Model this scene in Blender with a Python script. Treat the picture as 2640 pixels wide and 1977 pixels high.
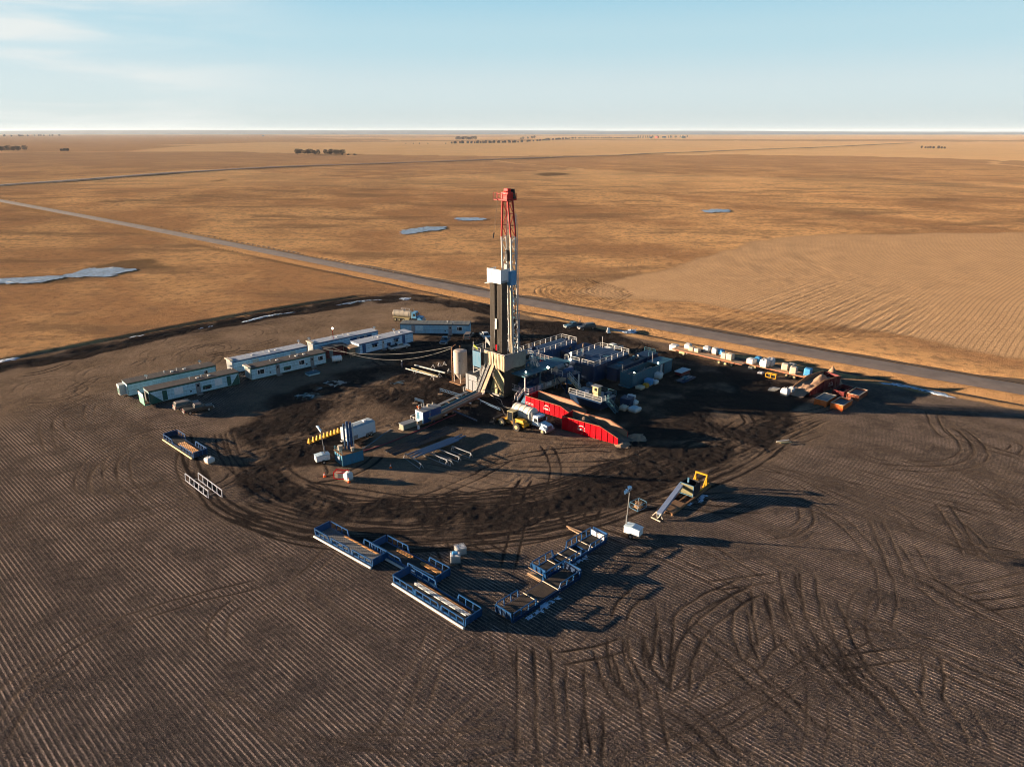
import bpy, bmesh, math, random
import numpy as np
from mathutils import Vector, Matrix
random.seed(7)
rng = np.random.default_rng(11)
R = math.radians
scene = bpy.context.scene
for o in list(bpy.data.objects): bpy.data.objects.remove(o)
COL = scene.collection

# ------------------------------------------------------------------ camera, sky, sun, exposure
CAM_H = 54.0
FPX, CX, CY = 1834.0, 1320.0, 988.5
PITCH = math.atan((CY - 340.0) / FPX)
cam_d = bpy.data.cameras.new('camera'); cam = bpy.data.objects.new('camera', cam_d); COL.objects.link(cam)
cam.location = (0, 0, CAM_H); cam.rotation_euler = (math.pi / 2 - PITCH, 0, 0)
cam_d.sensor_width = 36; cam_d.lens = FPX / 2640 * 36; cam_d.clip_start = 0.5; cam_d.clip_end = 120000
scene.camera = cam
SUN_EL = R(7.5)
SUN_DIR = Vector((-0.99 * math.cos(SUN_EL), 0.141 * math.cos(SUN_EL), math.sin(SUN_EL))).normalized()  # towards the sun
sd = bpy.data.lights.new('sun', 'SUN'); sun = bpy.data.objects.new('sun', sd); COL.objects.link(sun)
sd.energy = 5.0; sd.angle = R(0.5); sd.color = (1.0, 0.76, 0.52)
sun.rotation_euler = SUN_DIR.to_track_quat('Z', 'Y').to_euler(); sun.location = (-200, 30, 120)
w = bpy.data.worlds.new('World'); scene.world = w; w.use_nodes = True
nt = w.node_tree; nt.nodes.clear()
wo = nt.nodes.new('ShaderNodeOutputWorld'); bg = nt.nodes.new('ShaderNodeBackground')
sky = nt.nodes.new('ShaderNodeTexSky'); sky.sky_type = 'NISHITA'; sky.sun_disc = False
sky.sun_elevation = SUN_EL; sky.sun_rotation = math.atan2(SUN_DIR.x, SUN_DIR.y)
sky.altitude = 600; sky.air_density = 1.0; sky.dust_density = 0.6; sky.ozone_density = 2.0
SKYTINT = (0.20, 0.46, 0.72)
mul = nt.nodes.new('ShaderNodeMixRGB'); mul.blend_type = 'MULTIPLY'; mul.inputs[0].default_value = 1; mul.inputs[2].default_value = (*SKYTINT, 1)
nt.links.new(sky.outputs[0], mul.inputs[1])
# thin high cirrus, low in the sky towards the sun
tc = nt.nodes.new('ShaderNodeTexCoord'); sep = nt.nodes.new('ShaderNodeSeparateXYZ'); nt.links.new(tc.outputs['Generated'], sep.inputs[0])
mp = nt.nodes.new('ShaderNodeMapping'); mp.inputs['Scale'].default_value = (3.0, 3.0, 26.0); nt.links.new(tc.outputs['Generated'], mp.inputs[0])
cn = nt.nodes.new('ShaderNodeTexNoise'); cn.inputs['Scale'].default_value = 1.3; cn.inputs['Detail'].default_value = 5; cn.inputs['Distortion'].default_value = 0.4
nt.links.new(mp.outputs[0], cn.inputs['Vector'])
def wmap(sock, a, b, c, d):
    m = nt.nodes.new('ShaderNodeMapRange'); m.interpolation_type = 'SMOOTHSTEP'
    for i, v in enumerate((a, b, c, d)): m.inputs[1 + i].default_value = v
    nt.links.new(sock, m.inputs[0]); return m.outputs[0]
def wmath(op, a, b):
    m = nt.nodes.new('ShaderNodeMath'); m.operation = op
    for i, v in enumerate((a, b)):
        if isinstance(v, (int, float)): m.inputs[i].default_value = v
        else: nt.links.new(v, m.inputs[i])
    return m.outputs[0]
cl = wmath('MULTIPLY', wmap(cn.outputs[0], 0.36, 0.66, 0.1, 1), wmap(sep.outputs[0], -0.2, -0.55, 0, 1))
cl = wmath('MULTIPLY', cl, wmap(sep.outputs[2], 0.3, 0.16, 0, 1))
cl = wmath('MULTIPLY', cl, 0.9)
# clear band above the horizon: pale at the bottom, light blue higher, deep blue overhead
ramp = nt.nodes.new('ShaderNodeValToRGB'); nt.links.new(sep.outputs[2], ramp.inputs[0]); cr_ = ramp.color_ramp; cr_.interpolation = 'EASE'
SK = 4.0
stops = [(0.0, (0.70, 0.77, 0.78)), (0.05, (0.72, 0.83, 0.85)), (0.11, (0.56, 0.78, 0.85)), (0.19, (0.33, 0.66, 0.83)), (0.34, (0.07, 0.25, 0.47)), (0.6, (0.022, 0.115, 0.29))]
for i_, (p_, c_) in enumerate(stops):
    e_ = cr_.elements[i_] if i_ < 2 else cr_.elements.new(p_); e_.position = p_; e_.color = (*c_, 1)
sc_ = nt.nodes.new('ShaderNodeMixRGB'); sc_.blend_type = 'MULTIPLY'; sc_.inputs[0].default_value = 1; nt.links.new(ramp.outputs[0], sc_.inputs[1]); sc_.inputs[2].default_value = (SK, SK, SK, 1)
mixh = nt.nodes.new('ShaderNodeMixRGB'); mixh.inputs[0].default_value = 0.88; nt.links.new(mul.outputs[0], mixh.inputs[1]); nt.links.new(sc_.outputs[0], mixh.inputs[2])
mixc = nt.nodes.new('ShaderNodeMixRGB'); nt.links.new(cl, mixc.inputs[0]); nt.links.new(mixh.outputs[0], mixc.inputs[1]); mixc.inputs[2].default_value = (3.5, 3.6, 3.5, 1)
nt.links.new(mixc.outputs[0], bg.inputs[0]); bg.inputs[1].default_value = 0.05
nt.links.new(bg.outputs[0], wo.inputs[0])
scene.view_settings.view_transform = 'Standard'; scene.view_settings.look = 'None'
scene.view_settings.exposure = 2.3; scene.view_settings.gamma = 1
scene.render.engine = 'CYCLES'; scene.cycles.filter_width = 1.05

# ------------------------------------------------------------------ helpers
def at(px, py, z=0.0):
    """photo pixel -> world point on the level z"""
    x = (px - CX) / FPX; y = -(py - CY) / FPX
    dy = math.cos(PITCH) + y * math.sin(PITCH); dz = -math.sin(PITCH) + y * math.cos(PITCH)
    t = (z - CAM_H) / dz
    return Vector((x * t, dy * t, z))
def tag(o, label=None, cat=None, group=None, kind=None):
    if label: o['label'] = label
    if cat: o['category'] = cat
    if group: o['group'] = group
    if kind: o['kind'] = kind
    return o
def thing(name, label, cat, loc=(0, 0, 0), rz=0.0, group=None):
    o = bpy.data.objects.new(name, None); COL.objects.link(o); o.empty_display_size = 0.5
    o.location = loc; o.rotation_euler = (0, 0, rz)
    return tag(o, label, cat, group)
def copy_tree(o, parent=None):
    c = o.copy(); COL.objects.link(c)
    if parent is not None: c.parent = parent
    for ch in o.children: copy_tree(ch, c)
    return c
class MB:
    def __init__(s): s.v = []; s.f = []; s.smooth = []
    def add(s, vs, fs, sm=False):
        b = len(s.v); s.v += [tuple(v) for v in vs]
        s.f += [tuple(i + b for i in f) for f in fs]; s.smooth += [sm] * len(fs); return s
    def box(s, x0, x1, y0, y1, z0, z1):
        if x0 > x1: x0, x1 = x1, x0
        if y0 > y1: y0, y1 = y1, y0
        if z0 > z1: z0, z1 = z1, z0
        v = [(x0, y0, z0), (x1, y0, z0), (x1, y1, z0), (x0, y1, z0), (x0, y0, z1), (x1, y0, z1), (x1, y1, z1), (x0, y1, z1)]
        return s.add(v, [(0, 3, 2, 1), (4, 5, 6, 7), (0, 1, 5, 4), (1, 2, 6, 5), (2, 3, 7, 6), (3, 0, 4, 7)])
    def bar(s, p, q, w=0.08, h=None):
        p = Vector(p); q = Vector(q); d = (q - p)
        if d.length < 1e-6: return s
        d.normalize(); h = h or w
        up = Vector((0, 0, 1)) if abs(d.z) < 0.95 else Vector((0, 1, 0))
        a = d.cross(up).normalized() * w / 2; b = a.cross(d).normalized() * h / 2
        v = [p - a - b, p + a - b, p + a + b, p - a + b, q - a - b, q + a - b, q + a + b, q - a + b]
        return s.add(v, [(0, 1, 2, 3), (7, 6, 5, 4), (0, 4, 5, 1), (1, 5, 6, 2), (2, 6, 7, 3), (3, 7, 4, 0)])
    def cyl(s, p, q, r, r2=None, n=12, caps=True):
        p = Vector(p); q = Vector(q); d = (q - p).normalized(); r2 = r if r2 is None else r2
        up = Vector((0, 0, 1)) if abs(d.z) < 0.95 else Vector((1, 0, 0))
        a = d.cross(up).normalized(); b = a.cross(d).normalized(); v = []
        for k in range(n):
            t = 2 * math.pi * k / n; e = a * math.cos(t) + b * math.sin(t)
            v += [p + e * r, q + e * r2]
        s.add(v, [(2 * k, 2 * k + 1, (2 * k + 3) % (2 * n), (2 * k + 2) % (2 * n)) for k in range(n)], True)
        if caps:
            s.add([v[2 * k] for k in range(n)], [tuple(range(n))]); s.add([v[2 * k + 1] for k in range(n)], [tuple(range(n - 1, -1, -1))])
        return s
    def tube(s, pts, r, n=6):
        for a, b in zip(pts[:-1], pts[1:]): s.cyl(a, b, r, n=n, caps=True)
        return s
    def prism(s, poly, y0, y1, inset=None):
        """side profile (x,z) extruded across y"""
        n = len(poly); v = [(x, y0, z) for x, z in poly] + [(x, y1, z) for x, z in poly]
        return s.add(v, [tuple(range(n)), tuple(range(2 * n - 1, n - 1, -1))] + [(i, i + n, (i + 1) % n + n, (i + 1) % n) for i in range(n)])
    def frus(s, b, t, z0, z1):
        """b,t = (x0,x1,y0,y1) of the base and the top"""
        v = [(b[0], b[2], z0), (b[1], b[2], z0), (b[1], b[3], z0), (b[0], b[3], z0), (t[0], t[2], z1), (t[1], t[2], z1), (t[1], t[3], z1), (t[0], t[3], z1)]
        return s.add(v, [(0, 3, 2, 1), (4, 5, 6, 7), (0, 1, 5, 4), (1, 2, 6, 5), (2, 3, 7, 6), (3, 0, 4, 7)])
    def quad(s, a, b, c, d): return s.add([a, b, c, d], [(0, 1, 2, 3)])
    def build(s, name, m, parent=None, bevel=0.0, loc=None, rz=0):
        me = bpy.data.meshes.new(name); me.from_pydata(s.v, [], s.f); me.update()
        me.polygons.foreach_set('use_smooth', s.smooth)
        if m: me.materials.append(m)
        bm = bmesh.new(); bm.from_mesh(me); bmesh.ops.recalc_face_normals(bm, faces=bm.faces); bm.to_mesh(me); bm.free()
        o = bpy.data.objects.new(name, me); COL.objects.link(o)
        if parent: o.parent = parent
        if loc is not None: o.location = loc; o.rotation_euler = (0, 0, rz)
        if bevel:
            b = o.modifiers.new('bevel', 'BEVEL'); b.width = bevel; b.segments = 2; b.limit_method = 'ANGLE'
        return o
def lib(nodes, t): return nodes.new(t)
def mat(name, col, rough=0.6, metal=0.0, dirt=0.35, dirtcol=(0.10, 0.07, 0.05), scale=1.2, bump=0.0, col2=None, emit=None, streak=False):
    m = bpy.data.materials.new(name); m.use_nodes = True; n = m.node_tree.nodes; l = m.node_tree.links
    p = n['Principled BSDF']; p.inputs['Roughness'].default_value = rough; p.inputs['Metallic'].default_value = metal; p.inputs['Specular IOR Level'].default_value = 0.5 if (rough < 0.3 or metal > 0.4) else 0.22
    t = n.new('ShaderNodeTexCoord'); mp = n.new('ShaderNodeMapping'); l.new(t.outputs['Object'], mp.inputs[0])
    if streak: mp.inputs['Scale'].default_value = (1, 1, 0.25)
    a = n.new('ShaderNodeTexNoise'); a.inputs['Scale'].default_value = scale; a.inputs['Detail'].default_value = 8; a.inputs['Roughness'].default_value = 0.65
    l.new(mp.outputs[0], a.inputs['Vector'])
    mr = n.new('ShaderNodeMapRange'); mr.inputs[1].default_value = 0.45; mr.inputs[2].default_value = 0.8; mr.inputs[4].default_value = dirt
    l.new(a.outputs[0], mr.inputs[0])
    mx = n.new('ShaderNodeMixRGB'); l.new(mr.outputs[0], mx.inputs[0]); mx.inputs[1].default_value = (*col, 1); mx.inputs[2].default_value = (*(col2 or dirtcol), 1)
    v = n.new('ShaderNodeTexNoise'); v.inputs['Scale'].default_value = scale * 7; v.inputs['Detail'].default_value = 4; l.new(mp.outputs[0], v.inputs['Vector'])
    hv = n.new('ShaderNodeMapRange'); hv.inputs[1].default_value = 0.3; hv.inputs[2].default_value = 0.7; hv.inputs[3].default_value = 0.82; hv.inputs[4].default_value = 1.12
    l.new(v.outputs[0], hv.inputs[0])
    m2 = n.new('ShaderNodeMixRGB'); m2.blend_type = 'MULTIPLY'; m2.inputs[0].default_value = 1; l.new(mx.outputs[0], m2.inputs[1]); l.new(hv.outputs[0], m2.inputs[2])
    l.new(m2.outputs[0], p.inputs['Base Color'])
    rr = n.new('ShaderNodeMapRange'); rr.inputs[3].default_value = max(0.05, rough - 0.1); rr.inputs[4].default_value = min(1, rough + 0.25); l.new(a.outputs[0], rr.inputs[0]); l.new(rr.outputs[0], p.inputs['Roughness'])
    if bump:
        b = n.new('ShaderNodeBump'); b.inputs['Strength'].default_value = bump; b.inputs['Distance'].default_value = 0.05; l.new(v.outputs[0], b.inputs['Height']); l.new(b.outputs[0], p.inputs['Normal'])
    if emit:
        p.inputs['Emission Color'].default_value = (*emit[0], 1); p.inputs['Emission Strength'].default_value = emit[1]
    return m

# ------------------------------------------------------------------ terrain
def vnoise(x, y, s, seed=0):
    """smooth value noise in numpy, about -1..1"""
    x = np.asarray(x, float) / s; y = np.asarray(y, float) / s
    xi = np.floor(x).astype(np.int64); yi = np.floor(y).astype(np.int64); fx = x - xi; fy = y - yi
    fx = fx * fx * (3 - 2 * fx); fy = fy * fy * (3 - 2 * fy)
    def hsh(a, b):
        h = (a * 374761393 + b * 668265263 + seed * 974634777) & 0xffffffff
        h = ((h ^ (h >> 13)) * 1274126177) & 0xffffffff
        return ((h ^ (h >> 16)) & 0xffff) / 32767.5 - 1
    return (hsh(xi, yi) * (1 - fx) + hsh(xi + 1, yi) * fx) * (1 - fy) + (hsh(xi, yi + 1) * (1 - fx) + hsh(xi + 1, yi + 1) * fx) * fy
def fbm(x, y, s, seed=0, oct=4):
    v = 0; a = 1; t = 0
    for k in range(oct): v = v + a * vnoise(x, y, s / 2 ** k, seed + k); t += a; a *= 0.55
    return v / t
def sstep(a, b, x):
    t = np.clip((np.asarray(x, float) - a) / (b - a), 0, 1); return t * t * (3 - 2 * t)
ROAD = [(-7500, 6650), (-2200, 2110), (-900, 1012), (-432, 612), (-211, 423), (-49.5, 281.5), (0, 238), (43, 203), (85, 169), (114, 147), (260, 36), (700, -300)]
ROAD = [Vector((a, b)) for a, b in ROAD]
def smooth_line(pts, n=6):
    pts = [Vector(p) for p in pts]; out = []
    P = [pts[0] * 2 - pts[1]] + pts + [pts[-1] * 2 - pts[-2]]
    for i in range(1, len(P) - 2):
        for k in range(n):
            t = k / n
            out.append(0.5 * ((2 * P[i]) + (P[i + 1] - P[i - 1]) * t + (2 * P[i - 1] - 5 * P[i] + 4 * P[i + 1] - P[i + 2]) * t * t + (3 * P[i] - P[i - 1] - 3 * P[i + 1] + P[i + 2]) * t ** 3))
    return out + [pts[-1]]
def dist_poly(x, y, pts):
    """distance and side (positive = left of the direction of travel) to a polyline"""
    best = np.full(np.shape(x), 1e9); side = np.zeros(np.shape(x))
    for a, b in zip(pts[:-1], pts[1:]):
        dx, dy = b[0] - a[0], b[1] - a[1]; L2 = dx * dx + dy * dy
        t = np.clip(((x - a[0]) * dx + (y - a[1]) * dy) / L2, 0, 1)
        d = np.hypot(x - a[0] - t * dx, y - a[1] - t * dy); m = d < best
        best = np.where(m, d, best); side = np.where(m, np.sign(dx * (y - a[1]) - dy * (x - a[0])), side)
    return best, side
def height(x, y):
    x = np.asarray(x, float); y = np.asarray(y, float)
    d = np.hypot(x, y - 120)
    r = sstep(190, 700, d)
    h = r * (2.2 * fbm(x, y, 170, 3, 3) * sstep(2600, 1000, d) + 3.2 * fbm(x, y, 900, 9, 3)) * sstep(9000, 2500, d) + sstep(1500, 6000, d) * 3.0 * fbm(x, y, 5200, 21, 3)
    dr, sd_ = dist_poly(x, y, ROAD)
    k = np.exp(-(dr / 45) ** 2) * sstep(2500, 600, d)
    h = h * (1 - k)
    near = sstep(1100, 600, d)
    h = h + near * (-0.75 * np.exp(-((dr - 8.2) / 1.9) ** 2) + 0.25 * sstep(6.4, 4.0, dr))
    return h
def hz_at(x, y): return float(height(np.array([x]), np.array([y]))[0])

# ------------------------------------------------------------------ ground sheet
def grow(start, step, end, g):
    out = [start]; s = step
    while abs(out[-1]) < abs(end) if end > 0 or start < 0 else out[-1] > end:
        s *= g; out.append(out[-1] + (s if end > start else -s))
    return out
def axis_x():
    c = list(np.arange(-112, 112.01, 0.25)); r = [112.0]; s = 0.25
    while r[-1] < 27000: s *= 1.045; r.append(r[-1] + s)
    return np.array([-v for v in reversed(r[1:])] + c + r[1:])
def axis_y():
    a = [-300, -120, -40, 0, 20, 32, 40]; y = 42.0; s = 0.2
    while y < 27000:
        a.append(y); 
        s = 0.2 if y < 95 else (0.2 + (y - 95) * 0.0032 if y < 270 else s * 1.028)
        y += s
    return np.array(a)
gx = axis_x(); gy = axis_y(); NX, NY = len(gx), len(gy)
X, Y = np.meshgrid(gx, gy); Z = height(X, Y)
print('ground', NX, NY)
def near_win(pts, pad):
    xs = [p[0] for p in pts]; ys = [p[1] for p in pts]
    return slice(max(0, np.searchsorted(gy, min(ys) - pad)), np.searchsorted(gy, max(ys) + pad) + 1), slice(max(0, np.searchsorted(gx, min(xs) - pad)), np.searchsorted(gx, max(xs) + pad) + 1)
def poly_mask(pts, soft, pad=3.0):
    """soft inside mask of a closed pixel polygon, on the whole grid"""
    P = [at(*p) for p in pts]; w = near_win(P, soft * 2 + pad); x = X[w]; y = Y[w]
    x = x + 2.2 * vnoise(x, y, 9, 31) + 0.9 * vnoise(x, y, 3, 32); y = y + 2.2 * vnoise(x, y, 9, 33) + 0.9 * vnoise(x, y, 3, 34)
    d, _ = dist_poly(x, y, P + [P[0]]); ins = np.zeros(x.shape, bool)
    for a, b in zip(P, P[1:] + P[:1]):
        c = ((a.y > y) != (b.y > y)); xi = (b.x - a.x) * (y - a.y) / ((b.y - a.y) or 1e-9) + a.x; ins ^= c & (x < xi)
    out = np.zeros(X.shape); out[w] = sstep(-soft, soft, np.where(ins, d, -d)); return out
def blob(px, py, r, soft=0.6):
    c = at(px, py); w = near_win([c], r * 2); x = X[w]; y = Y[w]; d = np.hypot(x - c.x, y - c.y) / r + 0.35 * vnoise(x, y, r * 0.7, 5)
    out = np.zeros(X.shape); out[w] = sstep(1 + soft, 1 - soft, d); return out
mud = np.zeros(X.shape); pad = np.zeros(X.shape)
mud = np.maximum(mud, 0.92 * poly_mask([(600, 1130), (640, 1060), (860, 960), (1080, 880), (1250, 820), (1450, 830), (1700, 890), (2080, 1000), (2060, 1070), (1900, 1070), (1620, 1090), (1500, 1120), (1200, 1110), (1010, 1110), (900, 1190), (720, 1220)], 3))  # mud, also darkening the shaded yard between trailers and rig
mud = np.maximum(mud, 1.0 * poly_mask([(1600, 1060), (1900, 1050), (2050, 1060), (2090, 1090), (2000, 1135), (1880, 1190), (1740, 1250), (1600, 1305), (1400, 1325), (1330, 1310), (1480, 1250), (1600, 1190)], 2.5))
mud = np.maximum(mud, 0.95 * poly_mask([(590, 1130), (640, 1190), (760, 1205), (760, 1260), (900, 1290), (1100, 1300), (1300, 1290), (1420, 1300), (1300, 1345), (1100, 1350), (900, 1345), (740, 1310), (640, 1260), (600, 1190)], 2))
mud = np.maximum(mud, 0.85 * poly_mask([(570, 1110), (700, 1050), (860, 1070), (900, 1110), (860, 1180), (700, 1230), (600, 1200)], 4))  # mud mask widened to darken ground lying in the trailers' shadow
mud = np.maximum(mud, 0.7 * poly_mask([(1150, 1335), (1330, 1320), (1400, 1350), (1250, 1385), (1100, 1390)], 2))
for q, rr, s in [((960, 1070), 7, .55), ((1240, 1165), 9, .7), ((1370, 1200), 8, .75), ((1100, 1225), 7, .5), ((1480, 1160), 6, .7), ((1150, 1270), 5, .4), ((1290, 1140), 7, .6), ((960, 1235), 6, .6), ((1900, 1085), 4, .5), ((1260, 1250), 8, .6), ((1650, 905), 7, .5)]:
    mud *= 1 - s * blob(*q, rr)
OUT = [(-2000, 905), (-700, 1060), (0, 945), (300, 884), (620, 822), (800, 791), (930, 772), (1060, 764), (1170, 778), (1300, 806), (1400, 832)]
OUTW = [at(*p) for p in [(0, 945), (300, 884), (620, 822), (800, 791), (930, 772), (1060, 764), (1170, 776), (1280, 800)]]
OUTW = [OUTW[0] + (OUTW[0] - OUTW[1]).normalized() * 200] + OUTW
do, so = dist_poly(X, Y, OUTW)
dow = do * np.where(so > 0, 1.0, 0.68) + 1.3 * vnoise(X, Y, 14, 40) + 0.7 * vnoise(X, Y, 4, 41)
strip = sstep(5.6, 4.2, dow); mud = np.maximum(mud, 0.85 * strip)
# the lease berm: a low bank with a shallow ditch at its outer foot
n1 = np.array([-math.sin(R(42.5)), math.cos(R(42.5))])
dl = (X + 128) * n1[0] + (Y - 172) * n1[1]          # outside the berm when > 0
dr, sr = dist_poly(X, Y, ROAD); drs = dr * sr         # > 0 beyond the road
inside = sstep(1.5, -1.5, dl + 1.2 * vnoise(X, Y, 12, 50)) * sstep(-12.5, -15, drs + 1.2 * vnoise(X, Y, 7, 51))
inside *= sstep(520, 400, np.hypot(X, Y - 100))
outer = np.exp(-((so * do - 4.6) / 1.5) ** 2) * sstep(160, 120, np.hypot(X + 60, Y - 200))
Z += 0.35 * np.exp(-(do / 2.6) ** 2) * (do < 12) - 0.45 * np.exp(-((so * do - 5.4) / 1.4) ** 2) * (do < 12)
verge = sstep(14.5, 7, dr) * (1 - inside)
rows = inside.copy()
pad = np.clip(poly_mask([(560, 1120), (640, 1010), (900, 900), (1100, 780), (1350, 810), (1750, 900), (2150, 1010), (2120, 1120), (1800, 1250), (1560, 1330), (1250, 1400), (950, 1370), (700, 1310), (570, 1220)], 7), 0, 1)
upl = poly_mask([(-300, 1030), (0, 960), (400, 880), (900, 790), (1150, 790), (1050, 870), (800, 900), (560, 950), (330, 1000), (100, 1060), (-200, 1150)], 7)
rows *= 1 - 0.92 * pad; rows *= 1 - 0.8 * upl
# farmland beyond the road on the right, with its own drill rows
fld = poly_mask([(1490, 757), (1540, 735), (1700, 700), (1830, 660), (1960, 622), (2100, 607), (2640, 603), (3300, 615), (3400, 900), (2640, 925), (2300, 860), (2000, 808), (1760, 775), (1580, 770)], 3)
rows2 = fld * (0.35 + 0.65 * sstep(30, 85, X - 0.25 * (Y - 200)))
rows = np.maximum(rows, 0.8 * rows2)
rowp = X * math.sin(R(42.5)) + Y * math.cos(R(42.5))
fa, fb = at(2240, 870), at(2640, 655); fang = math.atan2(fb.y - fa.y, fb.x - fa.x)
al_ = X * math.cos(fang) + Y * math.sin(fang)
rp2 = (-X * math.sin(fang) + Y * math.cos(fang) + 0.00035 * (al_ - 330) ** 2 + 1.2 * vnoise(X, Y, 40, 77)) * 0.34
rowp = np.where(drs > 0, rp2, rowp)
track = np.zeros(X.shape); carve = np.zeros(X.shape); bermz = np.zeros(X.shape)
def dist_arc(x, y, pts):
    best = np.full(np.shape(x), 1e9); arc = np.zeros(np.shape(x)); L = 0.0
    for a, b in zip(pts[:-1], pts[1:]):
        dx, dy = b[0] - a[0], b[1] - a[1]; l2 = dx * dx + dy * dy
        if l2 < 1e-9: continue
        l = math.sqrt(l2); t = ((x - a[0]) * dx + (y - a[1]) * dy) / l2; tc_ = np.clip(t, 0, 1)
        d = np.hypot(x - a[0] - tc_ * dx, y - a[1] - tc_ * dy); m = d < best
        best = np.where(m, d, best); arc = np.where(m, L + t * l, arc); L += l
    return best, arc, L
def rut(pts, px=True, gauge=0.95, w=0.24, depth=0.10, m=0.6, dual=True, n=6):
    P = [at(*p) if px else Vector((p[0], p[1], 0)) for p in pts]; P = smooth_line(P, n)
    win = near_win(P, 3.0); x = X[win]; y = Y[win]
    if x.size == 0: return
    x = x + 0.14 * vnoise(x, y, 2.2, 61); y = y + 0.14 * vnoise(x, y, 2.2, 62)
    d, arc, L = dist_arc(x, y, P); e = np.abs(d - gauge) if dual else d
    fade = sstep(-0.2, min(2.5, L * .2), arc) * sstep(L + 0.2, L - min(2.5, L * .2), arc)
    j = np.clip(0.85 + 0.3 * vnoise(x, y, 4, 63), 0.1, 1.2) * fade; depth *= 0.30; m = min(.8, m * 1.2)
    k = np.exp(-(e / w) ** 2) * j
    carve[win] = np.maximum(carve[win], depth * k); bermz[win] = np.maximum(bermz[win], depth * 0.5 * np.exp(-((e - 2.1 * w) / (0.7 * w)) ** 2) * j)
    track[win] = np.maximum(track[win], m * k * 1.2)
def zz(ox, oy, s): return lambda L: [(ox + a / s, oy + b / s) for a, b in L]
z1, z2, z4, z5, z6 = zz(0, 1000, 3.351), zz(0, 1480, 3.332), zz(1320, 1480, 3.332), zz(1980, 1480, 3.332), zz(1980, 1000, 3.351)
z3 = zz(660, 1480, 3.332)
for L in [[(1400, 360), (1150, 430), (950, 520), (780, 640), (710, 760), (700, 860), (760, 960)], [(1380, 400), (1180, 480), (1000, 580), (870, 690), (830, 780), (860, 880)],
          [(1360, 430), (1180, 530), (1080, 620), (1060, 700), (1100, 830), (1250, 980), (1420, 1100)], [(1000, 560), (950, 660), (940, 760), (1010, 880), (1180, 1010)],
          [(900, 40), (760, 90), (560, 180), (430, 260), (390, 330), (400, 420), (440, 560)], [(880, 130), (790, 150), (770, 220), (800, 300)], [(520, 250), (500, 310), (540, 380), (640, 470)], [(1900, 270), (1500, 330), (1180, 350)]]:
    rut(z1(L), depth=0.09, m=0.35)
for L in [[(-200, 1240), (0, 1160), (600, 1000), (1100, 900), (1640, 770)], [(930, 1130), (1260, 1080), (1500, 1010), (1900, 960)], [(1750, 1070), (1900, 1010), (2120, 940)]]: rut(z1(L), m=0.3, depth=0.08)
for L in [[(-200, 1200), (0, 1060), (250, 830), (700, 560), (1150, 370), (1700, 200), (2050, 120), (2300, 60)], [(-100, 1560), (40, 1300), (250, 1000), (600, 760), (700, 640)], [(1890, 620), (1860, 480), (1920, 340), (2100, 200)]]: rut(z2(L), m=0.4, depth=0.11)
for L in [[(380, 0), (470, 180), (700, 380), (1000, 560)], [(540, 0), (620, 130), (860, 330), (1300, 560)], [(1550, 420), (1450, 700), (1340, 900), (1200, 1200), (1040, 1500)], [(1900, 500), (1560, 700), (1480, 900), (1330, 1280)]]: rut(z3(L), m=0.25, depth=0.07)
for L in [[(880, 500), (900, 750), (980, 920), (1080, 1020)], [(1060, 500), (1090, 700), (1180, 880), (1350, 1080)], [(1210, 500), (1200, 700), (1250, 850)], [(2050, 60), (1750, 180), (1500, 330), (1400, 500)],
          [(2199, 120), (1950, 200), (1640, 450), (1500, 650), (1440, 900), (1440, 1100)], [(250, 560), (265, 800), (270, 1000), (290, 1300), (300, 1656)], [(540, 700), (550, 1100), (580, 1500), (570, 1656)], [(110, 560), (120, 1000), (130, 1656)],
          [(760, 600), (830, 850), (930, 1050), (1100, 1200)], [(1250, 1050), (1500, 1200), (1750, 1430), (1950, 1656)], [(1450, 350), (1700, 560), (2000, 820), (2300, 1100)], [(330, 740), (780, 650), (1050, 560)], [(1100, 130), (960, 270), (900, 420)], [(1650, 100), (1950, 70), (2300, 20)],
          [(1150, 900), (1200, 1200), (1280, 1656)], [(1950, 260), (1980, 560), (2060, 800)], [(2120, 80), (2150, 400), (2199, 700)], [(1320, 260), (1300, 600), (1240, 900)], [(700, 1100), (690, 1300), (660, 1656)]]: rut(z4(L), depth=0.13, m=0.5)
for L in [[(160, -60), (190, 150), (300, 450), (450, 650), (700, 950), (1000, 1250), (1300, 1640)], [(330, -60), (360, 200), (430, 480), (700, 820), (1000, 1100)], [(500, 150), (600, 420), (760, 780), (1050, 1100), (1400, 1500)], [(1380, 650), (1420, 850), (1400, 1000), (1450, 1150)],
          [(500, 780), (900, 720), (1300, 690), (1600, 850), (2300, 1200)], [(1600, 150), (1900, 90), (2299, 10)], [(1750, 280), (2000, 250), (2299, 210)], [(0, 300), (180, 560), (500, 900), (800, 1200)], [(30, 100), (100, 420), (300, 640)],
          [(1100, 500), (1500, 640), (1900, 830), (2300, 960)], [(-100, 850), (200, 1150), (560, 1500)], [(1000, 880), (1150, 1000), (1300, 1250)], [(1250, 40), (1600, 300), (1950, 480)]]: rut(z5(L), depth=0.12, m=0.45)
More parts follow.
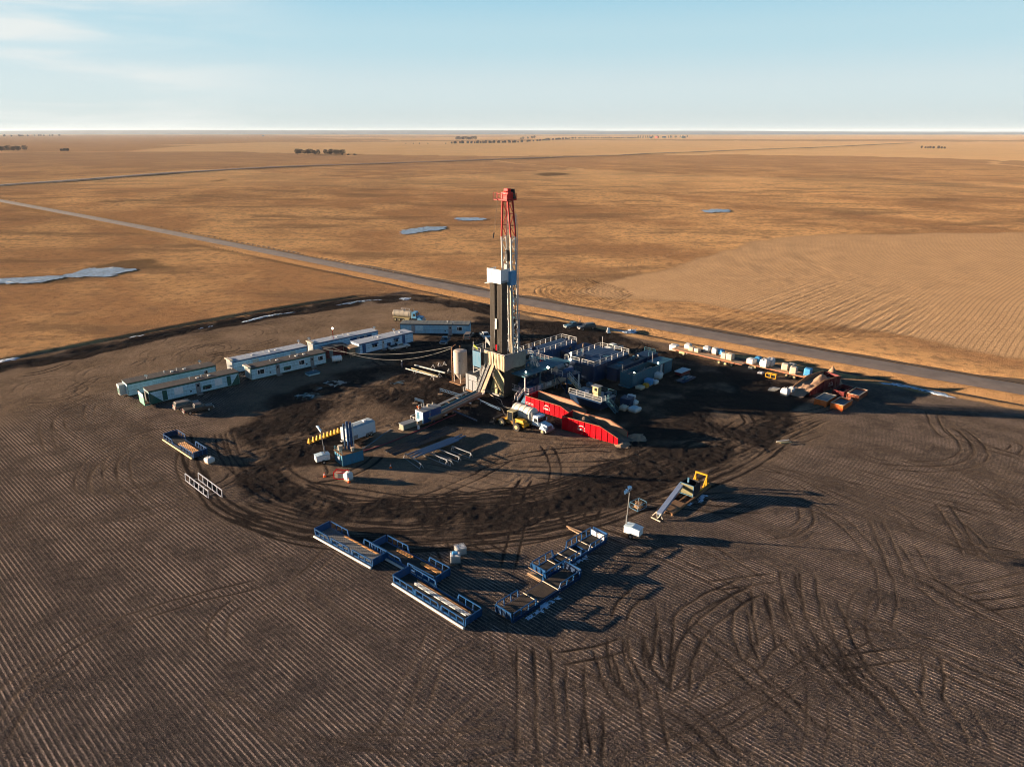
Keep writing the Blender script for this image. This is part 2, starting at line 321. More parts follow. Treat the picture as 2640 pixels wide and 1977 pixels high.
for L in [[(1400, 180), (1450, 320), (1520, 400), (1650, 450)], [(1600, 320), (1750, 430), (1840, 540), (1800, 620), (1600, 690), (1300, 700), (900, 660)], [(1560, 330), (1700, 480), (1690, 570), (1550, 640), (1200, 660)], [(900, 1100), (1000, 1300), (1100, 1560), (1150, 1700)],
          [(1180, 1320), (1290, 1500), (1400, 1700)], [(1470, 960), (1600, 1150), (1700, 1350), (1780, 1500)], [(1550, 1100), (1750, 1280), (1870, 1420)], [(1000, 1000), (1200, 1180), (1330, 1320)], [(1650, 740), (1900, 900), (2299, 1150)], [(1900, 520), (2050, 560), (2299, 620)],
          [(700, 520), (900, 620), (1130, 660)], [(0, 560), (150, 500), (330, 430), (480, 380)], [(-100, 500), (100, 440), (300, 340)], [(100, 1280), (280, 1200), (330, 1100), (300, 1000)], [(0, 1350), (230, 1300), (360, 1200)], [(2050, 460), (2150, 500), (2100, 560)]]: rut(z6(L), depth=0.11, m=0.4)
# looping tracks round the lease, random ones in the churned mud
base = [(585, 1110), (605, 1190), (690, 1270), (850, 1322), (1060, 1338), (1260, 1328), (1450, 1300), (1640, 1240), (1800, 1180), (1950, 1120), (2080, 1075)]
for k in range(52):
    i0 = random.randint(0, 5); i1 = random.randint(i0 + 3, len(base)); s = random.uniform(-8, 7); c = at(1330, 1080); out = []
    for q in base[i0:i1]:
        g = at(*q); d = (c - g).normalized(); g = g + d * (s + random.uniform(-1.5, 1.5)); out.append((g.x, g.y))
    rut(out, px=False, depth=random.uniform(0.06, 0.13), w=random.uniform(0.22, 0.34), m=random.uniform(0.2, 0.8))
for k in range(46):
    q = random.choice([(1750, 1160), (1850, 1110), (1950, 1090), (1660, 1230), (1550, 1270), (760, 1240), (690, 1190), (1260, 1355), (1720, 900), (640, 1160), (620, 1200)])
    g = at(q[0] + random.uniform(-70, 70), q[1] + random.uniform(-22, 22)); a = random.uniform(0, 6.28); L = [(g.x, g.y)]; cur = random.uniform(-0.5, 0.5)
    for j in range(random.randint(3, 6)): L.append((L[-1][0] + 2.6 * math.cos(a), L[-1][1] + 2.6 * math.sin(a))); a += cur
    rut(L, px=False, depth=random.uniform(0.08, 0.17), w=random.uniform(0.2, 0.32), m=0.9, dual=random.random() < 0.6)
for k in range(26):     # swirls where trucks turned, upper left and the whole near field
    q = random.choice([(560, 905), (640, 880), (760, 850), (880, 820), (1000, 800), (500, 920), (200, 980)]) if k < 20 else (random.uniform(1400, 2700), random.uniform(1350, 1950))
    g = at(q[0] + random.uniform(-60, 60), q[1] + random.uniform(-18, 18)); a = random.uniform(0, 6.28); L = [(g.x, g.y)]; cur = random.choice([-1, 1]) * random.uniform(0.15, 0.8)
    for j in range(random.randint(3, 9)): L.append((L[-1][0] + 3 * math.cos(a), L[-1][1] + 3 * math.sin(a))); a += cur
    rut(L, px=False, depth=random.uniform(0.05, 0.12), w=0.26, m=0.35)
for k in range(34):     # tractor lines and loops in the farmland beyond the road
    s = k * 1.4 if k < 16 else random.uniform(0, 60)
    if k < 16:
        g = at(1660, 752); rr = 6 + k * 1.7; L = [(g.x + rr * math.cos(t) * 1.2, g.y + rr * 0.85 * math.sin(t)) for t in np.arange(2.0, 4.6, 0.4)]
    else:
        g0 = at(1730 + (k - 16) * 34, 862 + random.uniform(-8, 16)); L = [(g0.x - 4, g0.y + 6), (g0.x - 3, g0.y + 1)] + [(g0.x + t * math.cos(fang), g0.y + t * math.sin(fang)) for t in (4, 20, 45, 80, 130)]
    rut(L, px=False, depth=0.14 if k < 16 else 0.20, w=0.38, m=0.35 if k < 16 else 0.25, gauge=1.3)
def walk(g, a, cur, n, st=3.0, **kw):
    L = [(g.x, g.y)]
    for j in range(n): L.append((L[-1][0] + st * math.cos(a), L[-1][1] + st * math.sin(a))); a += cur * random.uniform(.6, 1.2)
    rut(L, px=False, **kw)
for k in range(36):     # wheel marks fanning down from the lease over the near right of the field
    g = at(random.uniform(1250, 2300), random.uniform(1480, 1760)); aim = at(random.uniform(900, 2900), 2100); a = math.atan2(aim.y - g.y, aim.x - g.x)
    walk(g, a + random.uniform(-.3, .3), random.uniform(-.07, .07), random.randint(14, 26), depth=random.uniform(.04, .10), w=random.uniform(.17, .24), m=random.uniform(.1, .4))
for k in range(40):     # across the right of the field
    g = at(random.uniform(1750, 2700), random.uniform(1080, 1500)); walk(g, random.uniform(-1.2, -.3) + (math.pi if random.random() < .3 else 0), random.uniform(-.12, .12), random.randint(10, 20), depth=random.uniform(.05, .13), w=random.uniform(.18, .26), m=random.uniform(.1, .45))
for k in range(26):     # light tracks over the trodden lease
    g = at(random.uniform(900, 1650), random.uniform(1110, 1340)); walk(g, random.choice([R(47), R(-43), R(-80), R(-10)]) + random.uniform(-.3, .3), random.uniform(-.12, .12), random.randint(6, 14), depth=random.uniform(.05, .12), w=.24, m=random.uniform(.05, .6))
for k in range(22):     # left field
    g = at(random.uniform(50, 1000), random.uniform(1050, 1500)); walk(g, random.uniform(-.2, 1.0), random.uniform(-.08, .08), random.randint(8, 18), depth=random.uniform(.04, .09), w=.2, m=random.uniform(.1, .3))
for k in range(24):     # turning marks behind the trailers
    g = at(random.uniform(150, 1150), random.uniform(800, 1000)); walk(g, random.uniform(0, 6.28), random.choice([-1, 1]) * random.uniform(.15, .5), random.randint(4, 9), depth=random.uniform(.08, .16), w=.28, m=random.uniform(.2, .6))
Z += bermz * np.exp(-(carve / 0.02) ** 2) - carve
rough = np.clip(mud, 0, 1) * 0.7 + 0.25 * np.clip(pad + upl, 0, 1) + 0.1
nearw = sstep(330, 200, np.hypot(X, Y - 110))
Z += nearw * (rough * 0.11 * fbm(X, Y, 1.6, 70, 3) + 0.05 * fbm(X, Y, 0.7, 80, 2) * (0.3 + rough)) + sstep(40, 120, dr) * (1 - inside) * 0.16 * fbm(X, Y, 9, 90, 4) * sstep(1500, 500, Y)
# level the ground gently where heavy things stand on mats
mudf = np.clip(np.maximum(mud * np.clip(0.78 + 0.85 * fbm(X, Y, 6, 95, 5), 0, 1.1), track), 0, 1)
grassd = 0.5 + 0.75 * fbm(X + 0.5 * Y, Y * 0.6, 60, 120, 4)          # darker and lighter sward
def far_patch(pts, soft, v):
    global grassd
    grassd = np.where(poly_mask_far(pts, soft) > 0, grassd * (1 - poly_mask_far(pts, soft)) + v * poly_mask_far(pts, soft), grassd)
def poly_mask_far(pts, soft):
    P = [at(*p) for p in pts]; xs = [p.x for p in P]; ys = [p.y for p in P]
    w = (slice(max(0, np.searchsorted(gy, min(ys))), np.searchsorted(gy, max(ys)) + 1), slice(max(0, np.searchsorted(gx, min(xs))), np.searchsorted(gx, max(xs)) + 1)); x = X[w]; y = Y[w]
    out = np.zeros(X.shape)
    if x.size == 0: return out
    d, _ = dist_poly(x, y, P + [P[0]]); ins = np.zeros(x.shape, bool)
    for a, b in zip(P, P[1:] + P[:1]):
        c = ((a.y > y) != (b.y > y)); xi = (b.x - a.x) * (y - a.y) / ((b.y - a.y) or 1e-9) + a.x; ins ^= c & (x < xi)
    out[w] = ins * sstep(0, soft, d); return out
marsh = np.zeros(X.shape)
for pts in [[(-60, 715), (120, 700), (300, 668), (420, 660), (520, 690), (470, 722), (330, 705), (250, 730), (60, 748), (-60, 750)], [(1005, 590), (1060, 575), (1170, 570), (1190, 588), (1130, 600), (1060, 612), (1000, 606)], [(1740, 552), (1830, 538), (1900, 543), (1930, 552), (1850, 560), (1760, 562)],
            [(2420, 545), (2480, 540), (2540, 550), (2530, 562), (2460, 556)], [(1330, 452), (1400, 445), (1480, 446), (1510, 452), (1400, 459)], [(500, 466), (620, 459), (640, 466), (560, 474), (500, 472)], [(350, 462), (430, 458), (440, 466), (370, 469)], [(-40, 515), (60, 512), (40, 522), (-40, 524)], [(1960, 500), (2050, 496), (2100, 503), (2000, 508)], [(2360, 440), (2470, 436), (2500, 441), (2400, 446)]]:
    P = [at(*p) for p in pts]; sc = max(6.0, P[0].length / 28); k = poly_mask_far(pts, sc)
    marsh = np.maximum(marsh, k * np.clip(0.85 + 0.9 * fbm(X, Y, sc * 2.2, 150, 3), 0, 1))
ground_me = bpy.data.meshes.new('ground')
co = np.stack([X, Y, Z], -1).reshape(-1, 3)
i = (np.arange(NY - 1)[:, None] * NX + np.arange(NX - 1)[None, :]).ravel()
fc = np.stack([i, i + 1, i + 1 + NX, i + NX], -1)
ground_me.vertices.add(len(co)); ground_me.vertices.foreach_set('co', co.astype(np.float32).ravel())
ground_me.loops.add(fc.size); ground_me.loops.foreach_set('vertex_index', fc.astype(np.int32).ravel())
ground_me.polygons.add(len(fc)); ground_me.polygons.foreach_set('loop_start', np.arange(0, fc.size, 4, dtype=np.int32)); ground_me.polygons.foreach_set('loop_total', np.full(len(fc), 4, np.int32))
ground_me.polygons.foreach_set('use_smooth', np.ones(len(fc), bool)); ground_me.update(calc_edges=True)
def attr(name, arrs):
    a = ground_me.attributes.new(name, 'FLOAT_COLOR', 'POINT'); d = np.ones((co.shape[0], 4), np.float32)
    for k, v in enumerate(arrs): d[:, k] = np.asarray(v, np.float32).ravel()
    a.data.foreach_set('color', d.ravel())
farm = sstep(0.5, 0.5001, fld)
attr('gm', [mudf, rows * (1 - 0.6 * mudf) * (1 - 0.7 * np.clip(track, 0, 1)), np.clip(inside + fld, 0, 1), np.clip(pad + upl, 0, 1)])
# blocks of farmland far off: some stubble pale, some summerfallow brown
ca, sa = math.cos(R(46)), math.sin(R(46)); bu = (X * ca + Y * sa); bv = (-X * sa + Y * ca)
blk = np.zeros(X.shape); bi = np.floor(bu / 800 + 0.37 + 0.02 * vnoise(X, Y, 300, 8)).astype(np.int64); bj = np.floor(bv / 400 + 0.2).astype(np.int64)
hh = ((bi * 7919 + bj * 104729 + 17) * 2654435761 & 0xffffffff) / 0xffffffff
blk = hh * sstep(500, 900, Y)
for pts, v in [([(-400, 350), (700, 348), (900, 362), (500, 372), (200, 376), (-400, 382)], .1), ([(500, 376), (900, 368), (1500, 362), (2640, 366), (2900, 372), (2700, 418), (2200, 404), (1600, 399), (1300, 404), (900, 398), (300, 392)], .62), ([(-300, 398), (300, 391), (640, 392), (1150, 408), (700, 428), (330, 450), (-300, 486)], .9),
               ([(1420, 404), (1900, 398), (2400, 414), (2900, 440), (2900, 470), (2000, 462), (1500, 440), (1250, 415)], .2), ([(1000, 356), (1700, 350), (2900, 350), (2900, 357), (1700, 359), (1000, 362)], .7)]:
    k_ = poly_mask_far(pts, 30); blk = blk * (1 - (k_ > .5)) + v * (k_ > .5)
attr('gf', [np.clip(grassd, 0, 1), blk, verge, marsh])
ra = ground_me.attributes.new('rowp', 'FLOAT', 'POINT'); ra.data.foreach_set('value', rowp.astype(np.float32).ravel())
ground = bpy.data.objects.new('ground', ground_me); COL.objects.link(ground); ground['kind'] = 'structure'

class NG:
    """small node-graph writer"""
    def __init__(s, name):
        s.m = bpy.data.materials.new(name); s.m.use_nodes = True; s.n = s.m.node_tree.nodes; s.l = s.m.node_tree.links; s.p = s.n['Principled BSDF']
    def put(s, sock, v):
        if isinstance(v, (int, float)): sock.default_value = (v, v, v, 1) if sock.type == 'RGBA' else ((v, v, v) if sock.type == 'VECTOR' else v)
        elif isinstance(v, tuple): sock.default_value = v if len(v) != 3 or sock.type == 'VECTOR' else (*v, 1)
        else: s.l.new(v, sock)
    def math(s, op, a, b=0.0, c=None):
        m = s.n.new('ShaderNodeMath'); m.operation = op; s.put(m.inputs[0], a); s.put(m.inputs[1], b)
        if c is not None: s.put(m.inputs[2], c)
        return m.outputs[0]
    def vmath(s, op, a, b):
        m = s.n.new('ShaderNodeVectorMath'); m.operation = op; s.put(m.inputs[0], a); s.put(m.inputs[1], b); return m.outputs[0]
    def mix(s, f, a, b, t='MIX'):
        m = s.n.new('ShaderNodeMixRGB'); m.blend_type = t; s.put(m.inputs[0], f); s.put(m.inputs[1], a); s.put(m.inputs[2], b); return m.outputs[0]
    def noise(s, vec, sc, det=4, ro=0.55, dist=0.0, col=False):
        m = s.n.new('ShaderNodeTexNoise'); s.put(m.inputs['Vector'], vec); m.inputs['Scale'].default_value = sc; m.inputs['Detail'].default_value = det; m.inputs['Roughness'].default_value = ro; m.inputs['Distortion'].default_value = dist
        return m.outputs[1 if col else 0]
    def rng(s, v, a, b, c=0.0, d=1.0, sm=False):
        m = s.n.new('ShaderNodeMapRange'); s.put(m.inputs[0], v)
        if sm: m.interpolation_type = 'SMOOTHSTEP'
        for i, q in enumerate((a, b, c, d)): m.inputs[1 + i].default_value = q
        return m.outputs[0]
    def attr(s, name):
        a = s.n.new('ShaderNodeAttribute'); a.attribute_name = name; return a
    def sep(s, v):
        q = s.n.new('ShaderNodeSeparateXYZ' if v.type == 'VECTOR' else 'ShaderNodeSeparateColor'); s.l.new(v, q.inputs[0]); return q.outputs
    def comb(s, x, y, z):
        q = s.n.new('ShaderNodeCombineXYZ'); s.put(q.inputs[0], x); s.put(q.inputs[1], y); s.put(q.inputs[2], z); return q.outputs[0]
    def stalks(s, vec, k, fine=9.0):
        """standing stems: shading normals of the stem sides mixed with the soil's"""
        c = s.noise(vec, fine, 2, 0.6, col=True); q = s.vmath('SUBTRACT', c, (0.5, 0.5, 0.5)); q = s.vmath('MULTIPLY', q, s.comb(k, k, 0.0))
        g = s.n.new('ShaderNodeNewGeometry'); q = s.vmath('ADD', q, g.outputs['Normal']); m = s.n.new('ShaderNodeVectorMath'); m.operation = 'NORMALIZE'; s.l.new(q, m.inputs[0]); return m.outputs[0]
g = NG('soil_stubble_and_grass')
geo = g.n.new('ShaderNodeNewGeometry'); pos = geo.outputs['Position']
gm = g.attr('gm'); gmc = g.sep(gm.outputs['Color']); gf = g.attr('gf'); gfc = g.sep(gf.outputs['Color'])
mudA, rowA, farmA, padA = gmc[0], gmc[1], gmc[2], gm.outputs['Alpha']; grA, blkA, verA, farA = gfc[0], gfc[1], gfc[2], gf.outputs['Alpha']
rp = g.attr('rowp').outputs['Fac']
nb = g.noise(pos, 1.1, 4, 0.6); ns = g.noise(pos, 4.5, 4, 0.65); nf = g.noise(pos, 16, 3, 0.7); nl = g.noise(pos, 0.09, 5, 0.6); nl2 = g.noise(pos, 0.018, 6, 0.6)
ph = g.math('ADD', g.math('MULTIPLY', rp, 2 * math.pi / 0.50), g.math('ADD', g.math('MULTIPLY', nb, 0.8), g.math('MULTIPLY', ns, 1.2)))
row = g.math('ADD', g.math('MULTIPLY', g.math('SINE', ph), 0.5), 0.5)                       # 1 on a stubble row, 0 between rows
band = g.math('ADD', g.math('ADD', 0.62, g.math('MULTIPLY', g.math('SINE', g.math('ADD', g.math('MULTIPLY', rp, 2 * math.pi / 6.7), nl)), 0.22)), g.math('MULTIPLY', g.math('SINE', g.math('MULTIPLY', rp, 2 * math.pi / 23.0)), 0.16))   # seeder passes
rowm = g.math('MULTIPLY', g.rng(row, 0.55, 0.95, 0, 1, True), g.rng(nf, 0.38, 0.6, 0.2, 1))
straw = g.mix(g.rng(nf, 0.40, 0.62), (0.12, 0.095, 0.085), (0.50, 0.38, 0.31))
soil = g.mix(nb, (0.011, 0.0115, 0.0135), (0.032, 0.028, 0.029))
scat = g.math('MULTIPLY', g.rng(nf, 0.50, 0.66), g.rng(nb, 0.35, 0.65, 0.3, 1.0))                # loose chaff and residue
patchy = g.rng(g.noise(pos, 0.16, 4, 0.6), 0.38, 0.56, 0.15, 1.25)
band = g.math('MULTIPLY', band, patchy)
rowmix = g.math('ADD', g.math('MULTIPLY', g.math('MULTIPLY', rowm, rowA), band), g.math('MULTIPLY', scat, 0.5))
stub = g.mix(g.math('MINIMUM', rowmix, 1.0), soil, straw)
loose = g.mix(g.math('MULTIPLY', scat, 0.9), g.mix(g.rng(nl, 0.35, 0.65), (0.042, 0.031, 0.025), (0.125, 0.090, 0.066)), (0.36, 0.265, 0.19))
fieldc = g.mix(g.math('MULTIPLY', rowA, 0.92), loose, stub)
grass = g.mix(g.rng(g.math('ADD', g.math('MULTIPLY', nl2, 0.6), g.math('MULTIPLY', grA, 0.45)), 0.42, 0.64), (0.38, 0.18, 0.080), (0.95, 0.54, 0.235))
grass = g.mix(g.rng(ns, 0.42, 0.62, 0, 0.5), grass, (0.20, 0.105, 0.055)); grass = g.mix(g.rng(nl, 0.52, 0.68, 0, 0.7), grass, (0.20, 0.115, 0.07))
grass = g.mix(g.rng(nf, 0.5, 0.75, 0, 0.5), grass, (0.70, 0.46, 0.25))
nm_ = g.noise(pos, 0.30, 7, 0.72); nv = g.noise(g.vmath('MULTIPLY', pos, (0.35, 1.0, 1.0)), 0.028, 6, 0.65)
grass = g.mix(g.rng(nm_, 0.50, 0.60, 0, 0.8), grass, (0.20, 0.105, 0.06)); grass = g.mix(g.rng(nv, 0.52, 0.62, 0, 0.8), grass, (0.15, 0.085, 0.052)); grass = g.mix(g.rng(nm_, 0.40, 0.28, 0, 0.6), grass, (0.74, 0.45, 0.21))
crop = g.mix(g.rng(blkA, 0.38, 0.42), (0.42, 0.235, 0.125), (0.92, 0.60, 0.31)); crop = g.mix(g.rng(blkA, 0.80, 0.82), crop, (0.36, 0.21, 0.125))
crop = g.mix(g.rng(nl2, 0.35, 0.7, 0, 0.35), crop, (0.50, 0.31, 0.17))
farW = g.rng(g.sep(pos)[1], 600, 1500)
grass = g.mix(g.math('MULTIPLY', farW, 0.8), grass, crop)
grass = g.mix(g.rng(farA, 0.25, 0.75, 0, 0.92, True), grass, (0.075, 0.046, 0.030))
grass = g.mix(g.math('MULTIPLY', verA, 0.75), grass, g.mix(ns, (0.16, 0.085, 0.042), (0.42, 0.235, 0.11)))
fieldc = g.mix(g.rng(padA, 0, 1, 0, 0.35), fieldc, loose)
farmfar = g.math('MULTIPLY', farmA, g.rng(g.sep(pos)[1], 0, 1, 1, 1)) if False else farmA
col = g.mix(farmA, grass, fieldc)
# the drilled farmland beyond the road is straw-bright
beyond = g.n.new('ShaderNodeSeparateXYZ'); g.l.new(pos, beyond.inputs[0])
bright = g.math('MULTIPLY', g.rng(g.math('ADD', g.math('MULTIPLY', beyond.outputs[0], 0.66), g.math('MULTIPLY', beyond.outputs[1], 0.75)), 184, 191, 0, 1, True), farmA)
col = g.mix(g.math('MULTIPLY', bright, 0.8), col, g.mix(g.math('MULTIPLY', g.rng(row, 0.72, 0.98), rowA), g.mix(nl, (0.46, 0.28, 0.15), (0.74, 0.46, 0.25)), (0.31, 0.19, 0.11)))
mudc = g.mix(g.rng(ns, 0.35, 0.65), (0.010, 0.0088, 0.0085), (0.030, 0.0225, 0.019)); mudc = g.mix(g.rng(nf, 0.58, 0.70, 0, 0.45), mudc, (0.16, 0.115, 0.085))
mudc = g.mix(g.rng(nb, 0.62, 0.76, 0, 0.4), mudc, (0.07, 0.052, 0.04))
mm = g.rng(g.math('ADD', mudA, g.math('MULTIPLY', g.math('SUBTRACT', nb, 0.5), 0.5)), 0.12, 0.68, 0, 1, True)
col = g.mix(mm, col, mudc)
g.put(g.p.inputs['Base Color'], col)
g.put(g.p.inputs['Roughness'], g.mix(g.math('MULTIPLY', mm, g.rng(ns, 0.4, 0.6, 0.2, 1)), 0.95, 0.62)); g.p.inputs['Specular IOR Level'].default_value = 0.0
kk = g.math('ADD', g.math('MULTIPLY', g.math('SUBTRACT', 1.0, farmA), 26.0), g.math('ADD', g.math('MULTIPLY', bright, 18.0), 2.2)); kk = g.math('MULTIPLY', kk, g.math('SUBTRACT', 1.0, g.math('MULTIPLY', mm, 0.75)))
kk = g.math('ADD', kk, g.math('MULTIPLY', g.math('MULTIPLY', rowm, rowA), 7.0))
grz = g.math('MULTIPLY', g.math('SUBTRACT', 1.0, mm), g.math('ADD', g.math('SUBTRACT', 1.0, farmA), g.math('ADD', g.math('MULTIPLY', bright, 0.8), 0.12)))
g.put(g.p.inputs['Sheen Weight'], grz); g.p.inputs['Sheen Roughness'].default_value = 0.35; g.put(g.p.inputs['Sheen Tint'], g.mix(0.35, col, (0.9, 0.6, 0.3)))
stn = g.stalks(pos, kk, 7.0)
hgt = g.math('ADD', g.math('MULTIPLY', g.math('MULTIPLY', row, g.math('MULTIPLY', rowA, g.math('SUBTRACT', 1.0, bright))), 0.035), g.math('ADD', g.math('MULTIPLY', nb, 0.12), g.math('ADD', g.math('MULTIPLY', ns, 0.07), g.math('MULTIPLY', nf, 0.03))))
bp = g.n.new('ShaderNodeBump'); bp.inputs['Strength'].default_value = 0.75; bp.inputs['Distance'].default_value = 1.0; g.put(bp.inputs['Height'], hgt); g.put(bp.inputs['Normal'], stn)
g.put(g.p.inputs['Normal'], bp.outputs[0])
ground_me.materials.append(g.m)

# ------------------------------------------------------------------ road, far road, ice, hills
def drape(name, m, line, hw, lift=0.05, crown=0.12, step=6.0, edge=0.0, cuts=(-1, -0.6, 0, 0.6, 1)):
    P = smooth_line([Vector((p[0], p[1], 0)) for p in line], 10); Q = [P[0]]
    for p in P[1:]:
        if (p - Q[-1]).length > step * max(1, Q[-1].length / 350): Q.append(p)
    Q.append(P[-1]); mb = MB(); nx = len(cuts)
    for i, p in enumerate(Q):
        d = (Q[min(i + 1, len(Q) - 1)] - Q[max(i - 1, 0)]).normalized(); n = Vector((-d.y, d.x, 0))
        wv = hw * (1 + edge * vnoise(p.x, p.y, 12, 5).item() if edge else 1)
        for c in cuts:
            q = p + n * c * wv; z = hz_at(q.x, q.y) + lift + max(0, (p.length - 500)) * 0.0006
            mb.v.append((q.x, q.y, z + crown * (1 - c * c)))
    for i in range(len(Q) - 1):
        for k in range(nx - 1): mb.f.append((i * nx + k, i * nx + k + 1, (i + 1) * nx + k + 1, (i + 1) * nx + k)); mb.smooth.append(True)
    return mb.build(name, m)
gr = NG('gravel'); pos_ = gr.n.new('ShaderNodeNewGeometry').outputs['Position']
a1 = gr.noise(pos_, 0.25, 5, 0.6); a2 = gr.noise(pos_, 6, 4, 0.7)
sx = gr.n.new('ShaderNodeSeparateXYZ'); gr.l.new(pos_, sx.inputs[0])
gc = gr.mix(gr.rng(a1, 0.35, 0.65), (0.115, 0.086, 0.070), (0.185, 0.140, 0.112)); gc = gr.mix(gr.rng(a2, 0.4, 0.7, 0, 0.5), gc, (0.11, 0.085, 0.07))
gr.put(gr.p.inputs['Base Color'], gc); gr.p.inputs['Roughness'].default_value = 0.9
gr.put(gr.p.inputs['Normal'], gr.stalks(pos_, 1.1, 9.0))
M_gravel = gr.m
rd = drape('gravel_road', M_gravel, ROAD, 4.1, 0.06, 0.12); rd['kind'] = 'structure'
tr = mat('packed_tracks', (0.16, 0.12, 0.095), 0.9, dirt=0.5)
for k, off in enumerate((-1.6, 0.9)):
    L = smooth_line([Vector((p[0], p[1], 0)) for p in ROAD[2:]], 4)
FR = [at(*p) for p in [(-600, 530), (0, 478), (340, 455), (680, 433), (1000, 421), (1320, 411), (1700, 396), (2000, 385), (2350, 371)]]
fr = drape('gravel_road', M_gravel, FR, 6.5, 0.5, 0.3, step=16); fr['kind'] = 'structure'
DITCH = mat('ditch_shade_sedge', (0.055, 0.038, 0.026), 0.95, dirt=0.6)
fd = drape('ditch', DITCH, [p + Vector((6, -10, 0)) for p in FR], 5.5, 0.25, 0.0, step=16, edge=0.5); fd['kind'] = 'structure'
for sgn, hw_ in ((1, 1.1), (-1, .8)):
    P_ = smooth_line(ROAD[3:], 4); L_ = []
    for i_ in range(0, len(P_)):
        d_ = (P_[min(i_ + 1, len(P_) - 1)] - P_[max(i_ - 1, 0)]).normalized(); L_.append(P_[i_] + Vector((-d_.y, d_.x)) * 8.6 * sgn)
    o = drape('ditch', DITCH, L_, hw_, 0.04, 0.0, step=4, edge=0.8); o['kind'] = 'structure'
# approach ramp from the lease to the road
ap = [at(*p) for p in [(1560, 905), (1640, 885), (1700, 868), (1760, 862)]]
# ice and old snow
ice = NG('ice'); ip = ice.n.new('ShaderNodeNewGeometry').outputs['Position']; i1 = ice.noise(ip, 0.5, 5, 0.65); i2 = ice.noise(ip, 3, 4, 0.7)
ice.put(ice.p.inputs['Base Color'], ice.mix(ice.rng(ice.math('ADD', ice.math('MULTIPLY', i1, 0.6), ice.math('MULTIPLY', i2, 0.4)), 0.4, 0.6), (0.15, 0.19, 0.26), (0.38, 0.43, 0.51)))
ice_c = ice.mix(ice.rng(ice.noise(ip, 0.9, 6, 0.75), 0.50, 0.58), (0, 0, 0), (1, 1, 1))
ice.put(ice.p.inputs['Base Color'], ice.mix(ice_c, ice.mix(ice.rng(i1, 0.4, 0.6), (0.13, 0.18, 0.25), (0.30, 0.36, 0.45)), (0.11, 0.085, 0.07)))
ice.p.inputs['Roughness'].default_value = 0.35; ib = ice.n.new('ShaderNodeBump'); ib.inputs['Strength'].default_value = 0.5; ib.inputs['Distance'].default_value = 0.05; ice.put(ib.inputs['Height'], i2); ice.put(ice.p.inputs['Normal'], ib.outputs[0])
sn = NG('old_shaded_snow'); spn = sn.n.new('ShaderNodeNewGeometry').outputs['Position']
sn.put(sn.p.inputs['Base Color'], sn.mix(sn.rng(sn.noise(spn, 1.6, 6, 0.75), 0.50, 0.56), (0.38, 0.47, 0.58), (0.06, 0.048, 0.04))); sn.p.inputs['Roughness'].default_value = 0.9; snow = sn.m  # blue of the shaded ditch is put into the snow's colour
dark_sedge = mat('wet_sedge', (0.085, 0.055, 0.036), 0.95, dirt=0.6, scale=0.3, bump=0.6)
def patch(name, m, pts, lift=0.06, jag=0.5, sub=26, thick=0.0, js=3.0):
    P = [at(*p) for p in pts]; n = len(P); ring = []
    for a, b in zip(P, P[1:] + P[:1]):
        for k in range(sub): ring.append(a.lerp(b, k / sub))
    c = sum(ring, Vector()) / len(ring); mb = MB(); rings = [1.0, 0.82, 0.55, 0.25]
    out = []
    for p in ring:
        e = (p - c); q = p + Vector((float(vnoise(p.x, p.y, js, 7) + 1.1 * vnoise(p.x, p.y, js / 4, 5)), float(vnoise(p.x, p.y, js, 8) + 1.1 * vnoise(p.x, p.y, js / 4, 6)), 0)) * jag; out.append(q)
    N = len(out)
    for s in rings:
        for q in out:
            v = c.lerp(q, s); mb.v.append((v.x, v.y, hz_at(v.x, v.y) + lift + thick * (1 - s * s)))
    mb.v.append((c.x, c.y, hz_at(c.x, c.y) + lift + thick))
    for r_ in range(3):
        for k in range(N): mb.f.append((r_ * N + k, r_ * N + (k + 1) % N, (r_ + 1) * N + (k + 1) % N, (r_ + 1) * N + k)); mb.smooth.append(True)
    for k in range(N): mb.f.append((3 * N + k, 3 * N + (k + 1) % N, 4 * N)); mb.smooth.append(True)
    return mb.build(name, m)
for nm, m, pts, lf, jg in [
    ('frozen_pond', ice.m, [(-60, 722), (60, 718), (170, 712), (230, 695), (290, 691), (350, 693), (330, 704), (270, 714), (190, 716), (90, 730), (-60, 738)], 0.22, 2.0),
    ('frozen_pond', ice.m, [(1022, 603), (1060, 592), (1110, 586), (1152, 586), (1146, 594), (1100, 600), (1050, 606)], 0.25, 2.0),
    ('frozen_pond', ice.m, [(1166, 566), (1200, 562), (1250, 564), (1245, 570), (1180, 571)], 0.25, 2.0),
    ('frozen_pond', ice.m, [(1800, 547), (1850, 542), (1885, 545), (1870, 549), (1830, 552)], 0.3, 2.0),
]:
    o = patch(nm, m, pts, lf, jg, js=6); o['kind'] = 'structure'
SNOWS = [([(1015, 770), (1060, 764), (1080, 768), (1040, 774)], 'a'), ([(800, 794), (870, 780), (930, 771), (1000, 766), (1040, 763), (1000, 772), (930, 778), (870, 788)], 'b'), ([(620, 826), (680, 813), (760, 800), (770, 803), (690, 818), (625, 832)], 'c'),
         ([(470, 853), (540, 838), (590, 831), (560, 840), (500, 852)], 'd'), ([(1590, 846), (1640, 847), (1640, 858), (1610, 860)], 'e'), ([(0, 928), (40, 921), (60, 921), (30, 930), (0, 935)], 'f'), ([(300, 878), (350, 867), (400, 859), (360, 872)], 'g'),
         ([(2270, 986), (2330, 990), (2400, 1006), (2470, 1026), (2440, 1022), (2350, 1002)], 'h')]
for i, (pts, _) in enumerate(SNOWS):
    o = patch('snow_drift', snow, pts, 0.03, 0.5, thick=0.14, js=1.5); o['kind'] = 'structure'
def zC(x, y): return (1240 + x / 5.027, 1340 + y / 5.027)
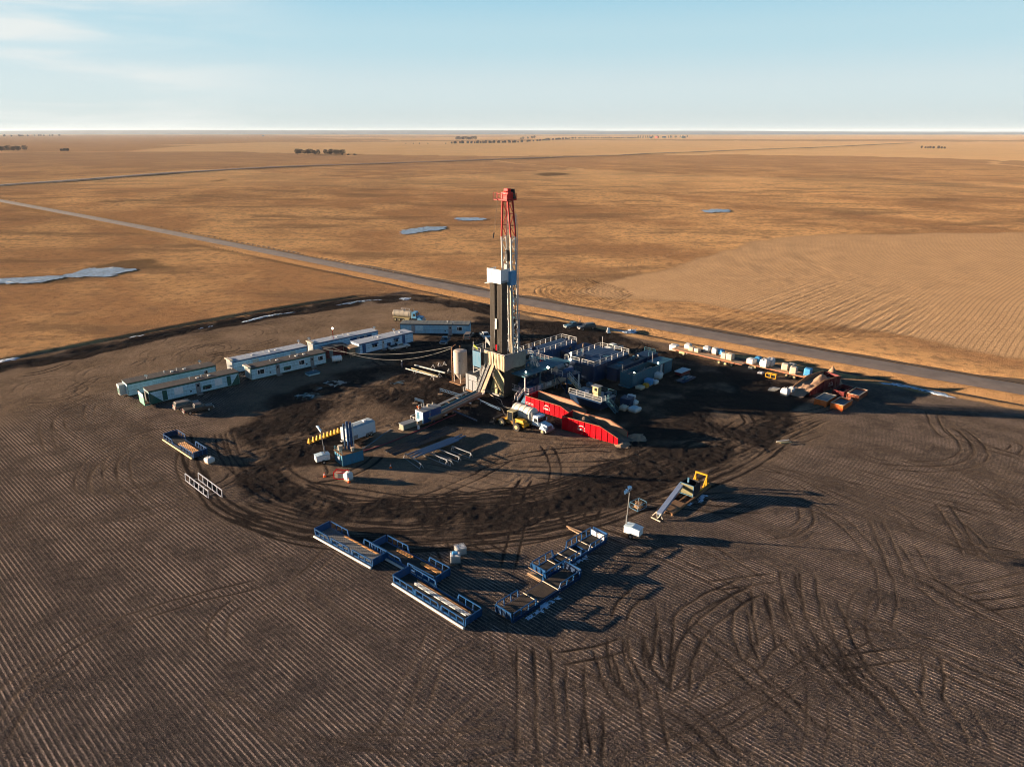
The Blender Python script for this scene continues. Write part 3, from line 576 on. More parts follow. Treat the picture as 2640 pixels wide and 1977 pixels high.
for pts in [[zC(590, 1290), zC(640, 1220), zC(760, 1170), (zC(800, 1070)), zC(930, 1030), zC(940, 1060), zC(850, 1110), zC(800, 1180), zC(700, 1240), zC(620, 1295)], [zC(940, 1010), zC(1010, 975), zC(1025, 1010), zC(960, 1035)], [zC(1190, 590), zC(1240, 545), zC(1350, 490), zC(1385, 460), zC(1390, 480), zC(1320, 530), zC(1230, 580)],
            [(1800, 1289), (1805, 1280), (1816, 1274), (1821, 1276), (1812, 1288), (1802, 1296)], [(1771, 1302), (1778, 1295), (1785, 1296), (1778, 1303)], [(1560, 847), (1600, 848), (1640, 855), (1618, 860), (1590, 853)]]:
    o = patch('snow_patch', snow, pts, 0.03, 0.25, thick=0.10, js=0.6); o['kind'] = 'structure'
dim_snow = mat('shaded_snow', (0.07, 0.10, 0.12), 0.25, dirt=0.6, dirtcol=(0.03, 0.03, 0.03), scale=0.6)  # snow patches lying in shade; the dimness is in their colour
for pts in [[(760, 1024), (790, 1008), (822, 1002), (812, 1016), (785, 1030)], [(838, 990), (860, 982), (900, 985), (870, 996)], [(1020, 985), (1040, 982), (1036, 990), (1022, 991)]]:
    o = patch('shaded_snow_patch', dim_snow, pts, 0.03, 0.9, js=1.5); o['kind'] = 'structure'
# far hills beyond the river valley
hillm = mat('hazy_far_woods', (0.03, 0.05, 0.075), 0.95, dirt=0.0)  # blue tint of the distant air is put into the woods' colour
mb = MB(); N = 220
for k in range(N + 1):
    px = -900 + 4600 * k / N; az = (px - CX) / FPX; dd = 20000; x = az * dd; v = vnoise(px, 0, 260, 3).item() * 0.5 + vnoise(px, 5, 60, 4).item() * 0.2
    top = 50 + 40 * math.exp(-((px - 1250) / 800) ** 2) + 26 * math.exp(-((px - 350) / 420) ** 2) + 20 * v
    for (yy, zz_) in ((dd - 5600, -6), (dd - 1500, top * 0.5), (dd, top), (dd + 4000, -60)): mb.v.append((az * yy, yy, zz_))
for k in range(N):
    for j in range(3): mb.f.append((4 * k + j, 4 * k + 4 + j, 4 * k + 5 + j, 4 * k + 1 + j)); mb.smooth.append(True)
hl = mb.build('hills', hillm); hl['kind'] = 'structure'

# ------------------------------------------------------------------ trees, bushes and farmyards far off
twig = mat('bare_twigs', (0.085, 0.062, 0.048), 0.95, dirt=0.4, col2=(0.05, 0.04, 0.035))
fir = mat('spruce_needles', (0.030, 0.040, 0.024), 0.95, dirt=0.5, dirtcol=(0.06, 0.05, 0.03))
barkm = mat('bark', (0.10, 0.08, 0.065), 0.95)
def make_tree(kind, label, seed):
    rr = random.Random(seed); t = thing(kind, label, 'tree'); tk = MB(); cr = MB()
    if kind == 'spruce_tree':
        tk.cyl((0, 0, 0), (0, 0, 10), 0.22, 0.05, 6)
        for q in range(360):
            z = 0.8 + 10 * rr.random(); rad = (1 - z / 11.4) * 2.6 * (0.5 + 0.5 * rr.random()); a = rr.random() * 6.28; c = Vector((rad * math.cos(a), rad * math.sin(a), z - rad * 0.25)); s = 0.55
            cr.quad(c, c + Vector((s * rr.uniform(-1, 1), s * rr.uniform(-1, 1), -s * .5)), c + Vector((s * rr.uniform(-1, 1), s * rr.uniform(-1, 1), .1)), c + Vector((s * rr.uniform(-.6, .6), s * rr.uniform(-.6, .6), s)))
        m = fir
    else:
        hT = 8 if kind == 'bare_tree' else 3.4; base = 2.0 if kind == 'bare_tree' else 0.1
        tk.cyl((0, 0, 0), (0, 0, hT * 0.55), 0.18, 0.08, 6)
        for b in range(5): a = rr.random() * 6.28; tk.bar((0, 0, hT * 0.25 + b * .3), (1.6 * math.cos(a), 1.6 * math.sin(a), hT * 0.8), 0.07)
        for q in range(420):
            a = rr.random() * 6.28; u = rr.random(); z = base + (hT - base) * u; rad = hT * 0.42 * math.sqrt(max(0.02, 1 - (1.5 * u - 0.7) ** 2)) * rr.random() ** 0.5
            c = Vector((rad * math.cos(a) * 1.1, rad * math.sin(a), z)); d = Vector((rr.uniform(-.5, .5), rr.uniform(-.5, .5), rr.uniform(0.3, 1))) * (hT * 0.16); e = Vector((rr.uniform(-1, 1), rr.uniform(-1, 1), 0)) * 0.17
            cr.add([c - e, c + e, c + d], [(0, 1, 2)]); cr.add([c - e * 2, c + e * 2, c + d * .6 + e * 5], [(0, 1, 2)])
        m = twig
    tk.build('trunk', barkm, t); cr.build('crown', m, t); return t
protos = {}
def belt(kind, pts, n, label, grp, sc=(0.8, 1.3), spread=4.0):
    for k in range(n):
        f = (k + random.uniform(-.3, .3)) / max(1, n - 1) * (len(pts) - 1); i = int(min(max(f, 0), len(pts) - 1.001)); f = min(max(f - i, 0), 1)
        p = at(*pts[i]).lerp(at(*pts[i + 1]), f); p += Vector((random.uniform(-spread, spread), random.uniform(-spread, spread), 0)); p.z = hz_at(p.x, p.y) - 0.1
        v = random.randint(0, 1); key = (kind, v)
        if key not in protos: o = protos[key] = make_tree(kind, label, 5 + v)
        else: o = copy_tree(protos[key])
        s = random.uniform(*sc); o.location = p; o.scale = (s * random.uniform(1, 1.4), s * random.uniform(1, 1.4), s); o.rotation_euler = (0, 0, random.uniform(0, 6.28))
        o['label'] = label; o['group'] = grp
belt('bare_tree', [(760, 400), (812, 399)], 10, 'bare grey bush in the left clump of the near thicket left of the derrick', 'bare bushes in the left clump of the near thicket', (1.1, 1.7), 7)
belt('bare_tree', [(820, 400), (880, 400)], 10, 'bare grey bush in the right clump of the near thicket left of the derrick', 'bare bushes in the right clump of the near thicket', (0.9, 1.7), 7)
belt('shrub', [(882, 400), (918, 400)], 5, 'low red brown shrub trailing off the right end of the thicket', 'low shrubs at the end of the thicket', (0.8, 1.2), 5)
belt('bare_tree', [(800, 349), (880, 347)], 14, 'bare tree in the leftmost shelterbelt on the horizon', 'trees of the leftmost shelterbelt', (2.0, 2.8), 20)
belt('bare_tree', [(890, 347), (1055, 345)], 26, 'bare tree in the long shelterbelt on the horizon left of the derrick', 'trees of the long shelterbelt left of the derrick', (2.0, 3.0), 20)
belt('bare_tree', [(1180, 362), (1225, 361)], 10, 'bare tree in the compact grove behind the hedge left of the derrick top', 'trees of the compact grove', (2.2, 3.0), 14)
belt('shrub', [(1168, 370), (1330, 368), (1480, 358), (1640, 357)], 100, 'low dark bush in the long hedge behind the derrick', 'bushes of the long hedge', (2.2, 4.0), 8)
belt('spruce_tree', [(1266, 347), (1345, 346)], 16, 'dark spruce sheltering the grain bins right of the derrick top', 'spruces by the grain bins', (2.0, 2.6), 14)
belt('bare_tree', [(1340, 362), (1380, 358)], 5, 'bare tree standing in the field just below the grain bins', 'trees below the grain bins', (1.8, 3.0), 10)
belt('spruce_tree', [(1640, 357), (1690, 355)], 14, 'dark spruce on the left side of the red barn farmyard', 'spruces left of the red barn', (1.8, 2.4), 12)
belt('spruce_tree', [(1722, 356), (1772, 354)], 14, 'dark spruce on the right side of the red barn farmyard', 'spruces right of the red barn', (1.8, 2.4), 12)
belt('bare_tree', [(1810, 340), (1900, 340)], 12, 'bare tree of the far shelterbelt right of the red barn farm', 'trees of the far right shelterbelt', (2.4, 3.4), 24)
belt('shrub', [(2378, 382), (2436, 383)], 10, 'dark shrub in the lone thicket on the far right field', 'shrubs of the lone right thicket', (1.6, 2.6), 6)
belt('bare_tree', [(0, 392), (62, 390)], 9, 'bare tree in the grove at the left edge of the view', 'trees of the left edge grove', (1.4, 2.0), 8)
belt('bare_tree', [(0, 354), (150, 352)], 14, 'bare tree of the dark far belt at the left edge', 'trees of the far left belt', (2.4, 3.2), 24)
belt('shrub', [(156, 390), (176, 390)], 6, 'rounded dark bush standing alone in the left stubble', 'bushes of the lone left clump', (1.5, 2.2), 3)
belt('shrub', [(1044, 371), (1078, 371), (1150, 371)], 5, 'single small bush on the field line left of the derrick', 'single bushes on the field line', (0.9, 1.4), 2)
white_p = mat('white_paint', (0.50, 0.49, 0.47), 0.5, dirt=0.45, dirtcol=(0.22, 0.18, 0.14))
barn_red = mat('barn_red', (0.42, 0.05, 0.02), 0.7); roof_g = mat('roof_grey', (0.10, 0.11, 0.12), 0.6); galv = mat('galvanised', (0.42, 0.43, 0.45), 0.35, 0.6, dirt=0.3)
def barn(px, py, L, W, H_, m, label, rz=0.8):
    L *= 1.6; W *= 1.6; H_ *= 1.7
    p = at(px, py); p.z = hz_at(p.x, p.y); t = thing('barn' if m is barn_red else 'farm_building', label, 'barn' if m is barn_red else 'farm building', p, rz)
    MB().box(-L / 2, L / 2, -W / 2, W / 2, 0, H_).build('wall', m, t)
    MB().prism([(-W / 2 - .4, H_ - .1), (0, H_ + W * .38), (W / 2 + .4, H_ - .1)], -L / 2 - .4, L / 2 + .4).build('roof', roof_g, t, loc=(0, 0, 0.05), rz=math.pi / 2)
    MB().box(-L / 2 - .06, -L / 2 + .02, -1.6, 1.6, 0, 3).build('door', roof_g, t)
barn(1694, 356, 16, 14, 7, barn_red, 'red gabled barn in the farmyard on the horizon')
barn(1712, 356, 20, 10, 4.5, white_p, 'long white shed beside the red barn', 0.3)
barn(1678, 357, 14, 9, 5, roof_g, 'dark grey shed left of the red barn', 0.2)
barn(1762, 356, 22, 12, 5, mat('green_tin', (0.05, 0.12, 0.11), 0.5), 'low green shed at the right end of the red barn farmyard', 0.2)
barn(679, 352, 16, 10, 5, white_p, 'small white farmhouse alone on the far left plain', 0.2)
barn(1297, 348, 12, 8, 5, white_p, 'white farmhouse left of the grain bins', 0.4)
for k in range(9):
    p = at(1308 + k * 5.2, 348); p.z = hz_at(p.x, p.y)
    t = thing('grain_bin', 'galvanised round grain bin in the row right of the derrick top', 'grain bin', p, 0, 'grain bins in a row on the horizon')
    MB().cyl((0, 0, 0), (0, 0, 17), 5.6, n=16).build('wall', galv, t); MB().cyl((0, 0, 17), (0, 0, 21), 5.9, 0.5, n=16).build('roof', galv, t)
# haze: the air between here and the horizon
hzm = bpy.data.materials.new('air_haze'); hzm.use_nodes = True; hn = hzm.node_tree.nodes; hn.remove(hn['Principled BSDF'])
pv = hn.new('ShaderNodeVolumePrincipled'); pv.inputs['Color'].default_value = (0.68, 0.80, 0.94, 1); pv.inputs['Density'].default_value = 2.0e-5; pv.inputs['Anisotropy'].default_value = 0.0
hzm.node_tree.links.new(pv.outputs[0], hn['Material Output'].inputs['Volume'])
hb = MB().box(-29000, 29000, -29000, 29000, -90, 132).build('haze', hzm); hb['kind'] = 'stuff'; hb['label'] = 'thin pale air haze over the whole plain'

# ------------------------------------------------------------------ materials of the site
BLUE = mat('blue_steel', (0.004, 0.052, 0.155), 0.45, dirt=0.45, dirtcol=(0.05, 0.05, 0.06))
NAVY = mat('navy_steel', (0.004, 0.022, 0.065), 0.45, dirt=0.4, dirtcol=(0.035, 0.03, 0.03))
TEAL = mat('teal_steel', (0.018, 0.095, 0.14), 0.5, dirt=0.5, dirtcol=(0.07, 0.07, 0.07), streak=True)
SKY = mat('pale_blue_panel', (0.04, 0.13, 0.21), 0.5, dirt=0.6, dirtcol=(0.16, 0.18, 0.2), streak=True, scale=2)
WHITE = mat('dirty_white', (0.42, 0.42, 0.41), 0.5, dirt=0.4, dirtcol=(0.2, 0.16, 0.12))
WHITE2 = mat('clean_white', (0.62, 0.62, 0.62), 0.35, dirt=0.2, dirtcol=(0.3, 0.25, 0.2))
SIDING = mat('pale_shaded_siding', (0.34, 0.52, 0.60), 0.5, dirt=0.3, dirtcol=(0.2, 0.2, 0.18), streak=True, scale=0.8)  # both sidings carry the blue of the shaded fronts in their colour
SIDING2 = mat('blue_shaded_siding', (0.36, 0.54, 0.68), 0.5, dirt=0.3, dirtcol=(0.2, 0.2, 0.2), streak=True, scale=0.8)
GREEN = mat('dark_green_paint', (0.012, 0.075, 0.06), 0.5, dirt=0.3)
GREY = mat('grey_steel', (0.20, 0.205, 0.21), 0.5, 0.3, dirt=0.5)
PANEL = mat('grey_panel', (0.20, 0.215, 0.235), 0.45, dirt=0.5, dirtcol=(0.14, 0.11, 0.09), streak=True)
DARK = mat('dark_steel', (0.030, 0.030, 0.032), 0.5, 0.4, dirt=0.5)
BLACK = mat('black_rubber', (0.018, 0.018, 0.018), 0.8, dirt=0.6, dirtcol=(0.09, 0.07, 0.055))
RUST = mat('rusty_pipe', (0.22, 0.12, 0.06), 0.7, 0.3, dirt=0.5, dirtcol=(0.09, 0.05, 0.03))
PIPE2 = mat('dark_pipe_steel', (0.022, 0.028, 0.036), 0.5, 0.4, dirt=0.4)
PIPE = mat('drill_pipe_steel', (0.085, 0.075, 0.065), 0.45, 0.6, dirt=0.5)
DECKB = mat('deck_blue', (0.003, 0.030, 0.085), 0.6, dirt=0.45, dirtcol=(0.03, 0.035, 0.045))
CASING = mat('blue_grey_casing', (0.05, 0.11, 0.20), 0.35, 0.5, dirt=0.4)
RED = mat('red_paint', (0.44, 0.001, 0.008), 0.6, dirt=0.35, dirtcol=(0.13, 0.008, 0.010), streak=True); RED.node_tree.nodes['Principled BSDF'].inputs['Specular IOR Level'].default_value = 0.06
REDM = mat('mast_red', (0.30, 0.012, 0.012), 0.5, dirt=0.4, dirtcol=(0.12, 0.03, 0.02))
DKRED = mat('dark_and_shaded_red', (0.11, 0.012, 0.014), 0.5, dirt=0.4)  # dark red; on the flatbed bin it is red with shade painted in
ORANGE = mat('orange_paint', (0.50, 0.11, 0.02), 0.55, dirt=0.4, dirtcol=(0.12, 0.04, 0.02))
YELLOW = mat('yellow_paint', (0.46, 0.23, 0.008), 0.45, dirt=0.3, dirtcol=(0.15, 0.08, 0.02))
TARP = mat('beige_tarp', (0.36, 0.285, 0.19), 0.7, dirt=0.45, dirtcol=(0.16, 0.12, 0.085), scale=0.7, bump=0.3)
CREAM = mat('cream_plate', (0.36, 0.30, 0.16), 0.6, dirt=0.4, dirtcol=(0.15, 0.11, 0.06))
SILO = mat('silo_cream', (0.40, 0.34, 0.29), 0.5, dirt=0.35, dirtcol=(0.2, 0.16, 0.13), streak=True)
ROOFD = mat('dark_roof', (0.045, 0.040, 0.040), 0.8, dirt=0.6, dirtcol=(0.09, 0.08, 0.075), scale=0.7)
ROOFW = mat('pale_roof', (0.28, 0.31, 0.36), 0.6, dirt=0.6, dirtcol=(0.16, 0.15, 0.15), scale=0.6)
GLASS = mat('dark_glass', (0.012, 0.016, 0.020), 0.12, dirt=0.0)
WOOD = mat('planks', (0.34, 0.22, 0.13), 0.8, dirt=0.5, dirtcol=(0.14, 0.09, 0.06), bump=0.3)
SANDM = mat('cuttings_soil', (0.27, 0.17, 0.11), 0.95, dirt=0.5, dirtcol=(0.13, 0.085, 0.06), scale=1.5, bump=0.8)
SLUDGE = mat('grey_sludge', (0.10, 0.115, 0.12), 0.55, dirt=0.5, dirtcol=(0.05, 0.055, 0.06), bump=0.4)
BAG = mat('white_bulk_bag', (0.50, 0.50, 0.50), 0.7, dirt=0.35, dirtcol=(0.28, 0.25, 0.22), bump=0.5, scale=2)
BAGB = mat('blue_tarp', (0.04, 0.22, 0.45), 0.5, dirt=0.3, bump=0.5, scale=2)
SACK = mat('stacked_sacks', (0.46, 0.39, 0.30), 0.8, dirt=0.35, dirtcol=(0.26, 0.2, 0.14), bump=0.4, scale=2)
CHROME = mat('bright_steel', (0.5, 0.5, 0.5), 0.25, 0.9, dirt=0.3)
LAMP = mat('lit_lamp', (1, 0.95, 0.8), 0.4, dirt=0, emit=((1.0, 0.88, 0.62), 5.0))
LENS = mat('lamp_lens', (0.6, 0.75, 0.85), 0.15, dirt=0)
TAIL = mat('tail_light', (0.4, 0.01, 0.01), 0.3, dirt=0)
ORC = mat('cone_orange', (0.75, 0.10, 0.01), 0.6, dirt=0.2)
SKIN = mat('skin', (0.4, 0.22, 0.15), 0.6, dirt=0); COVER = mat('dark_coveralls', (0.03, 0.04, 0.07), 0.8, dirt=0.3)
TH = R(47); C0 = at(1301, 1025)
def RP(u, v, z=0): return Vector((C0.x + u * math.cos(TH) + v * math.sin(TH), C0.y + u * math.sin(TH) - v * math.cos(TH), z))
def rthing(name, label, cat, u, v, z=0, drz=0.0, group=None): return thing(name, label, cat, RP(u, v, z), TH + drz, group)
# in a rig-frame thing the local axes are x = u, y = -v
def rail(mb, pts, h=1.05, sp=1.6, r=0.055, post=0.075):
    pts = [Vector(p) for p in pts]; up = Vector((0, 0, h))
    for a, b in zip(pts[:-1], pts[1:]):
        mb.bar(a + up, b + up, r); mb.bar(a + up * .52, b + up * .52, r * .8); n = max(1, round((b - a).length / sp))
        for k in range(n + 1): p = a.lerp(b, k / n); mb.bar(p, p + up, post)
    return mb
def stair(name_parent, p0, p1, wid, m_t, m_r, n=10, side=(0, 1, 0), rails=True):
    p0 = Vector(p0); p1 = Vector(p1); s = Vector(side).normalized() * wid / 2; t = MB()
    t.bar(p0 - s, p1 - s, 0.07, 0.25); t.bar(p0 + s, p1 + s, 0.07, 0.25)
    for k in range(n): q = p0.lerp(p1, (k + .5) / n); d = Vector(((p1 - p0).x, (p1 - p0).y, 0)).normalized() * 0.13; t.add([q - s - d, q + s - d, q + s + d, q - s + d, q - s - d - Vector((0, 0, .04)), q + s - d - Vector((0, 0, .04)), q + s + d - Vector((0, 0, .04)), q - s + d - Vector((0, 0, .04))], [(0, 1, 2, 3), (7, 6, 5, 4), (0, 4, 5, 1), (1, 5, 6, 2), (2, 6, 7, 3), (3, 7, 4, 0)])
    st = t.build('stairs', m_t, name_parent)
    if rails:
        r_ = MB(); up = Vector((0, 0, 1.0))
        for e in (-s, s):
            r_.bar(p0 + e + up, p1 + e + up, 0.06); r_.bar(p0 + e + up * .5, p1 + e + up * .5, 0.05)
            for k in range(4): q = p0.lerp(p1, k / 3) + e; r_.bar(q, q + up, 0.06)
        r_.build('handrail', m_r, st)
    return st

# ------------------------------------------------------------------ the drilling rig
rig = rthing('drilling_rig', 'tall drilling rig with red and white mast, beige wind walls and white monkey board', 'drilling rig', 0, 0)
def U(u, v, z): return Vector((u, -v, z))
mb = MB().box(0.1, 8.4, 0.1, 8.2, 6.15, 6.5); mb.build('rig_floor', DARK, rig)
def tarp(name, a, b, z0, z1, m, nrm, folds=6, amp=0.10, sagb=0.12, seed=0):
    mb = MB(); a = Vector((*a, 0)); b = Vector((*b, 0)); nx, nz = 44, 12; nrm = Vector(nrm)
    for i in range(nx + 1):
        for j in range(nz + 1):
            s, t = i / nx, j / nz; p = a.lerp(b, s); bot = z0 + sagb * math.sin(s * 9 + seed); topz = z1 - 0.12 * abs(math.sin(s * folds * math.pi * .5 + seed))
            off = amp * (math.sin(s * folds * 2 * math.pi + 2 * t + seed) * 0.6 + vnoise(s * 7, t * 3 + seed, 1.0, 4).item() * (0.8 - 0.3 * t))
            p = p + nrm * (off + 0.02); p.z = bot + (topz - bot) * t; mb.v.append(tuple(p))
    for i in range(nx):
        for j in range(nz): k = i * (nz + 1) + j; mb.f.append((k, k + nz + 1, k + nz + 2, k + 1)); mb.smooth.append(True)
    o = mb.build(name, m, rig); q = o.modifiers.new('thickness', 'SOLIDIFY'); q.thickness = 0.04; return o
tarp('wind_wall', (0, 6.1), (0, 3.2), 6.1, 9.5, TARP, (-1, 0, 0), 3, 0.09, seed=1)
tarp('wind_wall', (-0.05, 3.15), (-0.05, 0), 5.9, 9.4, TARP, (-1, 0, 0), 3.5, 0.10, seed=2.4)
tarp('wind_wall', (0.02, -0.06), (6.6, -0.06), 6.0, 9.35, mat('shaded_tarp', (0.17, 0.19, 0.175), 0.7, dirt=0.5, dirtcol=(0.08, 0.075, 0.06), scale=0.9), (0, -1, 0), 7, 0.04, seed=4)  # same beige tarp on the shaded side, the shade put into its colour
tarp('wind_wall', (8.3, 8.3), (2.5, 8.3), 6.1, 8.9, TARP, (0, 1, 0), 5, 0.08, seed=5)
mb = MB()
for (x, y) in [(0.12, 0.12), (0.12, 3.2), (0.12, 6.1), (6.5, 0.12), (8.3, 8.2), (3.3, 0.12)]: mb.bar((x, y, 6.5), (x, y, 9.5), 0.12)
mb.bar((0.12, 0.12, 9.42), (0.12, 6.1, 9.42), 0.09); mb.bar((0.12, 0.12, 9.42), (6.5, 0.12, 9.42), 0.09); mb.build('wall_frame', WHITE, rig)
# driller's cabin with its blue side panel left of the floor
dh = MB().box(-0.9, 2.2, 6.2, 8.6, 6.2, 8.9).build('driller_cabin', DARK, rig)
MB().box(-1.02, -0.9, 6.15, 8.65, 5.6, 9.1).build('side_panel', SKY, dh)
rail(MB(), [(-0.95, 6.2, 8.9), (-0.95, 8.6, 8.9), (2.2, 8.6, 8.9)], 1.1, 2.4).build('railing', WHITE, rig)
mb = MB()
for (x, y) in [(-.9, 8.5), (-.9, 6.4), (0.2, 6.3), (2.2, 8.5), (8, 8), (8, 0.4), (4, 8)]: mb.bar((x, y, 0), (x, y, 6.2), 0.22)
for (p, q) in [((-.9, 8.5, 5.2), (-.9, 6.4, 5.2)), ((-.9, 8.5, 4.0), (-.9, 6.4, 5.2)), ((.2, 8, 0.3), (8, 8, 5.8)), ((.2, 8, 5.8), (8, 8, 0.3))]: mb.bar(p, q, 0.14)
mb.box(-.3, 9, .2, 8.3, 0, 0.35); mb.build('substructure_frame', GREY, rig)
# side plates of the substructure
MB().add([(0, 2.6, 6.1), (0, 1.9, 6.1), (0, 0.05, 4.3), (0, 0.05, 0.1), (0, 1.5, 0.1), (0, 1.5, 1.5), (0, 2.2, 1.6), (0, 2.2, 0.1), (0, 4.2, 0.1), (0, 4.2, 1.0),
          (.08, 2.6, 6.1), (.08, 1.9, 6.1), (.08, 0.05, 4.3), (.08, 0.05, 0.1), (.08, 1.5, 0.1), (.08, 1.5, 1.5), (.08, 2.2, 1.6), (.08, 2.2, 0.1), (.08, 4.2, 0.1), (.08, 4.2, 1.0)],
         [tuple(range(10)), tuple(range(19, 9, -1))] + [(i, (i + 1) % 10, (i + 1) % 10 + 10, i + 10) for i in range(10)]).build('side_plate', CREAM, rig)
mb = MB().bar((-0.04, 2.0, 6.15), (-0.04, 0.0, 4.25), 0.16).bar((-.04, .05, 4.3), (-.04, .05, 0.1), 0.14).bar((-.06, 3.9, .9), (-.06, 2.2, 1.9), 0.15).bar((-.06, 1.6, 1.4), (-.06, 0.1, .6), 0.15); mb.build('brace', DARK, rig)
tarp('skirt', (0.1, -0.03), (6.4, -0.03), 0.1, 6.1, mat('dark_green_tarp', (0.012, 0.022, 0.020), 0.7, dirt=0.3, bump=0.3), (0, -1, 0), 8, 0.06, seed=7)
MB().box(0.5, 7.5, 0.6, 7.8, 0.35, 5.6).build('dark_interior', DARK, rig)  # dark block filling the open frame, standing for its shaded inside
stair(rig, (-3.4, 4.95, 0.7), (0.0, 4.95, 6.3), 1.0, GREY, WHITE, 18)
rp = MB().bar((-3.4, 3.55, 0.9), (0.05, 3.55, 6.5), 1.15, 0.22); ramp = rp.build('pipe_ramp', mat('worn_ramp', (0.26, 0.16, 0.10), 0.5, 0.2, dirt=0.5, dirtcol=(0.1, .07, .05)), rig)
MB().bar((-3.4, 4.15, 1.0), (0.05, 4.15, 6.62), 0.09, 0.3).bar((-3.4, 2.95, 1.0), (0.05, 2.95, 6.62), 0.09, 0.3).build('ramp_edge', DARK, ramp)
# mast
def leg(kind, v, z): # leg centre at a height
    t = (z - 6.5) / (43 - 6.5)
    front = 5.4 - 1.2 * t; back = 7.0 - 1.4 * t
    return front if kind == 'f' else back
def half(z): return 1.3 if z < 33.4 else 1.3 - 0.55 * (z - 33.4) / 7.4
MV = -3.7
for z0, z1, m in ((6.5, 33.4, WHITE), (33.4, 40.8, REDM)):
    for s in (-1, 1):
        for k in 'fb':
            MB().cyl(U(leg(k, 0, z0), MV + s * half(z0), z0), U(leg(k, 0, z1), MV + s * half(z1), z1), 0.19, n=8).build('mast_leg', m, rig)
        br = MB(); zz_ = z0; st = 2.35; f = 0
        while zz_ < z1 - 0.3:
            zn = min(zz_ + st, z1); a, b = ('f', 'b') if f else ('b', 'f')
            br.bar(U(leg(a, 0, zz_), MV + s * half(zz_), zz_), U(leg(b, 0, zn), MV + s * half(zn), zn), 0.12)
            br.bar(U(leg('f', 0, zn), MV + s * half(zn), zn), U(leg('b', 0, zn), MV + s * half(zn), zn), 0.12); zz_ = zn; f = not f
        br.build('mast_bracing', m, rig)
    br = MB(); zz_ = z0
    while zz_ < z1 - 1:
        zn = min(zz_ + 4.7, z1); br.bar(U(leg('b', 0, zz_), MV - half(zz_), zz_), U(leg('b', 0, zn), MV + half(zn), zn), 0.08)
        br.bar(U(leg('b', 0, zn), MV - half(zn), zn), U(leg('b', 0, zn), MV + half(zn), zn), 0.09); zz_ = zn
    br.build('mast_bracing', m, rig)
cb = MB().box(3.4, 6.3, -MV - 1.3, -MV + 1.3, 40.8, 41.1); cbo = cb.build('crown_platform', REDM, rig)
MB().box(4.0, 5.6, -MV - .9, -MV + .9, 41.1, 42.4).box(4.4, 5.4, -MV - .5, -MV + .5, 42.4, 43.1).cyl((4.7, -MV - .3, 42.0), (4.7, -MV + .3, 42.0), 0.75, n=16).build('crown_block', mat('crown_red', (0.60, 0.02, 0.02), 0.45, dirt=0.3), rig)
MB().frus((5.6, 6.3, -MV - 1.2, -MV + .4), (5.8, 6.1, -MV - .9, -MV - .2), 41.1, 43.0).build('crown_shroud', DARK, rig)
rail(MB(), [(3.4, -MV + 1.3, 41.1), (3.4, -MV - 1.3, 41.1), (6.3, -MV - 1.3, 41.1)], 1.0, 1.3).build('railing', REDM, rig)
rail(MB(), [(3.4, -MV + 1.3, 41.1), (3.2, -MV + 2.3, 41.1), (5.2, -MV + 2.3, 41.1)], 1.2, 1.1, 0.05).build('railing', REDM, rig)
MB().box(3.2, 5.2, -MV + 1.3, -MV + 2.3, 40.85, 41.0).build('crown_walkway', REDM, rig)
# travelling block, cables, top drive, hoses
tb = MB().box(4.4, 5.2, -MV - .35, -MV + .35, 28.4, 30.2).cyl((4.8, -MV - .2, 30.2), (4.8, -MV + .2, 30.2), .5, n=12); tbo = tb.build('travelling_block', DARK, rig)
MB().box(4.3, 5.1, -MV - .4, -MV + .4, 25.8, 27.8).cyl((4.7, -MV, 6.6), (4.7, -MV, 25.8), 0.09, n=6).build('top_drive', GREY, rig)
mb = MB()
for k in range(6): mb.bar(U(4.8, MV - .35 + .14 * k, 30.2), U(4.8, MV - .35 + .14 * k, 41.5), 0.035)
mb.build('cable', DARK, rig)
mb = MB().bar(U(5.6, MV + .5, 7), U(5.2, MV + .5, 33), .22).bar(U(5.9, MV - .3, 7), U(5.4, MV - .3, 40), .16).bar(U(5.4, MV + .25, 33), U(5.0, MV + .2, 40.6), .14); mb.build('standpipe', mat('pale_standpipe', (0.42, 0.36, 0.26), 0.5), rig)
mb = MB()
for k in range(26): z = 8 + k * .72; mb.box(6.1, 6.5, -MV + (-.9 if k % 2 else .3), -MV + (-.5 if k % 2 else .6), z, z + .3)
mb.build('service_loop', TEAL, rig)
mb = MB()
for e in (0, 0.5):
    pts = [U(5.3 + e, MV + 1.0, 24 - 0.2 * e)] + [U(5.3 + e, MV + 1.0 + .9 * math.sin(t / 10 * math.pi), 24 - (11 + e * 4) * (t / 10)) for t in range(1, 9)] + [U(5.6, MV + .7 - .7 * (t / 5), 12.6 - 1.2 * math.sin(t / 5 * math.pi) - e) for t in range(1, 6)] + [U(5.8, MV - .1, 16)]
    mb.tube(pts, 0.075)
mb.build('mud_hose', BLACK, rig)
mb = MB()
for k in range(70): z = 7 + k * .45; mb.bar(U(leg('b', 0, z) + .2, MV + 1.1, z), U(leg('b', 0, z) + .2, MV + 1.55, z), .05)
mb.bar(U(7.3, MV + 1.1, 7), U(6.1, MV + 1.1, 38), .06).bar(U(7.3, MV + 1.55, 7), U(6.1, MV + 1.55, 38), .06); mb.build('ladder', mat('ladder_blue', (0.10, 0.26, 0.42), 0.5), rig)
MB().bar(U(7.0, -1.8, 11.5), U(9.6, -.9, 6.5), .12).build('mast_strut', DARK, rig)
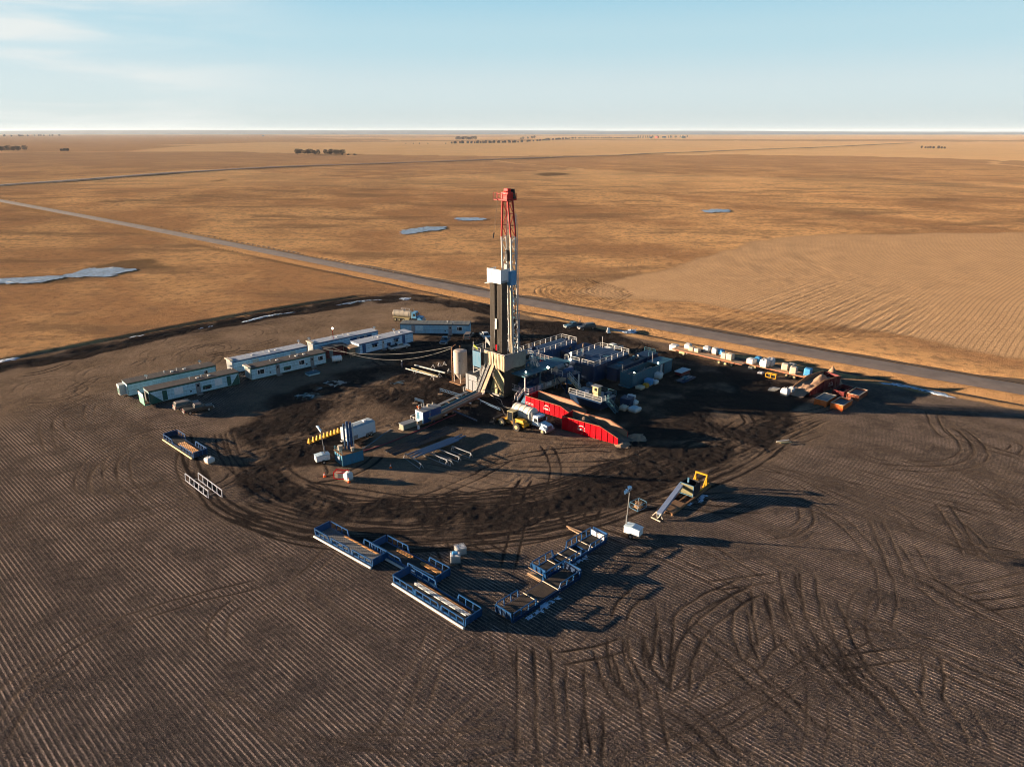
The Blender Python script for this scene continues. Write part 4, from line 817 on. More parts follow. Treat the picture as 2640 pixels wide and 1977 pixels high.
# monkey board: open-topped white box with one blue-grey side in shade
MKU, MKV = 1.3, -2.2
mk = MB().box(MKU, MKU + 2.7, -MKV, -MKV + 0.07, 24.3, 27.1).box(MKU - .05, MKU + .02, -MKV - .02, -MKV + 4.0, 24.2, 27.1).box(MKU, MKU + 2.7, -MKV + 3.95, -MKV + 4.02, 24.8, 27.0); mko = mk.build('racking_board', WHITE2, rig)
mb = MB().box(MKU + .1, MKU + 2.8, -MKV + .1, -MKV + 3.9, 24.3, 24.4)
for k in range(8): mb.bar((MKU + .1, -MKV + .3 + k * .45, 24.9), (MKU + 1.9, -MKV + .3 + k * .45, 24.9), .07)
mb.build('board_fingers', DARK, mko)
mb = MB().box(MKU - 1.0, MKU + .0, -MKV + 2.6, -MKV + 3.8, 24.1, 24.2); mb.build('board_step', WHITE, mko)
mb = MB().bar((MKU + 2.4, -MKV + .1, 24.3), (5.6, -MV - 1.3, 19.5), .14).bar((MKU + 2.4, -MKV + 3.4, 24.3), (5.6, -MV + 1.3, 19.5), .14).box(3.6, 5.2, 1.5, 2.6, 23.6, 26.5); mb.build('board_brace', mat('brace_blue', (0.08, 0.26, 0.46), 0.5), mko)
MB().bar((MKU - .07, -MKV + 2.6, 26.5), (MKU - .07, -MKV + 2.6, 25.2), .04).bar((MKU - .07, -MKV + 2.6, 25.2), (MKU - .07, -MKV + 2.2, 25.2), .04).bar((MKU - .07, -MKV + 1.9, 25.2), (MKU - .07, -MKV + 1.9, 25.9), .04).bar((MKU - .07, -MKV + 1.4, 25.2), (MKU - .07, -MKV + 1.4, 26.0), .04).bar((MKU - .07, -MKV + 1.9, 25.9), (MKU - .07, -MKV + 1.4, 25.9), .04).bar((MKU - .07, -MKV + .8, 25.1), (MKU - .07, -MKV + .8, 25.9), .04).bar((MKU - .07, -MKV + .45, 24.3), (MKU - .07, -MKV + .45, 27), .03).build('panel_marks', CREAM, mko)
MB().bar((1.0, 3.9, 12.4), (1.0, 3.9, 16.0), .05).box(1.3, 1.35, 3.5, 4.0, 14.3, 16.6).build('racking_sign', WHITE, rig)
MB().box(1.2, 1.24, 3.45, 3.75, 9.6, 10.9).build('red_cylinder', RED, rig)
# stands of pipe racked upright
pm = MB().cyl((0, 0, 0), (0, 0, 18.2), 0.085, n=7); p0 = pm.build('drill_pipe', PIPE)
cnt = 0
for (v0, nv, du, nu, lab, grp) in [(-6.0, 6, 1.7, 6, 'dark steel drill pipe racked upright in the left stand under the monkey board', 'drill pipes racked in the left stand'), (-3.75, 6, 1.6, 8, 'steel drill pipe racked upright in the right stand under the monkey board', 'drill pipes racked in the right stand')]:
    for a in range(nv):
        for b in range(nu):
            o = p0 if cnt == 0 else p0.copy()
            if cnt: COL.objects.link(o)
            cnt += 1; o.location = RP(du + b * .22, v0 + a * .24 + .3, 6.55); tag(o, lab, 'drill pipe', grp)
# hook hanging on its line beside the mast
hk = thing('hook', 'small dark hook hanging on a thin line left of the mast', 'hook', RP(3.6, -6.6, 33), TH)
MB().tube([(0, 0, 0), (.12, 0, .35), (.05, 0, .7), (.3, 0, .9), (.25, 0, 1.1)], .13).build('hook_body', DARK, hk); MB().bar((.25, 0, 1.1), (.5, -1.0, 8.1), .03).build('line', DARK, hk)
# flags on the cabin rail
f1 = thing('flag', 'white flag drooping from a pole behind the rig floor', 'flag', RP(3.0, -8.6, 8.4), TH)
MB().bar((0, 0, 0), (0, 0, 3.0), .08).build('pole', WHITE, f1)
def cloth(m, nm, par, w_, h_, z): 
    mb = MB()
    for i in range(9):
        for j in range(5): s = i / 8; mb.v.append((s * w_ * .3, -s * w_, z - j / 4 * h_ * (1 - .45 * s) - s * s * h_ * .9 + .06 * math.sin(s * 9 + j)))
    for i in range(8):
        for j in range(4): k = i * 5 + j; mb.f.append((k, k + 5, k + 6, k + 1)); mb.smooth.append(True)
    o = mb.build(nm, m, par); q = o.modifiers.new('thickness', 'SOLIDIFY'); q.thickness = 0.02
cloth(WHITE, 'cloth', f1, 1.1, 1.4, 2.9)
f2 = thing('windsock', 'yellow green windsock on a pole at the cabin corner left of the rig floor', 'windsock', RP(-0.9, -8.5, 9.1), TH)
MB().bar((0, 0, 0), (0, 0, 2.0), .07).build('pole', WHITE, f2); cloth(mat('windsock_cloth', (0.35, 0.42, 0.02), .7), 'cloth', f2, 1.1, .7, 1.3)
# ramp/walkway frame behind the floor
wk = rthing('walkway', 'white railed walkway running behind the rig floor', 'walkway', 2.5, -9.4)
MB().box(0, 12, -.5, .9, 6.2, 6.35).build('deck', GREY, wk); rail(MB(), [(0, .9, 6.35), (12, .9, 6.35)], 1.1, 2).build('railing', WHITE, wk)
mb = MB(); [mb.bar((x, y, 0), (x, y, 6.2), .14) for x in (.3, 6, 11.7) for y in (-.4, .8)]; mb.build('post', GREY, wk)

# silo tank on legs left of the floor
sp = at(1188, 985)
sl = thing('silo', 'cream silo with a cone bottom standing left of the rig floor', 'silo', sp, TH)
mb = MB().cyl((0, 0, 2.5), (0, 0, 7.5), 1.56, n=40, caps=False).cyl((0, 0, .6), (0, 0, 2.5), .28, 1.56, n=40, caps=False).cyl((0, 0, 7.5), (0, 0, 7.75), 1.56, .9, n=40); mb.build('silo_body', SILO, sl)
mb = MB(); [mb.bar((1.45 * math.cos(a), 1.45 * math.sin(a), 0), (1.45 * math.cos(a), 1.45 * math.sin(a), 3.4), .14) for a in (.78, 2.35, 3.93, 5.5)]; mb.build('leg', SILO, sl)
mb = MB().bar((-1.2, 1.5, 0), (-1.2, 1.5, 8.3), .13).bar((-1.5, 1.2, 0.2), (-1.5, 1.2, 7.6), .08)
for k in range(6): mb.bar((-1.2, 1.5, 1.2 + k * 1.2), (-1.0, 1.15, 1.2 + k * 1.2), .1)
mb.bar((-1.2, 1.5, 8.2), (-.4, .9, 8.9), .08).bar((0, 0, 7.7), (0, 0, 8.7), .1).build('fill_pipe', RUST, sl)
MB().box(-1.8, 2.4, -1.8, 1.9, 0, .18).build('skid', RUST, sl)
MB().add([(-.9, -1.30, 5.6), (-.8, -1.36, 5.6)], []).box(-1.35, -1.2, -.95, -.65, 5.4, 5.75).box(-1.24, -1.1, -1.2, -1.0, 5.4, 5.75).build('stencil_marks', DARK, sl)
# grey utility house in front of the silo
p = at(1201, 1003); ut = thing('utility_house', 'grey panelled utility house between the silo and the rig stairs', 'utility house', RP(-2.2, -6.15), TH)
MB().box(0, 3.0, 0, 3.6, .25, 3.9).build('wall', PANEL, ut); MB().box(-.03, .02, 2.75, 2.95, .25, 3.9).box(-.03, .02, .0, .35, .25, 3.9).build('door_gap', DARK, ut)
MB().box(-.06, .0, .45, 2.65, 2.55, 2.62).box(-.06, 0, 1.5, 1.56, .3, 2.5).build('door_bar', DARK, ut); MB().box(-.25, 3.2, -.1, 3.7, 0, .25).build('skid', RUST, ut); MB().box(-.05, 3.1, -.05, 3.65, 3.9, 4.0).build('roof', DARK, ut)
mb = MB(); [mb.box(-.09, -.03, .02, .33, .4 + .5 * k, .62 + .5 * k) for k in range(7)]; mb.build('louvre', WHITE, ut)

# drawworks and engines behind the floor
dw = rthing('drawworks', 'dark blue drawworks skid with rails right of the mast foot', 'drawworks', 7.0, -6.8)
MB().box(0, 7.6, -5.6, 0, 3.2, 3.5).box(.2, 7.4, -5.4, -.2, 0, .4).build('skid', NAVY, dw)
mb = MB(); [mb.bar((x, y, .3), (x, y, 3.3), .25) for x in (.4, 3.8, 7.2) for y in (-5.3, -.4)]; mb.build('post', NAVY, dw)
MB().cyl((2, -4.6, 4.6), (2, -1, 4.6), .95, n=20).box(1.0, 3.2, -4.9, -4.4, 3.5, 5.6).box(1.0, 3.2, -1.3, -.8, 3.5, 5.6).build('drum', BLUE, dw)
MB().box(4.0, 7.0, -2.0, -.6, 3.5, 5.1).box(4.3, 6.8, -1.8, -.8, 5.1, 5.6).cyl((4.2, -1.2, 5.6), (4.2, -1.2, 6.8), .14).build('engine', DARK, dw)
MB().box(4.0, 7.0, -4.6, -3.0, 3.5, 5.0).cyl((5.5, -3.8, 5.0), (5.5, -3.8, 6.5), .14).box(4.3, 6.7, -4.3, -3.3, 5.0, 5.5).build('engine', TEAL, dw)
rail(MB(), [(.1, -5.6, 3.5), (7.5, -5.6, 3.5)], 1.05).build('railing', WHITE, dw)
ld = rthing('stair_tower', 'white railed stair tower at the right corner of the rig floor', 'stair tower', 6.9, 0.5)
MB().box(0, 1.6, -.9, .9, 6.2, 6.35).box(.2, 1.5, -.8, .7, 4.0, 4.15).build('landing', TEAL, ld); rail(MB(), [(0, -.9, 6.35), (1.6, -.9, 6.35), (1.6, .9, 6.35)], 1.15, .9, .09, .1).build('railing', WHITE, ld)
stair(ld, (3.6, -.4, 3.4), (1.5, -.4, 6.3), .8, WHITE, WHITE, 9); stair(ld, (0.3, -.6, 0.2), (1.6, -.6, 4.0), .8, TEAL, TEAL, 10)
mb = MB(); [mb.bar((x, y, 0), (x, y, 6.2), .12) for x in (.05, 1.55) for y in (-.85, .85)]; mb.build('post', TEAL, ld)
# loose junk and hoses by the pumps
for k, (u, v, lab) in enumerate([(14.5, -5.2, 'coiled hoses and fittings heaped on a crate left of the pump roof end'), (16.6, -4.4, 'red and white fittings heaped right of the coiled hoses')]):
    t = rthing('fittings_heap', lab, 'fittings', u, v, 2.4); mb = MB()
    for q in range(26): a = [random.uniform(-1, 1) for _ in range(6)]; mb.bar((a[0], a[1], .1 + abs(a[2])), (a[3], a[4], .1 + abs(a[5])), random.uniform(.08, .22))
    mb.build('fitting', [DARK, REDM][k], t); MB().box(-1.3, 1.3, -1.2, 1.2, -2.4, 0.05).build('crate', NAVY, t)

# ------------------------------------------------------------------ pump house
ph_ = rthing('pump_house', 'open sided pump house with a blue metal roof and floodlights right of the rig', 'pump house', 2.2, 1.3)
MB().box(0, 15.2, -2.6, 1.9, 4.95, 5.08).build('roof', TEAL, ph_)
mb = MB(); [mb.box(k * 1.9 + .05, k * 1.9 + .09, -2.55, 1.85, 5.08, 5.12) for k in range(8)]; mb.box(-.06, .0, -2.62, 1.92, 4.85, 5.15).build('roof_seam', TEAL, ph_)
MB().box(.1, 15, -3.6, 2.0, 1.35, 1.5).box(.4, 14.8, -3.2, -2.9, .9, 1.35).box(.4, 14.8, 1.4, 1.7, .9, 1.35).build('deck', GREY, ph_)
for x, y in [(.12, -2.5), (.12, 1.8), (5.0, -2.5), (5.0, 1.8), (10.0, -2.5), (10, 1.8), (15.0, -2.5), (15.0, 1.8)]: MB().bar((x, y, 0 if x > 5 else 1.5), (x, y, 4.95), .2).build('post', WHITE if x < 1 else TEAL, ph_)
mb = MB(); [mb.bar((x, y, 0), (x, y, 1.35), .2) for x in (.5, 5, 10, 14.5) for y in (-3.2, 1.6)]; mb.build('leg', NAVY, ph_)
rail(MB(), [(.1, 1.9, 1.5), (.1, -1.0, 1.5)], 1.05, 1.2).build('railing', WHITE, ph_); rail(MB(), [(.1, -2.6, 1.5), (.1, -3.6, 1.5), (2.2, -3.6, 1.5)], 1.05, 1.0).build('railing', WHITE, ph_); rail(MB(), [(4.0, -3.6, 1.5), (9.0, -3.6, 1.5)], 1.05, 1.6).build('railing', WHITE, ph_)
MB().box(3.0, 3.8, -3.62, -3.55, 1.6, 2.5).build('guard_panel', WHITE, ph_); MB().box(6.0, 7.6, -3.62, -3.55, 1.6, 2.3).build('guard_panel', WHITE, ph_); MB().box(.06, .1, -3.6, 1.9, 1.15, 1.5).build('kick_plate', WHITE, ph_)
stair(ph_, (-1.9, -1.8, .1), (.1, -1.8, 1.5), .9, SKY, WHITE, 6)
for x in (1.6, 8.2):
    e = MB().box(x, x + 2.8, -1.6, .9, 1.5, 2.6).cyl((x + .3, -1.1, 2.9), (x + 2.4, -1.1, 2.9), .45, n=14).cyl((x + .3, .2, 2.9), (x + 2.4, .2, 2.9), .45, n=14).box(x + 2.9, x + 4.9, -1.2, .6, 1.5, 3.2).cyl((x + 3.9, -.3, 3.2), (x + 3.9, -.3, 4.0), .3); e.build('mud_pump', NAVY, ph_)
MB().box(.5, 2.2, -3.0, -2.2, 1.5, 2.4).cyl((2.7, -2.8, 1.5), (2.7, -2.8, 2.3), .3).box(4.4, 5.2, -3.2, -2.6, 1.5, 2.4).build('control_box', SKY, ph_)
for x, y, r_ in [(1.6, -1.3, .12), (7.2, -2.75, .2), (15.0, -2.75, .2)]:
    MB().bar((x, y, 5.0), (x, y, 5.4), .07).build('lamp_bracket', GREY, ph_)
    MB().cyl((x - .05, y - .25, 5.5), (x + .1, y + .1, 5.5), r_, n=14).build('floodlight', LAMP, ph_)
MB().box(-.6, 1.8, -4.0, -3.0, 0, 1.3).frus((-2.0, -.6, -4.4, -3.2), (-.8, -.5, -4.0, -3.2), 0, 1.2).build('suction_box', SKY, ph_)

# ------------------------------------------------------------------ mud tanks and the solids platform
def mud_tank(label, u0, u1, v0, v1, h, m, top=None, rails=(), drz=0.0, lip=True):
    t = rthing('mud_tank', label, 'mud tank', u0, v0, 0, drz); L = u1 - u0; W_ = v1 - v0
    body = MB().box(0, L, -W_, 0, .3, h)
    k = 1.0
    while k < L: body.box(k, k + .1, -W_ - .06, -W_, .4, h - .15).box(k, k + .1, 0, .06, .4, h - .15); k += 1.5
    body.build('wall', m, t); MB().box(-.2, L + .2, -W_ + .2, -.2, 0, .3).build('skid', DARK, t)
    d = MB().box(-.12, L + .12, -W_ - .12, .12, h, h + .1); k = .6
    while k < L: d.box(k, k + .08, -W_, 0, h + .1, h + .115); k += 1.1
    d.build('deck', top or m, t)
    for r_ in rails: rail(MB(), [(a, -b, h + .1) for a, b in r_], 1.1, 2.2, .08, .12).build('railing', WHITE, t)
    return t, L, W_
def clutter(t, L, W_, h, n, mats, seed):
    rr = random.Random(seed)
    for k in range(n):
        x, y = rr.uniform(.8, L - 1), -rr.uniform(.5, W_ - .5); s = rr.uniform(.25, .7); mb = MB()
        c = rr.random()
        if c < .4: mb.box(x - s, x + s, y - s * .5, y + s * .5, h, h + s * 1.1).cyl((x, y, h + s), (x, y, h + s * 2.1), s * .3, n=8); nm = 'agitator_motor'
        elif c < .7: mb.cyl((x - s, y, h + .3), (x + s, y, h + .3), .18, n=8).box(x - .15, x + .15, y - .2, y + .2, h, h + .8); nm = 'pump'
        else: mb.box(x - s, x + s, y - s, y + s, h + .1, h + .2); nm = 'hatch'
        mb.build(nm, rr.choice(mats), t)
t, L, W_ = mud_tank('long blue mud tank with white railings behind the drawworks', 17.2, 33.8, -12.0, -7.0, 3.9, BLUE, DECKB, [[(0, 0), (16.6, 0), (16.6, 5.0)], [(0, 5.0), (16.6, 5.0)], [(0, 0), (0, 1.2)], [(0, 3.4), (0, 5.0)]]); clutter(t, L, W_, 3.9, 4, [NAVY, DARK], 3)
t, L, W_ = mud_tank('flat blue tank without rails between the two railed mud tanks', 27.0, 36.5, -6.6, -1.4, 3.2, NAVY, DECKB); clutter(t, L, W_, 3.2, 4, [DARK, TEAL, WOOD], 4); MB().cyl((5, -3, 3.6), (7.5, -1.2, 3.6), .2).build('pipe', WOOD, t)
t, L, W_ = mud_tank('wide blue mud tank fully fenced by white railings, a lamp at its corner', 20.2, 34.0, .2, 8.6, 4.0, NAVY, DECKB, [[(0, 0), (13.8, 0), (13.8, 8.4), (0, 8.4)], [(0, 0), (0, 1.0)], [(0, 1.8), (0, 4.2)], [(0, 5.0), (0, 8.4)]]); clutter(t, L, W_, 4.1, 8, [NAVY, DARK, TEAL], 5)
MB().box(1.0, 3.4, -3.4, -1.0, 4.12, 4.16).box(1.0, 3.4, -7.6, -5.2, 4.12, 4.16).build('open_hatch', DARK, t); MB().bar((.3, -1.5, 4.1), (.3, -1.5, 5.6), .06).cyl((.3, -1.5, 5.6), (.3, -1.4, 5.9), .2).build('floodlight', LAMP, t); MB().bar((13.4, -1, 4.1), (13.2, -1, 7.0), .06).build('mast_arm', WHITE, t)
t, L, W_ = mud_tank('navy tank with a ribbed roof between the fenced tank and the silver tank', 24.4, 36.8, 9.2, 12.0, 3.2, NAVY, mat('deck_grey', (.05, .065, .08), .6)); clutter(t, L, W_, 3.2, 7, [DARK, TEAL, WHITE], 6)
MB().box(12.0, 17, -3, .5, 0, 3.4).build('rear_compartment', NAVY, t); rail(MB(), [(13, -2.8, 3.4), (16, -2.8, 3.4), (16, .3, 3.4)], 1.0).build('railing', TEAL, t)
sv = rthing('open_tank', 'teal grey open topped tank with piping inside at the right end of the tanks', 'open tank', 24.0, 13.2, 0, R(-1))
MB().box(0, 16.2, -3.4, -3.28, .3, 2.9).box(0, 16.2, -.12, 0, .3, 2.9).box(0, .12, -3.28, -.12, .3, 2.9).box(16.08, 16.2, -3.28, -.12, .3, 2.9).box(0.1, 16.1, -3.3, -.1, .3, .4).build('wall', TEAL, sv); MB().box(10.6, 16.3, -3.5, .1, 2.92, 3.05).build('roof', TEAL, sv); MB().box(11.2, 11.9, -3.46, -3.41, .4, 2.85).build('door', WHITE, sv)
MB().box(12.3, 12.8, -3.46, -3.41, .4, 2.85).build('door', DARK, sv); MB().box(-.9, 0, -3.2, -.2, .0, .3).box(-.3, 16.4, -3.3, -.1, 0, .3).build('skid', TEAL, sv)
mb = MB().bar((.4, -.3, 2.9), (.4, -.3, 4.6), .07).bar((10.5, -1.5, 3), (10.5, -1.5, 5.6), .07).tube([(1, -1.6, 2.6), (3, -1.6, 2.6), (4, -1.0, 1.6), (6, -2.4, 2.6), (9, -2.4, 2.6)], .14).tube([(2, -2.6, 1.2), (5, -2.6, 2.2), (8, -1.2, 2.4)], .12); mb.bar((0.1, -.06, 3.1), (9, -.06, 3.1), .08).build('piping', GREY, sv)
MB().cyl((1.2, -3.0, 3.1), (1.2, -2.9, 3.3), .14).cyl((10.4, -3.2, 3.3), (10.4, -3.1, 3.5), .16).build('floodlight', LAMP, sv); rail(MB(), [(.05, -.06, 2.9), (.05, -3.3, 2.9)], .9, 1.5, .05, .06).build('railing', TEAL, sv)
# elevated solids-control platform
pf = rthing('shaker_platform', 'elevated blue platform with white railings and a stair down to the lower tank deck', 'platform', 10.6, 2.6)
MB().box(0, 4.9, -6.0, 0, 3.75, 3.95).build('deck', NAVY, pf); mb = MB(); [mb.bar((x, y, 0), (x, y, 3.75), .22) for x in (.2, 4.7) for y in (-5.8, -.3)]; mb.bar((.2, -5.8, .3), (.2, -2.5, 3.6), .12).build('leg', NAVY, pf)
rail(MB(), [(0, 0, 3.95), (0, -4.7, 3.95)], 1.05, 1.5).build('railing', WHITE, pf); rail(MB(), [(4.9, 0, 3.95), (4.9, -6, 3.95), (1.4, -6, 3.95)], 1.05, 1.7).build('railing', TEAL, pf)
MB().cyl((1.4, -1.6, 4.6), (3.9, -1.6, 4.6), .6, n=16).box(1.2, 4.2, -2.3, -.9, 3.95, 4.3).build('centrifuge', GREY, pf); MB().cyl((1.6, -3.9, 4.5), (3.4, -3.9, 4.5), .5, n=16).box(3.4, 4.3, -4.4, -3.4, 3.95, 4.9).build('centrifuge', BLUE, pf)
stair(pf, (-.6, -10.0, 2.2), (.6, -5.9, 3.95), .9, CREAM, WHITE, 9, side=(1, 0.25, 0)); MB().cyl((2.4, -7.3, 1.5), (2.4, -7.3, 4.4), .18).build('downpipe', WHITE, pf)
lo = rthing('shale_tank', 'low navy tank with railed walkway and a small white control booth', 'tank', 7.3, 12.0)
MB().frus((0.6, 5.2, -7.6, 0), (0, 5.2, -8.2, .2), 0, 2.1).build('wall', NAVY, lo); MB().box(0, 5.2, -8.2, .2, 2.1, 2.2).build('deck', GREY, lo)
rail(MB(), [(0, .2, 2.2), (0, -8.2, 2.2)], 1.05, 2.0, .07, .09).build('railing', WHITE, lo); rail(MB(), [(0, -8.2, 2.2), (1.4, -8.2, 2.2)], 1.05, 1.2).build('railing', WHITE, lo); rail(MB(), [(2.6, -8.2, 2.2), (5.2, -8.2, 2.2), (5.2, -2, 2.2)], 1.05, 1.8).build('railing', TEAL, lo)
stair(lo, (1.6, -11.0, .1), (1.6, -8.2, 2.2), .9, TEAL, TEAL, 7, side=(1, 0, 0))
bt = MB().box(1.9, 3.0, -5.9, -4.5, 2.2, 4.3); bo = bt.build('control_booth', CREAM, lo); MB().box(1.7, 3.2, -6.2, -4.2, 4.3, 4.4).build('booth_roof', GREY, bo); MB().box(1.85, 1.9, -5.6, -5.0, 3.4, 4.0).build('booth_window', GLASS, bo)
MB().cyl((2.2, -2.6, 2.6), (4, -2.6, 2.6), .35).box(2, 4.4, -3.6, -3.0, 2.2, 3.0).box(3.4, 4.8, -7.4, -6.4, 2.2, 2.9).build('motor', NAVY, lo)
for u, v, s, lab in [(15.8, 3.8, 1.6, 'blue poly tote below the right end of the raised platform'), (17.5, 8.6, 1.1, 'pale blue drum lying in front of the fenced tank'), (12.8, 21.0, 2.3, 'navy fittings crate at the right end of the low tank')]:
    t = rthing('tote', lab, 'tote', u, v, 0, .2); MB().box(0, s, -s, 0, .15, s * .8).build('tank', BAGB if s == 1.6 else (SKY if s < 1.5 else NAVY), t, bevel=.06); MB().box(0, s, -s, 0, 0, .15).build('pallet', WOOD, t); MB().cyl((s / 2, -s / 2, s * .8), (s / 2, -s / 2, s * .88), .15).build('cap', WHITE, t)

# pipework between the drawworks, the pumps and the tanks
pmf = rthing('pipe_manifold', 'tangle of steel pipes and valves between the drawworks and the mud tanks', 'pipework', 12.0, -1.6)
rr_ = random.Random(21)
for k in range(12):
    z = rr_.uniform(.3, 3.6); y = rr_.uniform(-.5, 6.5); x = rr_.uniform(0, 2.5); mb = MB(); mb.tube([(x, y, .1), (x, y, z), (x + rr_.uniform(2.5, 6), y, z), (x + rr_.uniform(3, 6), y + rr_.uniform(-1.6, 1.6), z)], rr_.uniform(.06, .15), 8)
    mb.build('pipe', rr_.choice([GREY, TEAL, WHITE, BLUE, RUST]), pmf)
for k in range(6): x, y = rr_.uniform(.5, 6), rr_.uniform(0, 6); MB().box(x, x + .7, y, y + .6, 0, rr_.uniform(.8, 2.6)).cyl((x + .3, y + .3, 2.4), (x + .3, y + .3, 3.2), .2).build('valve_box', rr_.choice([NAVY, TEAL, PANEL]), pmf)
MB().box(-.3, 7, -.8, 7, .02, .2).build('skid', NAVY, pmf)
w2 = rthing('walkway', 'white railed gangway between the long mud tank and the fenced mud tank', 'walkway', 17.6, -6.4)
MB().box(0, 1.6, -6.2, 0, 3.6, 3.72).build('deck', TEAL, w2); rail(MB(), [(0, 0, 3.72), (0, -6.2, 3.72)], 1.05, 1.3).build('railing', WHITE, w2); mb = MB(); [mb.bar((x, y, 0), (x, y, 3.6), .12) for x in (.1, 1.5) for y in (-6.0, -3, -.2)]; mb.build('post', NAVY, w2)
stair(w2, (-2.6, -5.6, .1), (0, -5.6, 3.6), .8, TEAL, WHITE, 10)

# ------------------------------------------------------------------ site trailers
def trailer(label, p, ang, L, W_, H_, wall, trim, roofm, face, ends=None, dishes=(), vents=(), extra=None):
    p = p.copy(); p.z = 0; t = thing('site_trailer', label, 'site trailer', p, ang)
    MB().box(0.05, L - .05, .05, W_ - .05, .45, H_).build('wall', wall, t)
    MB().box(.3, L - .3, .5, .8, 0, .45).box(.3, L - .3, W_ - .8, W_ - .5, 0, .45).box(-.9, .1, .5, .8, .25, .45).box(-.9, .1, W_ - .8, W_ - .5, .25, .45).build('skid', DARK, t)
    mb = MB().box(0, L, -.02, .05, H_ - .28, H_).box(0, L, W_ - .05, W_ + .02, H_ - .28, H_).box(-.02, .05, 0, W_, H_ - .2, H_).box(L - .05, L + .02, 0, W_, H_ - .2, H_).box(0, .08, -.02, .03, .45, H_).box(L - .08, L, -.02, .03, .45, H_).box(0, L, -.015, .04, .4, .5); mb.build('trim', trim, t)
    MB().box(.1, L - .1, .032, .048, 1.55, 1.59).box(.1, L - .1, .032, .048, 2.35, 2.37).build('seam', DARK, t)
    mb = MB(); k = 1.2
    while k < L: mb.box(k, k + .05, .02, W_ - .02, H_ + .1, H_ + .13); k += 1.22
    mb.box(-.05, L + .05, -.05, W_ + .05, H_, H_ + .1); mb.build('roof', roofm, t)
    for f in face:
        k, x, w_ = f[0], f[1], f[2]; m = f[3] if len(f) > 3 else None
        if k == 'door':
            d = MB().box(x, x + w_, -.03, .04, .55, 2.75).build('door', m or GREY, t); MB().box(x + w_ * .3, x + w_ * .7, -.045, -.02, 1.9, 2.4).build('door_window', GLASS, d)
            MB().box(x - .1, x + w_ + .1, -.9, -.05, .2, .5).build('step', GREY, t)
        elif k == 'slab': MB().box(x, x + w_, -.03, .04, .6, 2.75).build('door', m or trim, t)
        elif k == 'win':
            d = MB().box(x - .12, x + w_ + .12, -.04, .045, 1.35, 2.6).build('window', WHITE2, t); MB().box(x, x + w_ * .3, -.055, -.03, 1.5, 2.4).box(x + w_ * .36, x + w_, -.055, -.03, 1.45, 2.45).build('pane', GLASS, d)
        elif k == 'panel': MB().box(x, x + w_, -.035, .045, 1.2, 2.7).build('wall_panel', m or WHITE2, t)
        elif k == 'vent': MB().box(x, x + .35, -.06, .04, 1.1, 1.4).build('vent', DARK, t)
        elif k == 'ac': MB().box(x, x + w_, -.04, .04, 1.0, 1.8).build('recess', trim, t); MB().box(x + .4, x + w_ - .4, -.25, -.03, 1.0, 1.55).build('air_conditioner', DARK, t)
        elif k == 'tri': MB().add([(x, -.025, .5), (x + w_, -.025, .5 if m else H_ - .3), (x + (0 if m else w_), -.025, H_ - .3 if m else .5), (x, .045, .5), (x + w_, .045, .5 if m else H_ - .3), (x + (0 if m else w_), .045, H_ - .3 if m else .5)], [(0, 1, 2), (5, 4, 3), (0, 3, 4, 1), (1, 4, 5, 2), (2, 5, 3, 0)]).build('painted_corner', GREEN, t)
        elif k == 'shutter': MB().box(x - .2, x + w_ + .2, -.35, -.02, 2.25, 2.6).build('awning', m or BLUE, t)
    for x in vents: MB().cyl((x, W_ * .5, H_ + .1), (x, W_ * .5, H_ + .6), .09, n=8).cyl((x, W_ * .5, H_ + .55), (x, W_ * .5, H_ + .66), .17, n=8).build('roof_vent', WHITE, t)
    for x in vents: MB().box(x + 1.3, x + 1.9, W_ * .4, W_ * .4 + .5, H_ + .1, H_ + .3).build('roof_hatch', WHITE, t)
    for x, y in dishes:
        d = MB().bar((x, y, H_), (x, y, H_ + .7), .06).cyl((x - .05, y - .1, H_ + .85), (x + .02, y - .02, H_ + .9), .38, .10, 14).build('satellite_dish', WHITE2, t)
    if ends == 'porch':
        MB().box(-1.1, -1.02, .1, W_ - .1, .35, H_ - .35).box(-1.1, 0, -.02, .06, .3, .45).build('porch_panel', mat('porch_green', (0.10, 0.32, 0.22), .5, dirt=.3), t); MB().box(-1.12, -1.03, .1, W_ - .1, 2.0, H_ - .35).build('porch_panel', WHITE, t)
        MB().box(-.05, .0, .5, W_ - .5, .6, H_ - .4).build('end_wall', DARK, t)
    if ends == 'ribs': mb = MB(); [mb.box(-.10, 0.0, .3 + k * .6, .5 + k * .6, .5, H_ - .2) for k in range(int(W_ / .6))]; mb.build('end_ribs', WHITE, t); MB().box(-.5, .3, .2, W_ - .2, H_ + .1, H_ + .35).build('roof_bundle', SACK, t)
    if ends == 'vestibule': MB().box(-1.2, -.0, W_ * .5, W_ - .1, .4, H_ - .5).build('porch_wall', WHITE, t); MB().box(-1.25, -1.2, W_ * .55, W_ - .3, .6, 1.9).build('porch_door', GREEN, t)
    return t
A42 = R(42.8)
trailer('front row trailer with green corners and a porch panel, nearest the camera, brown roof', at(389, 1047), R(42.6), 19.1, 3.5, 3.2, SIDING, GREEN, ROOFD,
        [('tri', .1, 2.4, 1), ('slab', 2.6, .95, GREEN), ('panel', 5.0, 1.8), ('vent', 8.2, .3), ('door', 9.5, .95, GREY), ('vent', 10.9, .3), ('ac', 11.0, 1.8), ('panel', 13.6, 1.6), ('slab', 16.3, .85, GREEN), ('tri', 17.1, 1.85)], 'porch', [(18.6, 2.6)], (9.0, 11.5))
